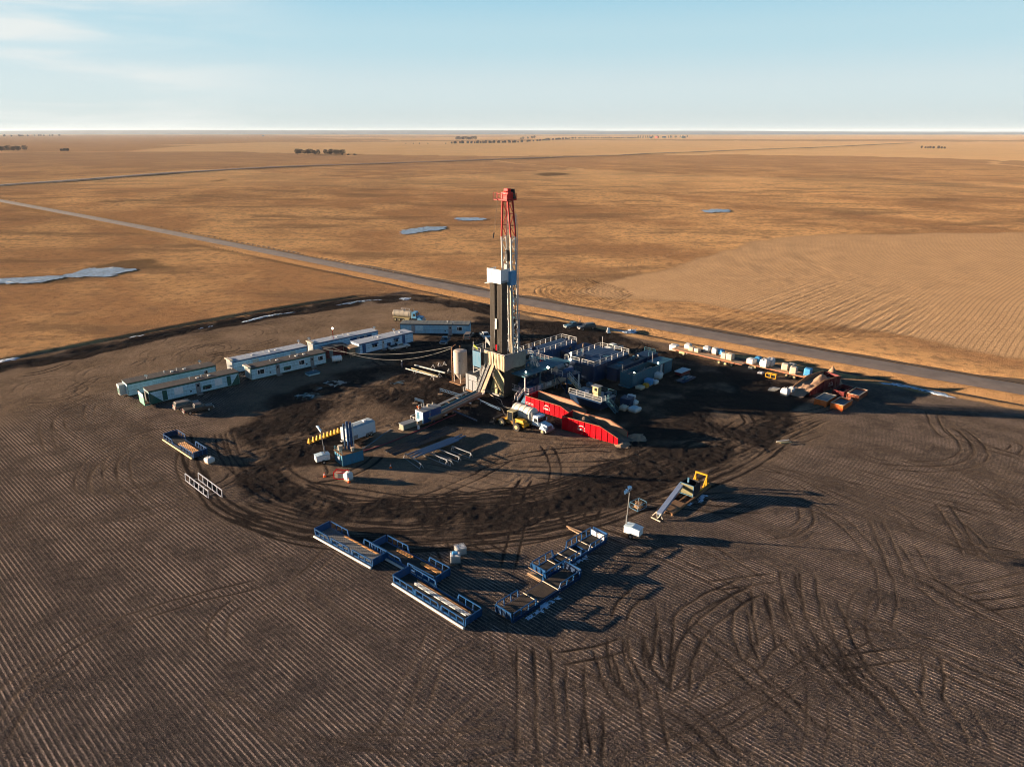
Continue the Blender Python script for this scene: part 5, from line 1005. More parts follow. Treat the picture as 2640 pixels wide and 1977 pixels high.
trailer('green trimmed trailer behind the front row, furthest left of all trailers', at(333, 1026), R(42.6), 19.0, 3.5, 3.2, mat('siding_shaded_white', (.34, .52, .58), .5, dirt=.25, streak=True), GREEN, ROOFD, [('vent', 1.8, .3), ('panel', 3.6, 1.6, SIDING), ('win', 16.3, .7), ('vent', 8, .3)], 'vestibule', [(16.6, 3.0), (4.2, .5)], (8.3, 11))  # white siding with the blue tint of shade in its colour
trailer('front row trailer with three white framed windows and two grey doors, brown roof', at(650, 984.6), R(43.0), 19.0, 3.5, 3.15, SIDING, GREEN, ROOFD,
        [('win', 1.6, 1.5), ('vent', 4.4, .3), ('door', 6.0, .95, GREY), ('ac', 7.9, 1.8), ('win', 11.9, 1.3), ('vent', 13.6, .3), ('door', 14.8, .95, GREY), ('win', 16.9, 1.2)], 'ribs', [(-.3, 1.9)], (5.6, 10.5, 12.5))
trailer('pale roofed blue trimmed trailer behind the three window trailer', at(599, 933, 3.2) , R(42.6), 19.0, 3.6, 3.2, SIDING2, BLUE, ROOFW, [('panel', 4.8, 1.5, WHITE), ('vent', 9.0, .3), ('vent', 13, .3), ('panel', 14.5, 1.3, WHITE)], 'ribs', [(18.4, 3.2)], (4.0, 8.5, 10))
trailer('pale roofed trailer with a broad blue band, furthest up the back row', at(808, 887, 3.2), R(42.0), 19.0, 3.4, 3.2, SIDING2, BLUE, ROOFW, [('panel', 10.5, 6.5, BLUE), ('vent', 5, .3), ('panel', 12.4, 1.0, WHITE), ('panel', 14.6, 1.0, WHITE)], 'ribs', [(18.6, 1.2), (.4, 3.0)], (6.0, 9.5))
t6 = trailer('short pale roofed trailer with blue doors and awnings, right end of the front row', at(928, 918), R(44.5), 17.0, 4.0, 3.1, SIDING2, BLUE, ROOFW,
        [('slab', .9, 1.0, BLUE), ('win', 3.9, 1.5), ('shutter', 3.9, 1.5), ('door', 6.9, .7, WHITE), ('ac', 8.4, 1.2), ('win', 10.8, 1.2), ('shutter', 10.8, 1.2), ('slab', 13.4, .9, BLUE)], None, [(13.0, 3.2)], (5.6, 12.5))
MB().box(-2.6, 0, .2, 3.6, 2.4, 2.55).bar((-2.5, .3, 0), (-2.5, .3, 2.4), .12).bar((-2.5, 3.4, 0), (-2.5, 3.4, 2.4), .12).box(-1.6, -.5, 1.2, 2.6, 0, 1.9).build('timber_porch', WOOD, t6)
trailer('trailer with a grey flat roof standing across the far end below the tank truck', at(1031, 836, 3.0), R(-3.4), 19.6, 4.0, 3.1, mat('siding_blue', (.20, .40, .54), .5, dirt=.25, streak=True), NAVY, mat('grey_roof', (.14, .15, .14), .8, dirt=.5), [('slab', 3.2, 1.0, PANEL), ('panel', 4.4, 2.1, SIDING), ('vent', 12.6, .3), ('door', 13.7, 1.0, PANEL), ('win', 16.2, 1.3)], None, [], (13.2,))

# red storage shed, fuel tank, yard lamp, box step
t = thing('storage_shed', 'dark red storage shed in the shade at the right end of the three window trailer', 'shed', at(846, 925), R(42.8))
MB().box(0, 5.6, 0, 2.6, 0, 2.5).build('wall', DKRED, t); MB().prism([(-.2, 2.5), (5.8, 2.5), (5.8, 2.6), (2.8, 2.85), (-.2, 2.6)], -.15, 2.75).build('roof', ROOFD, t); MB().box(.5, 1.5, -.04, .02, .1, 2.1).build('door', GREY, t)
t = thing('fuel_tank', 'white cylinder fuel tank lying in front of the dark red shed', 'fuel tank', at(869, 935), R(24))
MB().cyl((-1.1, 0, 1.1), (1.1, 0, 1.1), .72, n=24).cyl((1.1, 0, 1.1), (1.25, 0, 1.1), .72, .45, 24).build('tank', WHITE2, t, bevel=.03); MB().box(-.9, -.7, -.6, .6, 0, .7).box(.7, .9, -.6, .6, 0, .7).box(-.3, .3, -.6, -.1, 0, .5).build('cradle', DARK, t); MB().cyl((0, 0, 1.8), (0, 0, 2.0), .12).build('filler_cap', DARK, t)
t = thing('yard_lamp', 'lit yard lamp on a red pole behind the dark red shed', 'lamp', at(862, 905), 0)
MB().bar((0, 0, 0), (0, 0, 6.0), .14).build('pole', RED, t); MB().cyl((0, -.12, 6.1), (0, .1, 6.1), .24, n=12).build('lamp_head', LAMP, t)
t = thing('wooden_platform', 'pale timber box step lying in front of the three window trailer', 'platform', at(806, 964), R(42.8))
MB().box(-1.5, 1.5, -1.1, 1.1, .35, .5).build('deck', TEAL, t); MB().box(-1.4, 1.4, -1.0, 1.0, 0, .35).build('frame', SIDING, t); MB().cyl((.5, .6, .5), (.5, .6, .9), .1).build('valve', WHITE, t)

# ------------------------------------------------------------------ cars and pickups
def car(kind, label, px, py, ang, m, L=5.6, grp='pickups and cars parked about the lease'):
    t = thing(kind, label, 'pickup' if kind == 'pickup_truck' else 'car', at(px, py), R(ang), grp); h = L / 2; w_ = .93
    if kind == 'pickup_truck':
        MB().prism([(-h, .5), (-h, 1.12), (-h + 2.0, 1.15), (h - 1.6, 1.15), (h - .1, 1.02), (h, .8), (h, .5)], -w_, w_).build('body', m, t, bevel=.06)
        MB().box(-h + .12, -h + 1.85, -w_ + .12, w_ - .12, 1.13, 1.17).build('bed', BLACK, t)
        x0, x1 = -h + 1.95, h - 1.45
    else:
        MB().prism([(-h, .5), (-h, 1.1), (h - 1.5, 1.12), (h - .1, 1.0), (h, .78), (h, .5)], -w_, w_).build('body', m, t, bevel=.06)
        x0, x1 = -h + .05, h - 1.35
    MB().frus((x0, x1, -w_ + .05, w_ - .05), (x0 + .25, x1 - .75, -w_ + .2, w_ - .2), 1.14, 1.80).build('cab', m, t, bevel=.05)
    g_ = MB(); g_.frus((x0 + .12, x1 - .2, -w_ + .02, w_ - .02), (x0 + .34, x1 - .72, -w_ + .15, w_ - .15), 1.22, 1.66); g_.frus((x0 - .02, x1 + .03, -w_ + .16, w_ - .16), (x0 + .16, x1 - .62, -w_ + .27, w_ - .27), 1.20, 1.70); g_.build('window', GLASS, t)
    for sx in (-h + 1.05, h - 1.0):
        for s in (-1, 1):
            wh = MB().cyl((sx, s * (w_ - .22), .4), (sx, s * (w_ + .03), .4), .40, n=18).build('wheel', BLACK, t); MB().cyl((sx, s * (w_ - .1), .4), (sx, s * (w_ + .045), .4), .23, n=12).build('rim', CHROME, wh)
    for s in (-1, 1):
        MB().box(h - .08, h + .03, s * .82 - .16, s * .82 + .1, .78, .95).build('headlight', WHITE2, t); MB().box(-h - .02, -h + .05, s * .84 - .08, s * .84 + .08, .75, 1.05).build('tail_light', TAIL, t)
    MB().box(h - .05, h + .12, -.85, .85, .45, .68).build('bumper', CHROME, t); MB().box(-h - .12, -h + .05, -.85, .85, .45, .65).build('bumper', CHROME, t); MB().box(h - .04, h + .035, -.55, .55, .70, .93).build('grille', DARK, t)
    return t
CD = mat('charcoal_paint', (0.035, 0.037, 0.04), 0.25, dirt=.35); CB = mat('blue_car_paint', (0.03, 0.09, 0.14), 0.25, dirt=.3); CW = mat('white_car_paint', (0.48, 0.48, 0.47), 0.25, dirt=.2); CT = mat('tan_car_paint', (0.20, 0.16, 0.13), .3, dirt=.4); CBR = mat('brown_car_paint', (.07, .05, .04), .3, dirt=.4)
car('parked_car', 'dusty brown station car beside the green cornered front trailer', 483, 1052, 40, CT, 5.0)
car('pickup_truck', 'dark pickup with an open bed, nearest the camera on the left', 512, 1061, 37, CBR, 5.7)
car('pickup_truck', 'white pickup parked in front of the short blue doored trailer', 1029, 900, 38, CW)
car('pickup_truck', 'dark blue pickup facing the camera below the grey roofed trailer', 1148, 884, -97, CB)
car('parked_car', 'muddy grey car below the right end of the grey roofed trailer', 1208, 872, 82, CT, 5.0)
car('pickup_truck', 'white pickup facing the camera just left of the mast', 1251, 872, -72, CW)
car('pickup_truck', 'dark green pickup, left one of the pair behind the mud tanks', 1478, 845, 205, CB)
car('parked_car', 'dark car with a pale bonnet, right one of the pair behind the mud tanks', 1512, 849, 203, CD, 5.2)
car('pickup_truck', 'pale pickup half hidden behind the fenced mud tank', 1580, 903, 214, CW)

def wheel(t, x, y0, y1, r, rimm=CREAM, rr=.5):
    wh = MB().cyl((x, y0, r), (x, y1, r), r, n=22).build('wheel', BLACK, t, bevel=.03); s = 1 if abs(y1) > abs(y0) else 0; yo = y1 if s else y0; sg = 1 if yo > 0 else -1
    MB().cyl((x, yo - .1 * sg, r), (x, yo + .03 * sg, r), r * rr, n=14).build('rim', rimm, wh); return wh
def cabin(t, x, m, glass=GLASS, sleeper=False):
    """conventional truck cab, nose towards +x, cab back at x"""
    MB().frus((x, x + 1.6, -1.15, 1.15), (x + .05, x + 1.3, -1.05, 1.05), 1.2, 2.95).build('cab', m, t, bevel=.08)
    MB().box(x + .1, x + 1.35, -.98, .98, 2.95, 3.1).build('sun_visor', m, t, bevel=.04)
    MB().frus((x + 1.0, x + 1.64, -1.0, 1.0), (x + 1.0, x + 1.44, -.95, .95), 1.95, 2.75).build('windshield', glass, t)
    MB().frus((x + .4, x + 1.25, -1.17, 1.17), (x + .42, x + 1.12, -1.10, 1.10), 1.95, 2.65).build('window', glass, t)
    MB().prism([(x + 1.5, .9), (x + 1.5, 2.0), (x + 3.3, 1.72), (x + 3.42, 1.5), (x + 3.42, .9)], -.75, .75).build('bonnet', m, t, bevel=.08)
    MB().box(x + 3.38, x + 3.46, -.55, .55, .95, 1.55).build('grille', CHROME, t); MB().box(x + 3.3, x + 3.65, -1.2, 1.2, .45, .85).build('bumper', CHROME, t, bevel=.05)
    for s in (-1, 1):
        MB().prism([(x + 1.9, .95), (x + 2.1, 1.4), (x + 2.6, 1.55), (x + 3.1, 1.35), (x + 3.35, 1.0), (x + 3.35, .85), (x + 1.9, .85)], s * .72, s * 1.22).build('fender', m, t, bevel=.05)
        MB().box(x + 3.3, x + 3.42, s * .95 - .15, s * .95 + .15, 1.0, 1.25).build('headlight', WHITE2, t); MB().bar((x - .15, s * 1.0, 1.0), (x - .15, s * 1.0, 3.6), .14).build('exhaust', CHROME, t)
        MB().box(x + 1.5, x + 1.56, s * 1.3 - .1, s * 1.3 + .1, 1.9, 2.5).build('mirror', m, t)
def tanker(label, loc, ang, cabm, tankm, rear_axles, L, tr, n_r, short=False):
    t = thing('tank_truck', label, 'tank truck', loc, ang)
    MB().box(-L, 3.0, -.45, -.25, .75, 1.05).box(-L, 3.0, .25, .45, .75, 1.05).build('chassis', DARK, t)
    cabin(t, -.3, cabm); z = 1.2 + tr
    MB().cyl((-L, 0, z), (-1.0, 0, z), tr, n=32).cyl((-1.0, 0, z), (-.8, 0, z), tr, tr * .6, 32).cyl((-L - .25, 0, z), (-L, 0, z), tr * .55, tr, 32).build('tank', tankm, t)
    mb = MB(); 
    for k in range(4): x = -L + .4 + k * (L - 1.9) / 3; mb.cyl((x, 0, z), (x + .1, 0, z), tr + .03, n=32)
    mb.build('tank_band', mat('tank_band_rust', (.25, .16, .11), .6) if short else tankm, t)
    rail(MB(), [(-L + 2.2, .5, z + tr - .05), (-1.6, .5, z + tr - .05)], .6, 1.2, .06, .06).build('railing', WHITE, t)
    MB().cyl((-L / 2, 0, z + tr - .02), (-L / 2, 0, z + tr + .25), .35).build('manhole', GREY, t)
    MB().box(-L, -1, -1.1, 1.1, 1.05, 1.2).box(-2.6, -1.2, -1.2, -.9, .6, 1.1).box(-2.6, -1.2, .9, 1.2, .6, 1.1).build('catwalk', CREAM, t)
    for k in range(rear_axles):
        for s in (-1, 1): wheel(t, -L + .9 + k * 1.35, s * .75, s * 1.2, .52)
    for s in (-1, 1): wheel(t, 2.3, s * .9, s * 1.2, .52)
    return t
tanker('cream tank truck with a blue cab and roof rails parked behind the grey roofed trailer', at(1068, 829), R(-17), mat('blue_cab_paint', (.10, .28, .45), .3, dirt=.2), mat('cream_tank', (.42, .36, .28), .4, dirt=.35, streak=True), 3, 6.6, 1.0, 3)
vt = tanker('white vacuum truck with a round tank and rusty strap beside the front loader', at(1385, 1106), R(-44), mat('white_cab', (.5, .56, .62), .3, dirt=.1), mat('white_tank', (.50, .47, .42), .4, dirt=.25), 2, 5.6, 1.42, 2, True)
mb = MB().cyl((-6.7, .5, 3.0), (-6.7, .5, 3.3), .3).tube([(-6.9, 0, 1.4), (-8.2, .6, .5), (-9.6, .8, .15), (-12, 2.6, .12), (-14, 3.2, .12)], .09); mb.build('suction_hose', BLACK, vt)

ldr = thing('wheel_loader', 'yellow articulated wheel loader with a dark bucket beside the white vacuum truck', 'wheel loader', at(1322, 1100), R(140))
MB().box(-3.2, -.8, -.6, .6, 1.0, 1.7).frus((-3.2, -.8, -.62, .62), (-2.9, -.8, -.5, .5), 1.7, 2.15).box(-3.4, -3.1, -.9, .9, .9, 1.3).build('engine_hood', YELLOW, ldr, bevel=.08); MB().box(-1.0, -.6, -.7, .7, .8, 2.0).build('rear_frame', DARK, ldr); MB().box(-3.0, -1.8, -.68, -.6, 1.2, 1.7).box(-3.3, -3.18, -.45, .45, 1.1, 1.65).build('hood_grille', mat('loader_grille', (.4, .17, .03), .6), ldr)
MB().box(-.5, 2.6, -.5, .5, .8, 1.4).build('front_frame', mat('dark_yellow', (.18, .09, .02), .6, dirt=.5), ldr)
mb = MB(); [mb.bar((x, y, 1.6), (x * .95, y * .9, 3.25), .1) for x in (-.6, .75) for y in (-.7, .7)]; mb.build('cab_frame', mat('cab_frame_dark', (.12, .09, .03), .5), ldr); MB().box(-.7, .85, -.75, .75, 3.25, 3.4).build('cab_roof', CREAM, ldr, bevel=.04); MB().frus((-.6, .75, -.68, .68), (-.57, .7, -.62, .62), 1.6, 3.22).build('cab_glass', GLASS, ldr)
for s in (-1, 1):
    MB().bar((.9, s * .6, 1.7), (3.6, s * .6, .8), .22).build('lift_arm', YELLOW, ldr)
    for x in (-1.9, 1.9): wheel(ldr, x, s * .75, s * 1.3, .82, CREAM, .48)
MB().prism([(3.5, .1), (4.8, .05), (4.85, .15), (3.75, .3), (3.7, 1.1), (4.0, 1.35), (3.5, 1.3)], -1.4, 1.4).build('bucket', DARK, ldr)

# ------------------------------------------------------------------ red three-sided cuttings bins
def arc_logo(par, x, y, z, s, m=WHITE2, flip=1):
    mb = MB()
    for k in range(14): a0 = math.pi * (.06 + .88 * k / 14); a1 = math.pi * (.06 + .88 * (k + 1) / 14); mb.bar((x - s * math.cos(a0) * flip, y, z + s * .9 * math.sin(a0)), (x - s * math.cos(a1) * flip, y, z + s * .9 * math.sin(a1)), .03, .13)
    mb.box(x - s * 1.05, x + s * .45, y - .015, y + .015, z + .02, z + .10)
    for k in range(9): mb.box(x - s * 1.1 + k * s * .25, x - s * 1.1 + k * s * .25 + s * .16, y - .02, y + .02, z - .2, z - .05)
    mb.build('emblem', m, par)
def bin3(label, p, ang, L, W_, H_, m, lowz, brk, soil, logo, seed):
    t = thing('cuttings_bin', label, 'bin', p, ang)
    def side(y0, y1, nm):
        mb = MB().prism([(0, .1), (0, H_), (brk, H_), (L, lowz), (L, .1)], y0, y1); k = 1.1; sg = -1 if nm == 'near' else 1
        mb.build('side_wall', m, t)
        rb = MB(); yo = (y0 - .09, y0) if sg < 0 else (y1, y1 + .09)
        while k < L: h_ = H_ if k < brk else H_ + (lowz - H_) * (k - brk) / (L - brk); rb.box(k, k + .14, yo[0], yo[1], .1, h_ - .05); k += 1.25
        rb.build('rib', m, t)
        cp = MB().bar((0, (y0 + y1) / 2, H_ + .03), (brk, (y0 + y1) / 2, H_ + .03), .16, .08).bar((brk, (y0 + y1) / 2, H_ + .03), (L, (y0 + y1) / 2, lowz + .03), .16, .08); cp.build('top_rail', RUST, t)
    side(0, .08, 'near'); side(W_ - .08, W_, 'far'); MB().prism([(.1, .12), (.1, H_ - .06), (brk - .05, H_ - .06), (L - .1, lowz - .06), (L - .1, .12)], W_ - .16, W_ - .09).build('dirt_crust', SANDM, t); MB().prism([(.1, .12), (.1, H_ - .1), (brk - .05, H_ - .1), (L - .1, lowz - .1), (L - .1, .12)], .09, .14).build('dirt_crust', SANDM, t); MB().box(0, .08, .08, W_ - .08, .1, H_).build('end_wall', m, t); MB().box(0, L, .08, W_ - .08, .05, .12).build('floor', DARK, t)
    if logo: arc_logo(t, logo, -.03, 1.15, .8)
    mb = MB(); nx, ny = 46, 20
    for i in range(nx + 1):
        for j in range(ny + 1):
            x = .1 + (L + soil[2] - .1) * i / nx; y = .1 + (W_ - .2) * j / ny; a = i / nx
            z = soil[0] * (.7 + .9 * math.exp(-((a - .28) / .14) ** 2) * math.exp(-((j / ny - .5) / .3) ** 2)) * sstep(1.02, .55, a).item() + .25 * vnoise(x * 1.3, y * 1.3, 1.0, seed).item() * (1 - .4 * a) + .08 * vnoise(x * 4, y * 4, 1.0, seed).item() + .14
            mb.v.append((x, y, max(.02, min(z, H_ + .7))))
    for i in range(nx):
        for j in range(ny): k = i * (ny + 1) + j; mb.f.append((k, k + ny + 1, k + ny + 2, k + 1)); mb.smooth.append(True)
    so = mb.build('heap', soil[1], None, loc=p, rz=ang); so['label'] = soil[3]; so['category'] = 'soil heap'; return t
bin3('bright red open bin with a white arc emblem, right of the vacuum truck', at(1448, 1107), R(-37), 12.2, 3.9, 2.75, RED, 1.35, 8.4, (1.7, mat('dark_cuttings', (.115, .085, .066), .95, dirt=.5, bump=.7), 1.2, 'pile of brown cuttings inside the nearest red bin'), 4.4, 3)  # heap darker than the soil crust on the bin walls
bin3('red open bin with a white arc emblem standing directly behind the vacuum truck tank', RP(-1.3, 7.2), TH - R(88), 12.6, 4.2, 2.6, RED, 1.3, 9.0, (1.1, mat('grey_cuttings', (.13, .115, .10), .9, dirt=.5, bump=.6), .4, 'grey cuttings inside the red bin behind the vacuum truck'), 5.6, 4)
b3 = bin3('shaded red open bin at the right end of the flatbeds, opening to the left', at(2163, 998), R(213), 10.7, 4.2, 2.7, DKRED, 1.1, 6.0, (1.9, SANDM, 3.0, 'tall brown cuttings heap spilling from the shaded red bin by the flatbeds'), 0, 5)  # darkness of its shaded side is put into the paint colour
# this bin's near wall carries its emblem on the far local side
b3.location = at(2163, 998) + Vector((math.cos(R(213)) * 0, 0, 0)); arc_logo(b3, 3.4, 4.24, 1.2, .7, mat('dull_white', (.4, .3, .28), .6), -1)
b3.location = b3.location + Vector((math.sin(R(213)) * 4.2, -math.cos(R(213)) * 4.2, 0)) * 1.0
hp = [o for o in bpy.data.objects if o.get('label', '').startswith('tall brown cuttings')][0]; hp.location = b3.location
mb = MB(); cpk = at(2135, 990)
t = thing('soil_pile', 'peaked brown soil pile at the closed end of the shaded red bin', 'soil pile', at(2142, 985), 0); mb = MB()
for i in range(25):
    for j in range(25):
        x = (i / 12 - 1) * 2.3; y = (j / 12 - 1) * 2.3; r_ = math.hypot(x, y) / 2.3; mb.v.append((x, y, 3.9 * max(0, 1 - r_) ** .9 + .16 * vnoise(x, y, .6, 3).item() * (1 - r_ * .6) + 0.02))
for i in range(24):
    for j in range(24): k = i * 25 + j; mb.f.append((k, k + 25, k + 26, k + 1)); mb.smooth.append(True)
mb.build('soil', SANDM, t)
# spilled soil beside the nearest bin
for (px, py, s, lab) in [(1604, 1146, 1.5, 'small spill of brown soil at the low end of the nearest red bin'), (1640, 1128, 1.8, 'dark spill of cuttings beyond the low end of the nearest red bin')]:
    t = tag(MB().build('soil_spill', SANDM, None, loc=at(px, py)), lab, 'soil heap'); vs = []; fs = []
    for i in range(15):
        for j in range(15): x = (i / 7 - 1) * s; y = (j / 7 - 1) * s; r_ = math.hypot(x, y) / s; vs.append((x, y, max(-.02, .55 * (1 - r_) + .18 * vnoise(x * 2.2 + px, y * 2.2, 1.0, 9).item())))
    for i in range(14):
        for j in range(14): k = i * 15 + j; fs.append((k, k + 15, k + 16, k + 1))
    t.data.from_pydata(vs, [], fs)

# ------------------------------------------------------------------ flatbed trailers with bulk bags
def flatbed(label, pa, pb, wheels, zt=1.25):
    a, b = at(*pa, zt), at(*pb, zt); a.z = b.z = 0; d = b - a; L = d.length; t = thing('flatbed_trailer', label, 'flatbed trailer', a, math.atan2(d.y, d.x))
    MB().box(0, L, 0, 2.6, zt - .14, zt).build('deck', WOOD, t); MB().box(0, L, -.04, .03, zt - .2, zt + .02).box(0, L, 2.57, 2.64, zt - .2, zt + .02).build('side_rail', mat('rusty_orange_rail', (.34, .12, .06), .6, dirt=.5), t); MB().box(.3, L - .3, .8, 1.0, .75, zt - .14).box(.3, L - .3, 1.6, 1.8, .75, zt - .14).build('main_beam', DKRED, t)
    for x in wheels:
        for s, y in ((0, 0.05), (1, 2.15)): 
            wh = MB().cyl((x, y, .5), (x, y + .45, .5), .5, n=20).build('wheel', BLACK, t); MB().cyl((x, (y - .02) if not s else (y + .47), .5), (x, y + .2, .5), .27, n=12).build('rim', CREAM, wh)
    MB().box(3.0, 3.2, .3, .5, 0, .9).box(3.0, 3.2, 2.1, 2.3, 0, .9).build('landing_leg', GREY, t); MB().box(2.0, 3.6, .02, .3, .5, 1.05).build('side_box', CREAM, t); return t
flatbed('far flatbed trailer with three axles carrying bulk bags beside the road', (1733, 899), (1912, 940), (13.2, 14.9, 16.6))
fb2 = flatbed('near flatbed trailer with two axles carrying bulk bags, ending at the shaded red bin', (1913, 934), (2084, 974), (11.2, 13.0))
def bag(kind, label, px, py, z, s, m, h=None, ang=None):
    t = thing(kind, label, {'bulk_bag': 'bulk bag', 'sack_pallet': 'pallet of sacks'}.get(kind, 'crate'), at(px, py, z), ang if ang is not None else R(-41) + random.uniform(-.15, .15)); h = h or s
    bm = bmesh.new(); bmesh.ops.create_cube(bm, size=1); bmesh.ops.subdivide_edges(bm, edges=bm.edges[:], cuts=5, use_grid_fill=True); sd_ = random.randint(0, 99)
    for v in bm.verts:
        q = v.co.copy(); rr = .86 if kind == 'bulk_bag' else .97; l = max(abs(q.x), abs(q.y)); bulge = (1 + .16 * math.cos(q.z * math.pi)) if kind == 'bulk_bag' else 1
        q.x *= bulge; q.y *= bulge; n_ = vnoise(q.x * 3 + sd_, q.y * 3 + q.z * 5, 1.0, sd_).item()
        if kind == 'bulk_bag' and v.co.z > .45: q.z += .13 * n_ - .22 * (l * 2) ** 2 * .5
        v.co = Vector((q.x * s * rr * (1 + .05 * n_), q.y * s * rr * (1 + .05 * n_), (q.z + .5) * h + .12))
    me = bpy.data.meshes.new('bag'); bm.to_mesh(me); bm.free(); me.materials.append(m); [setattr(p_, 'use_smooth', True) for p_ in me.polygons]
    o = bpy.data.objects.new('bag_body' if kind == 'bulk_bag' else 'stack', me); COL.objects.link(o); o.parent = t
    MB().box(-s / 2, s / 2, -s / 2, s / 2, 0, .12).build('pallet', WOOD, t)
    if kind == 'bulk_bag': MB().bar((-s * .3, -s * .3, h + .1), (-s * .12, -s * .1, h + .32), .07).bar((s * .3, s * .3, h + .1), (s * .1, s * .12, h + .34), .07).bar((s * .3, -s * .3, h + .1), (s * .1, -s * .1, h + .28), .07).build('lifting_loop', m, t)
    return t
ZD = 1.25
for args in [('sack_pallet', 'low white pallet of sacks on the ground left of the far flatbed', 1738, 902, 0, 2.0, BAG, 1.3), ('bulk_bag', 'white bag at the left end of the far flatbed', 1774, 899, ZD, 1.5, BAG, 1.3), ('sack_pallet', 'beige sack pallet just right of the leftmost bag on the far flatbed', 1783, 904, ZD, 1.2, SACK, .9),
             ('sack_pallet', 'second beige sack pallet from the left on the far flatbed', 1798, 907, ZD, 1.3, SACK, .8), ('bulk_bag', 'white bag alone in the middle of the far flatbed', 1822, 907, ZD, 1.5, BAG, 1.4), ('bulk_bag', 'white bag left of the blue bag on the far flatbed', 1844, 912, ZD, 1.4, BAG, 1.5), ('bulk_bag', 'bright blue wrapped bag on the far flatbed', 1859, 914, ZD, 1.3, BAGB, 1.2),
             ('sack_pallet', 'beige crate like stack right of the blue bag on the far flatbed', 1867, 924, ZD, 1.3, SACK, 1.3), ('sack_pallet', 'beige stack at the rear edge above the axles of the far flatbed', 1882, 927, ZD, 1.5, SACK, 1.4),
             ('sack_pallet', 'grey white pallet with a yellow top at the left end of the near flatbed', 1937, 937, ZD, 1.7, BAG, 1.1), ('bulk_bag', 'blue wrapped bag behind the left end of the near flatbed', 1953, 934, ZD, 1.4, BAGB, 1.3), ('bulk_bag', 'largest white bag on the near flatbed, left one of the two', 1971, 946, ZD, 1.8, BAG, 1.9), ('bulk_bag', 'large white bag on the near flatbed, right one of the two', 1985, 943, ZD, 1.7, BAG, 1.9),
             ('sack_pallet', 'beige stack left in the group of three on the near flatbed', 2024, 953, ZD, 1.5, SACK, 1.4), ('sack_pallet', 'beige stack at the back of the group of three on the near flatbed', 2041, 952, ZD, 1.5, SACK, 1.3), ('sack_pallet', 'beige stack at the front of the group of three on the near flatbed', 2045, 963, ZD, 1.5, SACK, 1.5), ('sack_pallet', 'blue shrink wrapped stack at the right end of the near flatbed', 2082, 968, ZD, 1.5, BAGB, 1.6),
             ('sack_pallet', 'small stack of pallets under the middle of the flatbeds', 1936, 952, 0, 1.1, SACK, .5), ('bulk_bag', 'flattened white bag lying in front of the near flatbed', 1961, 964, 0, 1.3, BAG, .4),
             ('bulk_bag', 'round white bag on the ground in front of the shaded red bin', 2024, 1018, 0, 1.6, BAG, 1.5), ('bulk_bag', 'smaller white bag right behind the round one by the shaded red bin', 2040, 1012, 0, 1.2, BAG, 1.2),
             ('bulk_bag', 'pale blue bag nearest the silver tank', 1697, 975, 0, 1.7, BAG, 1.4), ('sack_pallet', 'bright blue pallet load by the silver tank', 1672, 992, 0, 1.6, BAGB, 1.3), ('bulk_bag', 'pale flat bag right of the blue pallet load', 1687, 989, 0, 1.4, BAG, .8), ('bulk_bag', 'yellow bag in the heap below the silver tank', 1665, 999, 0, 1.1, YELLOW, .9), ('bulk_bag', 'pale sagging bag at the left of the heap below the silver tank', 1650, 1002, 0, 1.6, SACK, .6),
             ('bulk_bag', 'long pale bag at the back of the bag heap right of the low tank', 1625, 1030, 0, 1.8, BAG, .9), ('bulk_bag', 'pale bag at the left of the bag heap right of the low tank', 1614, 1037, 0, 1.3, BAG, .8), ('bulk_bag', 'pinkish bag lowest in the bag heap right of the low tank', 1608, 1056, 0, 1.5, SACK, .8), ('bulk_bag', 'bag at the middle of the heap right of the low tank', 1634, 1043, 0, 1.4, BAG, .9), ('bulk_bag', 'ragged large bag lowest right in the heap right of the low tank', 1636, 1060, 0, 2.0, BAG, .9),
             ('bulk_bag', 'white rumpled bag on the stubble beside the far left pipe bin', 541, 1192, 0, 1.3, BAG, .9), ('bulk_bag', 'white bag beside the red framed crate', 899, 1237, 0, 1.15, BAG, 1.3)]: bag(*args)
t = thing('toolbox_frame', 'yellow steel frame box standing under the near flatbed', 'frame box', at(1986, 975), R(-44)); mb = MB()
for z in (.1, 1.0): mb.bar((-1.2, 0, z), (1.2, 0, z), .16).bar((-1.2, .7, z), (1.2, .7, z), .14)
for x in (-1.2, 0, 1.2): mb.bar((x, 0, .1), (x, 0, 1.0), .16)
mb.build('frame', YELLOW, t); MB().box(-.9, .9, .2, .6, .1, .8).build('box', DARK, t)
t = thing('pallet_pile', 'untidy pile of grey pallets in front of the near flatbed', 'pallets', at(1996, 1006), R(-30))
for k in range(4): MB().box(-1.2 + k * .3, .3 + k * .3, -.8, .9 - k * .3, k * .22, k * .22 + .15).build('pallet', GREY, t)
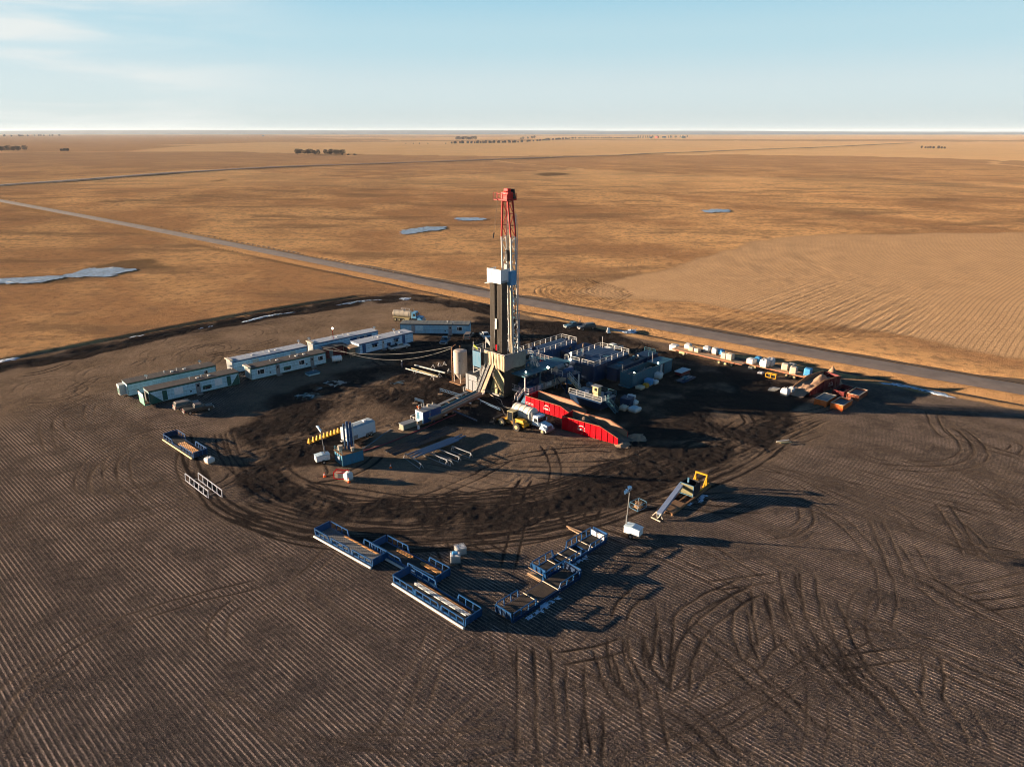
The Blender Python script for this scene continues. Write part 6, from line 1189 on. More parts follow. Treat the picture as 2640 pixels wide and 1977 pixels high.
# orange half-height tanks
def px_rect(p1, p2, p3, p4, z):
    q = [at(*p, z) for p in (p1, p2, p3, p4)]; c = sum(q, Vector()) / 4; u = ((q[2] - q[1]) + (q[3] - q[0])) / 2; v = ((q[1] - q[0]) + (q[2] - q[3])) / 2; return c, u.length, v.length, math.atan2(u.y, u.x)
for k, (q, lab, m, fill) in enumerate([([(2097, 1030), (2127, 1037.5), (2161, 1017), (2129, 1009)], 'orange tank filled to the brim with grey slurry, leftmost of the four', ORANGE, 1.05), ([(2138, 1041.5), (2172, 1048.5), (2203, 1026), (2168, 1020)], 'orange tank with a pale rim, nearest the camera of the four', ORANGE, .8),
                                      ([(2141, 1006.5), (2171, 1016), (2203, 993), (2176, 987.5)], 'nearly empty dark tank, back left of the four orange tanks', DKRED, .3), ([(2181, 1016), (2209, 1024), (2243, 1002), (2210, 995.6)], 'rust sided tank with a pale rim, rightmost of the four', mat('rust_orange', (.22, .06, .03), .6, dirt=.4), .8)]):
    c, L, W_, a = px_rect(*q, 1.3); c.z = 0; a = R(45); L = 4.9; W_ = 2.5; t = thing('slurry_tank', lab, 'tank', c, a, 'four half height slurry tanks')
    x, y = L / 2, W_ / 2; MB().box(-x, x, -y, -y + .08, .2, 1.3).box(-x, x, y - .08, y, .2, 1.3).box(-x, -x + .08, -y + .08, y - .08, .2, 1.3).box(x - .08, x, -y + .08, y - .08, .2, 1.3).box(-x, x, -y, y, .12, .22).build('wall', m, t)
    MB().box(-x - .04, x + .04, -y - .05, -y + .1, 1.3, 1.36).box(-x - .04, x + .04, y - .1, y + .05, 1.3, 1.36).box(-x - .05, -x + .1, -y + .1, y - .1, 1.3, 1.36).box(x - .1, x + .05, -y + .1, y - .1, 1.3, 1.36).build('rim', m if k == 2 else SACK, t)
    MB().box(-x + .08, x - .08, -y + .08, y - .08, .25, 1.3 * fill - .08).build('slurry', SLUDGE if k != 2 else DARK, t)
    mb = MB().bar((-x - .05, -y + .1, .25), (-x - .05, 0, 1.25), .1).bar((-x - .05, 0, 1.25), (-x - .05, y - .1, .25), .1).bar((-x - .05, -y + .05, .2), (-x - .05, -y + .05, 1.3), .12).bar((-x - .05, y - .05, .2), (-x - .05, y - .05, 1.3), .12).bar((-x - .05, 0, .2), (-x - .05, 0, 1.3), .08).box(-x - .25, -x + .3, -y, -y + .3, 0, .2).box(-x - .25, -x + .3, y - .3, y, 0, .2); mb.build('end_brace', m, t)
    mb = MB(); q_ = -x + .6
    while q_ < x: mb.box(q_, q_ + .08, -y - .06, -y, .2, 1.3); q_ += .7
    mb.build('rib', m, t)
# white topped sled and dark pump sled right of the silver tank
c = at(1759, 956, .9); t = thing('covered_sled', 'white topped covered sled right of the silver tank', 'sled', Vector((c.x, c.y, 0)), R(44)); MB().prism([(-1.9, .95), (-1.9, 1.05), (1.6, 1.2), (2.1, 1.05), (2.1, .95)], -1.0, 1.0).build('cover', BAG, t); MB().box(-1.7, 1.8, -.85, .85, .2, .95).build('body', DKRED, t); MB().box(-1.9, 2.0, -.9, -.7, 0, .2).box(-1.9, 2.0, .7, .9, 0, .2).build('runner', DARK, t)
t = thing('pump_sled', 'dark sled with pipes on it in the shade below the white topped sled', 'sled', at(1766, 982), R(44)); MB().prism([(-2.6, .5), (-2.9, .7), (-2.4, .2), (2.6, .2), (2.9, .55)], -1.0, 1.0).build('body', NAVY, t); MB().cyl((-1.5, 0, .8), (1.5, .1, .8), .2).cyl((-.6, -.5, .6), (1.8, -.5, .7), .12).build('pipe', GREY, t); MB().box(-.6, .4, -.4, .4, .5, 1.1).build('pump', TEAL, t)

# ------------------------------------------------------------------ pipe bins (long blue open racks)
def pipe_bin(label, loc, ang, L, W_, H_, m, bed, rails, beam, extra=None, group='long blue open pipe bins'):
    """origin at the centre; rails = list of (side, x0, x1); beam = sides with a white skid pipe"""
    t = thing('pipe_bin', label, 'pipe bin', loc, ang, group); x, y = L / 2, W_ / 2
    for s, nm in ((-1, 'a'), (1, 'b')):
        MB().add([(s * x, -y, .2), (s * x, y, .2), (s * (x + .18), y, H_), (s * (x + .18), -y, H_), (s * (x - .07), -y, .2), (s * (x - .07), y, .2), (s * (x + .11), y, H_), (s * (x + .11), -y, H_)], [(0, 1, 2, 3), (7, 6, 5, 4), (0, 4, 5, 1), (1, 5, 6, 2), (2, 6, 7, 3), (3, 7, 4, 0)]).build('end_panel', m, t)
        mb = MB().bar((s * (x + .15), -y, H_), (s * (x + .15), y, H_), .12); [mb.bar((s * (x + .1), q, .25), (s * (x + .22), q, H_), .1) for q in (-y, -y / 3, y / 3, y)]; mb.build('end_frame', BLUE, t)
    fl = MB().box(-x, x, -y, -y + .18, .18, .45).box(-x, x, y - .18, y, .18, .45); q = -x + .3
    while q < x: fl.box(q, q + .16, -y + .18, y - .18, .22, .38); q += 1.15
    fl.build('floor_frame', m, t)
    if bed == 'grating':
        mb = MB(); q = -y + .25
        while q < y - .2: mb.box(-x + .1, x - .1, q, q + .07, .42, .48); q += .17
        mb.build('grating', GREY, t)
    elif bed == 'pipes':
        mb = MB().box(-x + .1, x - .1, -y + .2, y - .2, .38, .42); mb.build('tray', BLACK, t)
    elif bed == 'planks':
        mb = MB(); q = -y + .25; i = 0
        while q < y - .25: mb.box(-x + .15 + .1 * (i % 3), x - .15, q, q + .14, .40, .47); q += .19; i += 1
        mb.build('planks', mat('weathered_planks', (.055, .042, .034), .85, dirt=.5, dirtcol=(.14, .1, .07)), t)
    else: MB().box(-x + .1, -x + 3.4, -y + .2, y - .2, .38, .42).box(-x + 4.2, -x + 7.0, -y + .2, y - .2, .38, .42).box(x - 3.8, x - .4, -y + .2, y - .2, .38, .42).build('tray', BLACK, t)
    for s, x0, x1 in rails:
        yy = s * (y + .02); mb = MB().bar((x0, yy + s * .1, H_), (x1, yy + s * .1, H_), .12); n = max(2, round((x1 - x0) / 1.15))
        for k in range(n + 1): q = x0 + (x1 - x0) * k / n; mb.bar((q, yy, .3), (q, yy + s * .1, H_), .11)
        if x1 < x - .5: mb.bar((x1, yy + s * .1, H_), (x1 + .35, yy, .3), .12)
        if x0 > -x + .5: mb.bar((x0, yy + s * .1, H_), (x0 - .35, yy, .3), .12)
        mb.build('side_rail', BLUE, t)
    for s in beam: MB().cyl((-x - .05, s * (y + .28), .17), (x + .1, s * (y + .28), .17), .17, n=14).build('skid_pipe', WHITE if m is not NAVY else CREAM, t)
    MB().box(-x, x, -y - .1, -y + .1, 0, .18).box(-x, x, y - .1, y + .1, 0, .18).build('skid', NAVY, t)
    if extra: extra(t, x, y)
    return t
def bin_from_px(c1, c2, W_, ang_deg, far=1):
    """c1,c2: near long edge on the ground in photo pixels -> centre"""
    a, b = at(*c1), at(*c2); m_ = (a + b) / 2; n = Vector((-math.sin(R(ang_deg)), math.cos(R(ang_deg)), 0)); return m_ + n * (W_ / 2 + .2) * far, (b - a).length
def rods(par_t, n, x0, x1, ys, z, r, m, lab, grp, ang, base):
    for k in range(n):
        o = MB().cyl((x0 + random.uniform(-.2, .2), 0, 0), (x1 + random.uniform(-.3, .2), 0, 0), r, n=8).build('pipe', m, None)
        y_ = ys[0] + (ys[1] - ys[0]) * k / max(1, n - 1); c, s_ = math.cos(ang), math.sin(ang); o.location = (base.x - s_ * y_, base.y + c * y_, z); o.rotation_euler = (0, 0, ang); tag(o, lab, 'pipe', grp)
SUNLIT = mat('sunlit_steel', (.33, .16, .05), .5, .2, dirt=.4, dirtcol=(.16, .08, .04))  # bare metal with the low sun's orange put into its colour
def zB(x, y): return (780 + x / 4.424, 1320 + y / 4.424)
def zA(x, y): return (400 + x / 7.886, 1090 + y / 7.886)
c, L = bin_from_px(zA(175, 355), zA(760, 745), 2.4, -42.7); pipe_bin('navy pipe bin alone on the stubble at the far left', c, R(-42.7), 12.0, 2.4, 1.25, NAVY, 'pipes', [(-1, -5.9, -2.3), (-1, 1.2, 5.9), (1, -5.9, -2.8), (1, 1.7, 5.9)], [-1])
rods(None, 6, -1.5, 5.5, (-.7, .5), .5, .05, SUNLIT, 'long orange lit rod lying in the far left pipe bin', 'rods in the far left pipe bin', R(-42.7), c)
c, L = bin_from_px(zB(140, 290), zB(785, 640), 2.5, -39.5); cB1 = c; pipe_bin('blue pipe bin with a steel grating bed, upper left of the front group', c, R(-39.3), 12.1, 2.5, 1.3, BLUE, 'grating', [(-1, -6, -3.1), (-1, -2.3, 1.4), (-1, 2.2, 6), (1, -6, -2.2), (1, 1.4, 6)], [-1])
rods(None, 2, -2.4, 4.6, (.85, 1.0), .52, .07, SUNLIT, 'orange lit rail along the far edge of the grating bed bin', 'rails in the grating bed bin', R(-39.3), c)
cc = (at(*zB(790, 350), 1.3) + at(*zB(960, 270), 1.3) + at(*zB(1505, 730), 1.3) + at(*zB(1680, 635), 1.3)) / 4; cc.z = 0; pipe_bin('blue pipe bin with a dark bed and orange lit pipes, middle of the left group', cc, R(-39.8), 12.1, 2.5, 1.3, BLUE, 'pipes', [(-1, -6, -.4), (-1, 1.2, 6), (1, -6, -1.8), (1, 2.4, 6)], [-1])
rods(None, 5, 1.6, 5.2, (.3, .8), .5, .06, SUNLIT, 'short orange lit pipe at the right end of the dark bed bin', 'short pipes in the dark bed bin', R(-39.8), cc); rods(None, 3, -3.4, -.2, (.45, .9), .5, .07, SUNLIT, 'orange lit pipe in the left half of the dark bed bin', 'left pipes in the dark bed bin', R(-39.8), cc)
cc = (at(*zB(1035, 715), 1.3) + at(*zB(1240, 610), 1.3) + at(*zB(1840, 1215), 1.3) + at(*zB(2030, 1100), 1.3)) / 4; cc.z = 0; pipe_bin('blue pipe bin holding long bright pipes, lowest of the left group', cc, R(-42), 12.7, 2.6, 1.3, BLUE, 'pipes', [(-1, -6.3, -2.6), (-1, -2.1, 1.9), (-1, 2.6, 6.3), (1, -6.3, -1.6), (1, 2.6, 6.3)], [-1])
rods(None, 3, -4.0, 5.6, (-.1, .35), .52, .09, WHITE, 'long pale pipe lying in the lowest blue bin', 'long pale pipes in the lowest blue bin', R(-42), cc); rods(None, 2, -4.0, 5.6, (.5, .65), .52, .07, SUNLIT, 'long orange lit pipe lying in the lowest blue bin', 'long orange lit pipes in the lowest blue bin', R(-42), cc)
cc = (at(*zC(205, 1100), 1.3) + at(*zC(415, 1210), 1.3) + at(*zC(1280, 650), 1.3) + at(*zC(1080, 540), 1.3)) / 4; cc.z = 0; pipe_bin('navy pipe bin with a plank bed, nearest of the right pair', cc, R(45.2), 12.3, 2.6, 1.35, NAVY, 'planks', [(-1, -6, -2.2), (-1, 2.3, 6), (1, -6, -2.5), (1, 2.2, 6)], [], lambda t, x, y: (MB().bar((-1.6, -y, .55), (-1.6, y, .55), .09).bar((1.9, -y, .55), (1.9, y, .55), .09).build('cross_bar', SACK, t)))
def r2x(t, x, y):
    mb = MB(); [mb.bar((q, -y, .55), (q, y, .55), .08) for q in (-3.4, -1.2, .8, 3.2)]; mb.build('cross_bar', SACK, t)
    MB().box(x - .35, x - .28, -y + .1, y - .1, .35, 1.2).build('white_panel', WHITE2, t); MB().bar((-x - .9, -y + .1, .3), (-x - .9, y - .1, .3), .14).box(-x - 1.1, -x - .1, -y + .1, y - .1, .1, .16).bar((-x - .7, -y, 1.0), (-x - .7, y, 1.0), .07).build('tail_tray', WOOD, t)
cc = (at(*zC(650, 560), 1.3) + at(*zC(850, 660), 1.3) + at(*zC(1640, 180), 1.3) + at(*zC(1440, 100), 1.3)) / 4; cc.z = 0; pipe_bin('blue pipe bin with a white end panel, furthest right of the front group', cc, R(45), 12.4, 2.5, 1.35, BLUE, 'open', [(-1, -6, .6), (-1, 2.6, 6), (1, -6, -2.2), (1, .8, 6)], [], r2x)
for k, (a, b, lab) in enumerate([((1461, 1357), (1500, 1373), 'upper timber lying on the stubble beside the furthest right pipe bin'), ((1466, 1362), (1494, 1377), 'lower timber lying on the stubble beside the furthest right pipe bin')]):
    p, q = at(*a), at(*b); d = q - p; tag(MB().box(0, d.length, -.09, .09, 0, .16).build('timber', WOOD, None, loc=p, rz=math.atan2(d.y, d.x)), lab, 'timber')
# white tubular frame on the stubble, left
a, b = at(*zA(650, 1185)), at(*zA(1090, 1525)); d = (b - a).normalized(); n = Vector((-d.y, d.x, 0))
t = thing('tubular_frame', 'silver tubular double frame lying on the stubble below the far left pipe bin', 'frame', (a + b) / 2 + n * .8, math.atan2(d.y, d.x)); 
for s, o_ in ((-1, -.3), (1, 1.0)):
    mb = MB().bar((-4.1 + o_, s * .8, 1.3), (4.6 + o_, s * .8, 1.3), .10).bar((-4.1 + o_, s * .8 - .1, .08), (4.1 + o_, s * .8 - .1, .08), .09)
    for k in range(6): x_ = -4.1 + o_ + 1.72 * k; mb.bar((x_, s * .8 - .1, .08), (x_, s * .8, 1.3), .09)
    mb.build('side_frame', CHROME if False else mat('pale_steel', (.40, .42, .48), .4, .3, dirt=.3), t)
mb = MB(); [mb.bar((-3.9 + 1.72 * k, -.8, .1), (-3.4 + 1.72 * k, .8, .1), .07) for k in range(5)]; mb.build('cross_bar', GREY, t)

# wire totes
def tote(label, px, py, s, z=0.0, ang=.2, top=None):
    t = thing('wire_tote', label, 'tote', at(px, py, z), ang, 'two caged totes'); MB().box(-s / 2 + .05, s / 2 - .05, -s / 2 + .05, s / 2 - .05, .16, 1.05).build('bottle', BAG, t, bevel=.06); mb = MB()
    for k in range(6):
        q = -s / 2 + s * k / 5
        for w_ in (-s / 2, s / 2): mb.bar((q, w_, .15), (q, w_, 1.12), .035).bar((w_, q, .15), (w_, q, 1.12), .035)
    for z_ in (.2, .5, .8, 1.12): [mb.bar(p_, q_, .035) for p_, q_ in (((-s / 2, -s / 2, z_), (s / 2, -s / 2, z_)), ((-s / 2, s / 2, z_), (s / 2, s / 2, z_)), ((-s / 2, -s / 2, z_), (-s / 2, s / 2, z_)), ((s / 2, -s / 2, z_), (s / 2, s / 2, z_)))]
    mb.build('cage', CHROME, t); MB().box(-s / 2, s / 2, -s / 2, s / 2, 0, .14).build('pallet', GREY, t); MB().cyl((0, 0, 1.05), (0, 0, 1.14), .12).build('cap', GREY, t)
    if top: MB().box(-.4, .35, -.3, .3, 1.14, 1.4).build('loose_bag', top, t, bevel=.1)
tote('caged tote with a blue bag on top, lower left of the pair', 1174, 1446, 1.35, 0, .1, BAGB); tote('caged tote with a bare top, upper right of the pair', 1187, 1426, 1.35, 0, .4)

# ------------------------------------------------------------------ light towers
def light_tower(label, px, py, ang, mh, lean, m=WHITE2, mx=-1.15):
    t = thing('light_tower', label, 'light tower', at(px, py), R(ang)); MX = mx; MB().box(-1.2, 1.2, -.65, .65, .55, 1.55).build('cabinet', m, t, bevel=.05); MB().prism([(-1.25, 1.55), (-1.25, 1.6), (0, 1.75), (1.25, 1.6), (1.25, 1.55)], -.68, .68).build('lid', mat('pale_blue_lid', (.35, .45, .52), .4), t)
    for s in (-1, 1): wh = MB().cyl((0, s * .66, .36), (0, s * .9, .36), .36, n=18).build('wheel', BLACK, t); MB().cyl((0, s * .7, .36), (0, s * .92, .36), .19, n=10).build('rim', CHROME, wh)
    MB().bar((1.2, -.3, .5), (2.3, 0, .45), .08).bar((1.2, .3, .5), (2.3, 0, .45), .08).box(-1.2, 1.2, -.55, .55, .42, .55).build('drawbar', DARK, t)
    mb = MB().bar((mx, 0, 1.2), (mx + lean, 0, mh), .10).bar((mx, 0, .6), (mx, 0, 3.0), .16); mb.build('mast', GREY, t); MB().bar((mx + lean, -.8, mh), (mx + lean, .8, mh), .08).build('crossbar', WHITE, t)
    for s, dz in ((-.75, .1), (-.25, .15), (.35, .35), (.85, .2)):
        x = mx + lean; MB().cyl((x - .1, s, mh + dz), (x - .35, s - .05, mh + dz - .1), .13, .30, 14).build('lamp', LENS, t)
light_tower('white light tower trailer standing right of the front pipe bins', 1632, 1382, -35, 6.9, .2)
light_tower('white light tower trailer left of the blue blending tank', 832, 1192, 30, 6.3, -.35, mx=.5)

# ------------------------------------------------------------------ yellow skid with conveyor, right
def zY(x, y): return (1560 + x / 3.814, 1200 + y / 3.814)
a, b = at(*zY(675, 488)), at(*zY(1035, 215)); d = (b - a).normalized(); n = Vector((-d.y, d.x, 0)); ya = math.atan2(d.y, d.x)
t = thing('conveyor_skid', 'skid with a yellow hoist frame, dark hopper and long pale auger', 'skid', (a + b) / 2 + n * 1.4, ya)
MB().box(-6.2, 6.2, -1.35, -1.1, 0, .3).box(-6.2, 6.2, 1.1, 1.35, 0, .3).box(-6.2, 6.2, -.1, .1, 0, .25).build('skid', RUST, t); MB().box(1.5, 6.2, -1.3, 1.3, .3, .38).box(-6, -2, -1.2, .6, .26, .32).build('deck', mat('worn_deck', (.16, .09, .05), .8, dirt=.5), t)
mb = MB()
for s in (-.95, .95): mb.bar((5.2, s, .35), (5.2, s, 2.25), .22).bar((4.0, s, .35), (5.2, s, 2.1), .18).bar((5.2, s, .5), (6.1, s, .5), .2)
mb.bar((5.2, -1.05, 2.3), (5.2, 1.05, 2.3), .24).bar((2.4, .9, .45), (5.0, .9, .45), .2).bar((2.2, -1.0, .45), (5.0, -1.0, .5), .2); mb.build('hoist_frame', YELLOW, t)
MB().box(.4, .46, -1.2, 1.1, .4, 2.3).box(2.5, 2.56, -1.2, 1.1, .4, 2.3).box(.46, 2.5, -1.2, -1.14, .4, 2.3).box(.46, 2.5, 1.04, 1.1, .4, 2.3).box(.46, 2.5, -1.14, 1.04, .4, .5).build('hopper', DARK, t); MB().box(.32, .38, -1.15, 1.05, .6, 2.25).build('hopper_front', mat('olive_panel', (.14, .13, .07), .6), t)
mb = MB().bar((.28, -1.2, .5), (.28, 1.1, .5), .09).bar((.28, -1.2, 2.3), (.28, 1.1, 2.3), .09).bar((.28, -1.2, .5), (.28, -1.2, 2.3), .09).bar((.28, 1.1, .5), (.28, 1.1, 2.3), .09).bar((1.2, .2, 2.2), (1.2, .2, 3.0), .25); mb.build('hopper_frame', SKY, t)
MB().bar((-8.2, -.2, .75), (.6, 1.0, 1.8), .75, .45).build('auger', mat('pale_lilac_steel', (.20, .25, .36), .4, .2, dirt=.25), t); MB().bar((-8.6, -.2, .15), (-8.0, -.6, .95), .12).bar((-8.6, -.2, .15), (-8.0, .3, .95), .12).bar((-8.9, -.9, .06), (-8.7, .8, .06), .14).bar((-8.3, -.9, .15), (-8.0, -.3, .85), .12).bar((-8.3, .8, .15), (-8.0, .3, .85), .12).build('auger_stand', SACK, t)
t = thing('wire_basket', 'small white wire basket of straw coloured scraps left of the auger', 'basket', at(1645, 1308), R(40)); mb = MB()
for z_ in (.05, .95): [mb.bar(p_, q_, .07) for p_, q_ in (((-1, -.8, z_), (1, -.8, z_)), ((-1, .8, z_), (1, .8, z_)), ((-1, -.8, z_), (-1, .8, z_)), ((1, -.8, z_), (1, .8, z_)))]
[mb.bar((x, y, 0), (x, y, .95), .07) for x in (-1, 1) for y in (-.8, .8)]; mb.build('frame', SKY, t); mb = MB()
for k in range(30): q = [random.uniform(-.8, .8) for _ in range(4)]; mb.bar((q[0], q[1] * .8, random.uniform(.1, .9)), (q[2], q[3] * .8, random.uniform(.1, .9)), .1)
mb.build('scrap', WOOD, t)
t = thing('wood_scraps', 'pale broken boards lying on the bare ground right of the churned mud', 'boards', at(2022, 1142), .1)
for k in range(6): q = random.uniform(-.3, .3); MB().bar((-1.2 + random.uniform(-.3, .3), q * 2, .08 + k * .05), (1.0 + random.uniform(-.3, .3), q * 3 + .2, .12 + k * .05), .24, .06).build('board', [WHITE, SACK, CREAM][k % 3], t)

# ------------------------------------------------------------------ blending tank, cargo trailer, guards, cones
t = thing('vertical_tank', 'blue green tank unit with tall vertical pipes beside the light tower', 'tank unit', at(897, 1190), R(39))
MB().box(-1.6, 2.3, -1.5, 1.5, .15, 2.15).build('tank', mat('blend_blue', (.02, .14, .24), .5, dirt=.4, streak=True), t, bevel=.04); mb = MB(); [mb.box(-1.68, -1.6, q, q + .1, .2, 2.1) for q in (-1.5, -.8, 0, .7, 1.4)]; mb.build('rib', TEAL, t); MB().box(-1.75, 2.4, -1.6, 1.6, 2.15, 2.22).build('top_plate', RUST, t)
for k, (x, y, r_, m, h_) in enumerate([(-.1, .35, .17, CASING, 7.0), (.5, .3, .2, BLUE, 7.3), (1.0, .1, .2, BLUE, 7.1), (1.3, -.1, .10, WHITE, 6.8)]): MB().cyl((x, y, 2.2), (x, y, h_), r_, n=14).build('vertical_pipe', m, t)
MB().bar((-.1, .35, 6.6), (1.1, .1, 6.6), .1).bar((-.1, .35, 4.4), (1.1, .1, 4.4), .1).build('pipe_clamp', GREY, t); MB().cyl((-.8, .9, 2.2), (-.8, .9, 3.0), .45, n=16).cyl((.6, -.9, 2.2), (.6, -.9, 2.9), .3).build('scrubber', SACK, t); MB().box(-1.85, -1.68, -.7, -.1, 1.0, 1.6).build('control_box', WHITE2, t); rail(MB(), [(-1.6, -1.5, 2.2), (-1.6, 1.4, 2.2)], .8, .9, .05, .06).build('railing', TEAL, t)
t = thing('cargo_trailer', 'white enclosed cargo trailer with two axles behind the tall vertical pipes', 'cargo trailer', at(925, 1128), R(48))
MB().box(-3.1, 3.1, -1.2, 1.2, .45, 2.75).build('body', mat('trailer_white', (.42, .47, .52), .35, dirt=.1), t, bevel=.08); MB().prism([(-1.2, 2.75), (-.6, 2.9), (.6, 2.9), (1.2, 2.75)], -3.05, 3.05).build('roof', mat('trailer_roof', (.28, .33, .36), .4), t, rz=math.pi / 2, loc=(0, 0, 0))
MB().box(-3.9, -3.1, -.2, .2, .45, .6).box(-3.2, -3.05, -1.0, 1.0, .5, 2.5).build('hitch', WHITE, t); MB().box(.8, 3.0 - .6, -1.35, -1.18, .75, .95).build('fender', GREY, t); MB().box(-2.4, -1.0, -1.215, -1.2, .6, 1.3).build('side_hatch', GREY, t); MB().box(1.2, 1.7, -.3, .3, 2.9, 3.15).build('roof_vent', WHITE2, t)
for x in (1.15, 2.0):
    for s in (-1, 1): wh = MB().cyl((x, s * 1.0, .38), (x, s * 1.25, .38), .38, n=18).build('wheel', BLACK, t); MB().cyl((x, s * 1.05, .38), (x, s * 1.27, .38), .2, n=10).build('rim', CHROME, wh)
proto = None; ga, gb = at(798, 1142), at(890, 1109)
for k in range(11):
    if proto is None:
        proto = thing('barrier_drum', 'yellow tapered barrier drum in the slanting row left of the cargo trailer', 'barrier', ga, 0, 'yellow barrier drums in a row'); MB().frus((-.26, .26, -.34, .34), (-.12, .12, -.18, .18), .06, .95).build('drum_body', YELLOW, proto, bevel=.08); MB().box(-.28, .28, -.38, .38, 0, .07).build('base', YELLOW, proto); o = proto
    else: o = copy_tree(proto)
    o.location = ga.lerp(gb, k / 10 * .98 + (.0 if k == 0 else .02)); o.rotation_euler = (0, 0, random.uniform(-.15, .15) + .87)
for px, py, lab in [(837, 1229, 'orange traffic cone left of the red framed crate'), (900, 1243, 'orange traffic cone in front of the white bag by the crate'), (1007, 1206, 'orange traffic cone alone on the shaded ground below the pipe stack'), (1110, 1130, 'orange traffic cone behind the pipe stack, upper one'), (1076, 1146, 'small orange cone standing against the left part of the pipe stack')]:
    t = thing('traffic_cone', lab, 'traffic cone', at(px, py), .3); MB().cyl((0, 0, .04), (0, 0, .8), .2, .04, 14).build('cone_body', ORC, t); MB().cyl((0, 0, .38), (0, 0, .58), .135, .09, 14).build('band', WHITE2, t); MB().box(-.25, .25, -.25, .25, 0, .05).build('base', ORC, t)
t = thing('crate', 'red framed crate with a pale front beside the white bag', 'crate', at(881, 1231), R(-12)); mb = MB()
for z_ in (.06, 1.15): [mb.bar(p_, q_, .1) for p_, q_ in (((-1.1, -.6, z_), (1.1, -.6, z_)), ((-1.1, .6, z_), (1.1, .6, z_)), ((-1.1, -.6, z_), (-1.1, .6, z_)), ((1.1, -.6, z_), (1.1, .6, z_)))]
[mb.bar((x, y, 0), (x, y, 1.2), .1) for x in (-1.1, 1.1) for y in (-.6, .6)]; mb.bar((-1.1, 0, 1.15), (1.1, 0, 1.15), .08); mb.build('frame', RED, t); MB().box(-1.0, 1.0, -.5, .5, .1, .95).build('box', SACK, t)

# ------------------------------------------------------------------ catwalk, dog house shack, pipe racks
def zS(x, y): return (1060 + x / 10.533, 980 + y / 10.533)
ca_, cb_ = at(1137, 1067, 1.1), at(1248, 1013, 1.1); ca_.z = cb_.z = 0; d = cb_ - ca_; t = thing('catwalk', 'long low pipe catwalk running from the blue shack to the foot of the rig ramp', 'catwalk', ca_, math.atan2(d.y, d.x)); L = d.length
MB().box(-3, L, 0, .9, .95, 1.1).box(-3, L, .9, 1.0, .7, 1.25).build('walkway', mat('catwalk_wood', (.36, .25, .17), .8, dirt=.5), t); MB().box(-3, L, 1.0, 2.2, .9, 1.0).box(-3, L, 2.2, 2.35, .8, 1.2).build('trough', TEAL, t); MB().box(-3, L - 1, 3.4, 4.1, .9, 1.05).build('walkway', GREY, t); MB().box(-3, L, -.08, 0, .55, 1.05).build('edge_beam', mat('catwalk_edge', (.18, .10, .06), .6, .2), t)
mb = MB(); [mb.box(x, x + .25, .1, 4.0, 0, .9) for x in (-2, 2, 6, 10, L - 1.5)]; mb.build('support', NAVY, t); mb = MB(); [mb.bar((x, 2.35, 1.0), (x, 3.4, 1.0), .12) for x in (0, 3, 6, 9, 12)]; mb.build('cross_beam', WOOD, t)
for i, (x, y) in enumerate([(L - .6, -.3), (L - 1.2, 4.4)]): MB().bar((x - .35, y, 1.1), (x + .35, y, 1.1), .1).bar((x - .35, y, 2.0), (x + .35, y, 2.0), .1).bar((x - .35, y, 1.1), (x - .35, y, 2.0), .1).bar((x + .35, y, 1.1), (x + .35, y, 2.0), .1).build('gate', WHITE, t)
# command shack on the near end
p = at(1092, 1095); t = thing('office_shack', 'dark blue shack with a pale end wall at the near end of the catwalk', 'shack', p, R(47))
MB().box(0, 4.6, 0, 2.3, .2, 2.55).build('wall', mat('shack_blue', (.008, .045, .15), .45, dirt=.2), t); MB().box(-.06, 0, 0, 2.3, .2, 2.55).build('end_wall', SIDING2, t); MB().box(-.1, 4.7, -.05, 2.35, 2.55, 2.63).build('roof', GREY, t); MB().box(1.5, 1.95, -.03, .01, .5, 2.4).build('notice_strip', SKY, t); MB().box(1.62, 1.82, -.045, -.03, 1.6, 1.8).build('red_notice', RED, t)
MB().box(-.09, -.06, 1.1, 1.8, .9, 2.3).build('door', SKY, t); MB().cyl((-.12, .5, .9), (-.06, .5, .9), .18).build('gauge', WHITE2, t); rail(MB(), [(-1.4, .4, .2), (-1.4, 2.2, .2), (-.1, 2.2, .2)], 1.5, 1.0, .07, .08).build('railing', WHITE, t); MB().box(-1.5, 0, .3, 2.3, .1, .2).box(-1.0, -.2, .2, .5, .1, .9).build('landing', WOOD, t); MB().box(-.4, 5, -.1, 2.4, 0, .18).build('skid', RUST, t)
mb = MB(); [mb.bar((1.0 + q, 1.5, 2.6), (1.0 + q, 1.5, 3.7), .07) for q in (0, .55)]; mb.bar((1.0, 1.5, 3.7), (1.55, 1.5, 3.7), .07).bar((1.0, 1.5, 3.1), (1.55, 1.5, 3.1), .07).bar((.4, 1.8, 2.6), (.4, 1.8, 3.5), .07).bar((.4, 1.8, 3.5), (1.0, 1.8, 3.5), .07); mb.build('roof_frame', WHITE, t); MB().frus((.6, 1.3, 1.9, 2.2), (.2, .5, 1.9, 2.2), 2.63, 3.3).build('roof_tarp', ORANGE, t); MB().cyl((2.8, 1.7, 2.6), (2.8, 1.7, 3.1), .3).cyl((4.2, 2.0, 2.6), (4.2, 2.0, 3.0), .12).build('roof_vent', SACK, t)
t = thing('barrel', 'small white barrel standing in front of the blue shack', 'barrel', at(1079, 1105), 0); MB().cyl((0, 0, 0), (0, 0, .75), .24, .2, 14).build('barrel_body', WHITE2, t); MB().cyl((0, 0, .75), (0, 0, .82), .22).build('lid', GREY, t)
t = thing('generator_box', 'low olive grey box unit left of the blue shack', 'box unit', at(1048, 1103), R(44)); MB().box(-1.2, 1.8, -.7, .7, .1, 1.1).build('body', mat('olive_grey', (.20, .21, .16), .6, dirt=.4), t); MB().box(-1.3, 1.9, -.8, .8, 1.1, 1.16).build('lid', GREY, t); MB().box(-1.4, -1.1, -.8, .7, 0, .1).build('board', SACK, t)
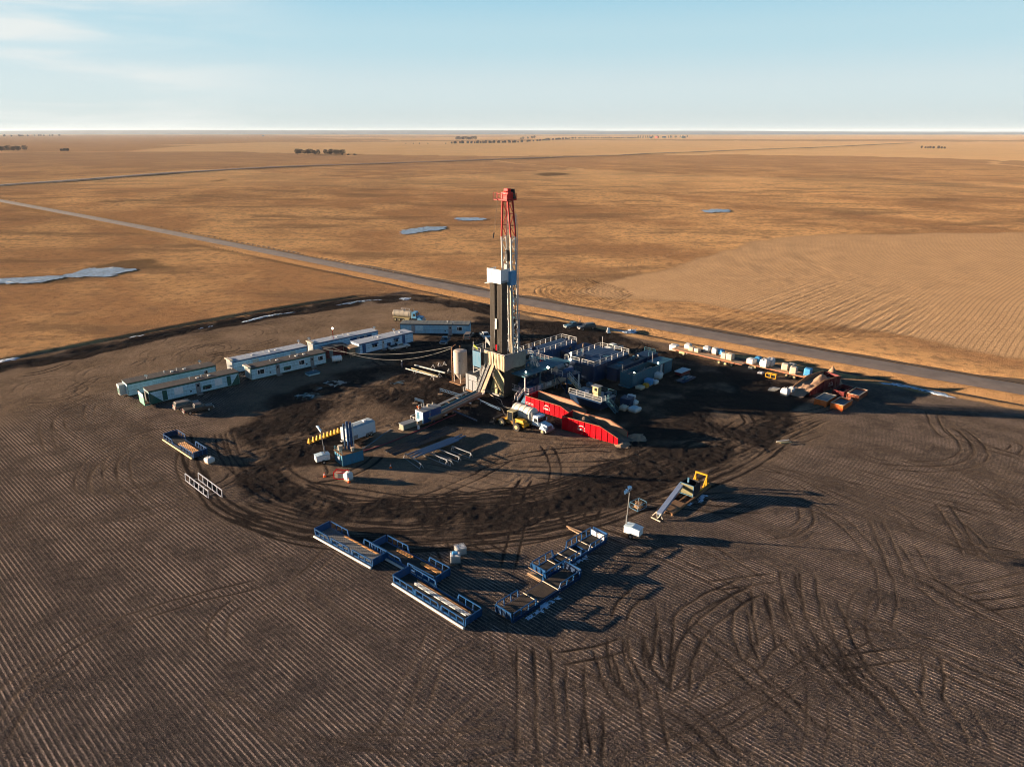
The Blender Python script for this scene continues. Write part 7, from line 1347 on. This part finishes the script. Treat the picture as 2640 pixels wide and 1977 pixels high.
# truss legs lying beside the catwalk
def truss(label, pa, pb, za, zb, foot=None, h_=.45):
    a, b = at(*pa, za), at(*pb, zb); t = thing('truss_beam', label, 'truss', Vector((a.x, a.y, 0)), 0); L_ = 0; mb = MB(); o = Vector((a.x, a.y, 0)); a = a - o; b = b - o; up = Vector((0, 0, h_)); mb.bar(a, b, .09).bar(a - up, b - up, .08); n = 14
    for k in range(n): p_, q_ = a.lerp(b, k / n), a.lerp(b, (k + 1) / n); mb.bar(p_ if k % 2 else p_ - up, q_ - up if k % 2 else q_, .06)
    mb.build('beam', CASING, t); MB().bar(a, (a.x, a.y, 0), .14).build('leg', GREY, t)
    if foot: MB().box(-.5, .5, -.4, .4, 0, .3).build('foot_block', WOOD, t)
truss('blue truss beam meeting the catwalk near the rig', (1134, 1001), (1192, 1018), 1.6, 1.3, True); truss('short blue truss beam behind the blue shack', (1069, 1025), (1092, 1032), 1.5, 1.3, True); truss('white truss beam lying right of the catwalk', (1238, 1031), (1290, 1053), .9, .9, False, .35); truss('white and blue beam on the ground below the catwalk', (1168, 1057), (1230, 1083), .6, .3, False, .2)
# pipe stack
pa, pb = at(1016, 1172, 1.0), at(1176, 1108, 1.0); d = pb - pa; ang = math.atan2(d.y, d.x); L = d.length; n = Vector((-math.sin(ang), math.cos(ang), 0))
k0 = None
for k in range(16):
    o = MB().cyl((0, 0, 0), (L, 0, 0), .085, n=8).build('drill_pipe', PIPE2) if k0 is None else k0.copy()
    if k0 is None: k0 = o
    else: COL.objects.link(o)
    o.location = pa + n * (k * .19 - .4) + Vector((random.uniform(-.2, .2), 0, 0)); o.location.z = 1.0; o.rotation_euler = (0, 0, ang); tag(o, 'dark drill pipe lying side by side in the wide layer of the pipe stack', 'drill pipe', 'dark drill pipes in the pipe stack')
pa2, pb2 = at(1056, 1174, 1.0), at(1170, 1130, 1.0); d = pb2 - pa2; ang2 = math.atan2(d.y, d.x); n2 = Vector((-math.sin(ang2), math.cos(ang2), 0)); k0 = None
for k in range(7):
    o = MB().cyl((0, 0, 0), (d.length, 0, 0), .13, n=10).build('casing_pipe', CASING) if k0 is None else k0.copy()
    if k0 is None: k0 = o
    else: COL.objects.link(o)
    o.location = pa2 + n2 * (k * .30 - 1.3) + (pb2 - pa2).normalized() * (1.1 * (k % 3)); o.location.z = 1.02; o.rotation_euler = (0, 0, ang2); tag(o, 'thicker bright blue grey pipe along the near edge of the pipe stack', 'pipe', 'blue grey casing pipes in the pipe stack')
for i, (a, b, lab) in enumerate([((1045, 1168), (1086, 1196), 'pipe rack trestle under the left end of the pipe stack'), ((1092, 1160), (1152, 1186), 'pipe rack trestle under the middle of the pipe stack'), ((1120, 1153), (1184, 1178), 'pipe rack trestle under the right part of the pipe stack'), ((1166, 1150), (1214, 1168), 'bare white pipe rack trestle furthest right of the pipe stack'), ((1136, 1178), (1164, 1188), 'bare white pipe rack trestle in front of the pipe stack')]):
    p, q = at(*a, .85), at(*b, .85); d = q - p; L_ = d.length; p.z = 0; t = thing('pipe_rack', lab, 'pipe rack', p, math.atan2(d.y, d.x)); MB().bar((0, 0, .85), (L_, 0, .85), .12).build('top_beam', PANEL, t)
    mb = MB().bar((0, -.3, .05), (L_, -.3, .05), .08)
    for x in (0, L_): mb.bar((x, -.4, 0), (x, 0, .85), .09).bar((x, .4, 0), (x, 0, .85), .09)
    mb.build('leg', PANEL, t)
# white beams on tripods, left of the silo
for i, (a, b, lab, w_) in enumerate([((1069, 941), (1147, 961), 'thick white beam laid on trestles left of the silo, upper one', .32), ((1061, 949), (1130, 970), 'white beam on trestles left of the silo, middle one', .2), ((1046, 950), (1128, 972), 'thin white pole on trestles left of the silo, lowest one', .15)]):
    p, q = at(*a, .7), at(*b, .7); d = q - p; tag(MB().box(0, d.length, -w_ / 2, w_ / 2, -.1, .12).build('beam', WHITE if i != 1 else CREAM, None, loc=p, rz=math.atan2(d.y, d.x)), lab, 'beam')
for px, py, lab in [(1146, 942, 'white trestle furthest right by the beams'), (1132, 944, 'small white trestle second from the right by the beams'), (1117, 949, 'small white trestle at the back left of the beams'), (1115, 978, 'white trestle under the near end of the beams'), (1133, 972, 'white trestle next to the near end of the beams'), (1157, 960, 'white trestle closest to the silo'), (1071, 962, 'small trestle under the far left end of the beams')]:
    t = thing('trestle', lab, 'trestle', at(px, py), random.uniform(0, 3)); s = .9; MB().bar((-.6 * s, -.35, 0), (0, 0, s), .07).bar((.6 * s, -.35, 0), (0, 0, s), .07).bar((0, .6, 0), (0, 0, s), .07).bar((-.5 * s, -.3, .14), (.5 * s, -.3, .14), .06).build('frame', WHITE, t); MB().box(-.15, .15, -.1, .1, s - .02, s + .05).build('saddle', GREY, t)
t = thing('warning_sign', 'white folding sign behind the mud tanks near the lease entrance', 'sign', at(1568, 858), .3); MB().add([(-.5, -.55, 0), (.5, -.55, 0), (.28, 0, 1.6), (-.28, 0, 1.6), (-.5, -.6, 0), (.5, -.6, 0), (.28, -.05, 1.6), (-.28, -.05, 1.6)], [(0, 1, 2, 3), (7, 6, 5, 4), (0, 4, 5, 1), (1, 5, 6, 2), (2, 6, 7, 3), (3, 7, 4, 0)]).build('panel', WHITE2, t); MB().bar((-.4, .5, 0), (-.2, 0, 1.6), .07).bar((.4, .5, 0), (.2, 0, 1.6), .07).build('leg', WHITE2, t)
# lines and hoses on the ground and overhead
def line(nm, label, pts, r, m, cat='hose'):
    P = [at(*p[:2], p[2] if len(p) > 2 else .06) for p in pts]; S = smooth_line(P, 7); tag(MB().tube(S, r, 6).build(nm, m, None), label, cat)
line('flow_line', 'dark red pipeline on the ground from the vertical pipe tank to the catwalk', [(925, 1166), (965, 1154), (1010, 1138), (1060, 1117), (1100, 1101), (1140, 1082), (1175, 1068)], .09, mat('red_hose', (.22, .02, .03), .6), 'pipeline')
line('flow_line', 'thin blue pipeline on the ground left of the dark red one', [(928, 1160), (955, 1144), (990, 1118), (1008, 1107)], .06, SKY, 'pipeline')
line('hose', 'black hose curling from the yellow side plate to the red bins', [(1256, 1012), (1275, 1024), (1292, 1042), (1315, 1050), (1345, 1050), (1356, 1060)], .10, BLACK)
line('hose', 'pale cable looping from the yellow side plate towards the trucks', [(1260, 1010), (1268, 1020), (1290, 1030), (1300, 1048), (1335, 1056)], .06, SACK)
line('hose', 'pale hose rising from the bins to the pump house stair', [(1322, 1036), (1334, 1024), (1345, 1012, .8), (1358, 1003, 1.6)], .06, SACK)
def cat(nm, label, a, b, sag, m=GREY):
    a, b = at(*a), at(*b); P = [a.lerp(b, k / 20) - Vector((0, 0, sag * 4 * (k / 20) * (1 - k / 20))) for k in range(21)]; tag(MB().tube(P, .035, 5).build(nm, m, None), label, 'cable')
PALE = mat('pale_cable', (.35, .33, .3), .6, dirt=0)
cat('overhead_cable', 'upper pale cable slung from the yard lamp to the silo', (832, 899, 3.2), (1166, 893, 7.6), 1.7, PALE); cat('overhead_cable', 'lower pale cable slung from the yard lamp to the silo', (860, 897, 3.4), (1166, 897, 7.0), 3.0, PALE)
# fence line beyond the road, power pole
pp = None
for k in range(40):
    f = k / 39; p = at(1340 + 20, 712).lerp(at(2060, 606), f) if k < 40 else None
    if pp is None: pp = tag(MB().box(-.07, .07, -.07, .07, 0, 1.3).build('fence_post', WOOD), 'thin wooden post of the field fence beyond the road', 'fence post', 'posts of the field fence beyond the road'); o = pp
    else: o = pp.copy(); COL.objects.link(o)
    p = at(1345, 765).lerp(at(1800, 640), f); o.location = (p.x, p.y, hz_at(p.x, p.y))

# ------------------------------------------------------------------ people
def person(label, px, py, rz, shirt=COVER, hat=WHITE2):
    t = thing('person', label, 'person', at(px, py), rz); bm = bmesh.new()
    J = {'pel': (0, 0, .95, .15), 'sp': (0, 0, 1.2, .14), 'ch': (0, .01, 1.42, .165), 'nk': (0, .01, 1.53, .06), 'hd': (0, .03, 1.68, .10), 'hd2': (0, .03, 1.76, .085), 'lh': (-.1, 0, .9, .10), 'lk': (-.12, .03, .5, .07), 'la': (-.12, -.02, .09, .05), 'lf': (-.13, .15, .05, .045), 'rh': (.1, 0, .9, .10), 'rk': (.12, .05, .5, .07), 'ra': (.13, .04, .09, .05), 'rf': (.14, .2, .05, .045),
         'ls': (-.2, .01, 1.43, .075), 'le': (-.27, -.02, 1.15, .055), 'lw': (-.28, .08, .92, .04), 'lha': (-.28, .12, .84, .035), 'rs': (.2, .01, 1.43, .075), 're': (.27, -.02, 1.15, .055), 'rw': (.27, .1, .93, .04), 'rha': (.27, .14, .85, .035)}
    E = [('pel', 'sp'), ('sp', 'ch'), ('ch', 'nk'), ('nk', 'hd'), ('hd', 'hd2'), ('pel', 'lh'), ('lh', 'lk'), ('lk', 'la'), ('la', 'lf'), ('pel', 'rh'), ('rh', 'rk'), ('rk', 'ra'), ('ra', 'rf'), ('ch', 'ls'), ('ls', 'le'), ('le', 'lw'), ('lw', 'lha'), ('ch', 'rs'), ('rs', 're'), ('re', 'rw'), ('rw', 'rha')]
    V = {k: bm.verts.new(v[:3]) for k, v in J.items()}; [bm.edges.new((V[a], V[b])) for a, b in E]; me = bpy.data.meshes.new('body'); bm.to_mesh(me); bm.free(); me.materials.append(shirt)
    o = bpy.data.objects.new('body', me); COL.objects.link(o); o.parent = t; sk = o.modifiers.new('skin', 'SKIN'); sk.use_smooth_shade = True
    for i, k in enumerate(J): r_ = J[k][3]; me.skin_vertices[0].data[i].radius = (r_, r_)
    me.skin_vertices[0].data[0].use_root = True; s = o.modifiers.new('sub', 'SUBSURF'); s.levels = 1; s.render_levels = 1
    MB().cyl((0, .035, 1.74), (0, .03, 1.88), .135, .07, 14).cyl((0, .05, 1.735), (0, .05, 1.75), .17, n=14).build('hard_hat', hat, t); MB().cyl((0, .09, 1.63), (0, .135, 1.66), .075, .05, 10).build('face', SKIN, t)
person('person in dark coveralls and a white hard hat walking left of the beams', 1037, 949, .8); person('person standing at the rear wheels of the cream tank truck', 1027, 826, 2.5, mat('grey_jacket', (.2, .2, .2), .8))
person('person in a dark jacket between the two parked vehicles behind the mud tanks', 1495, 838, 2.0, DARK, ORC)
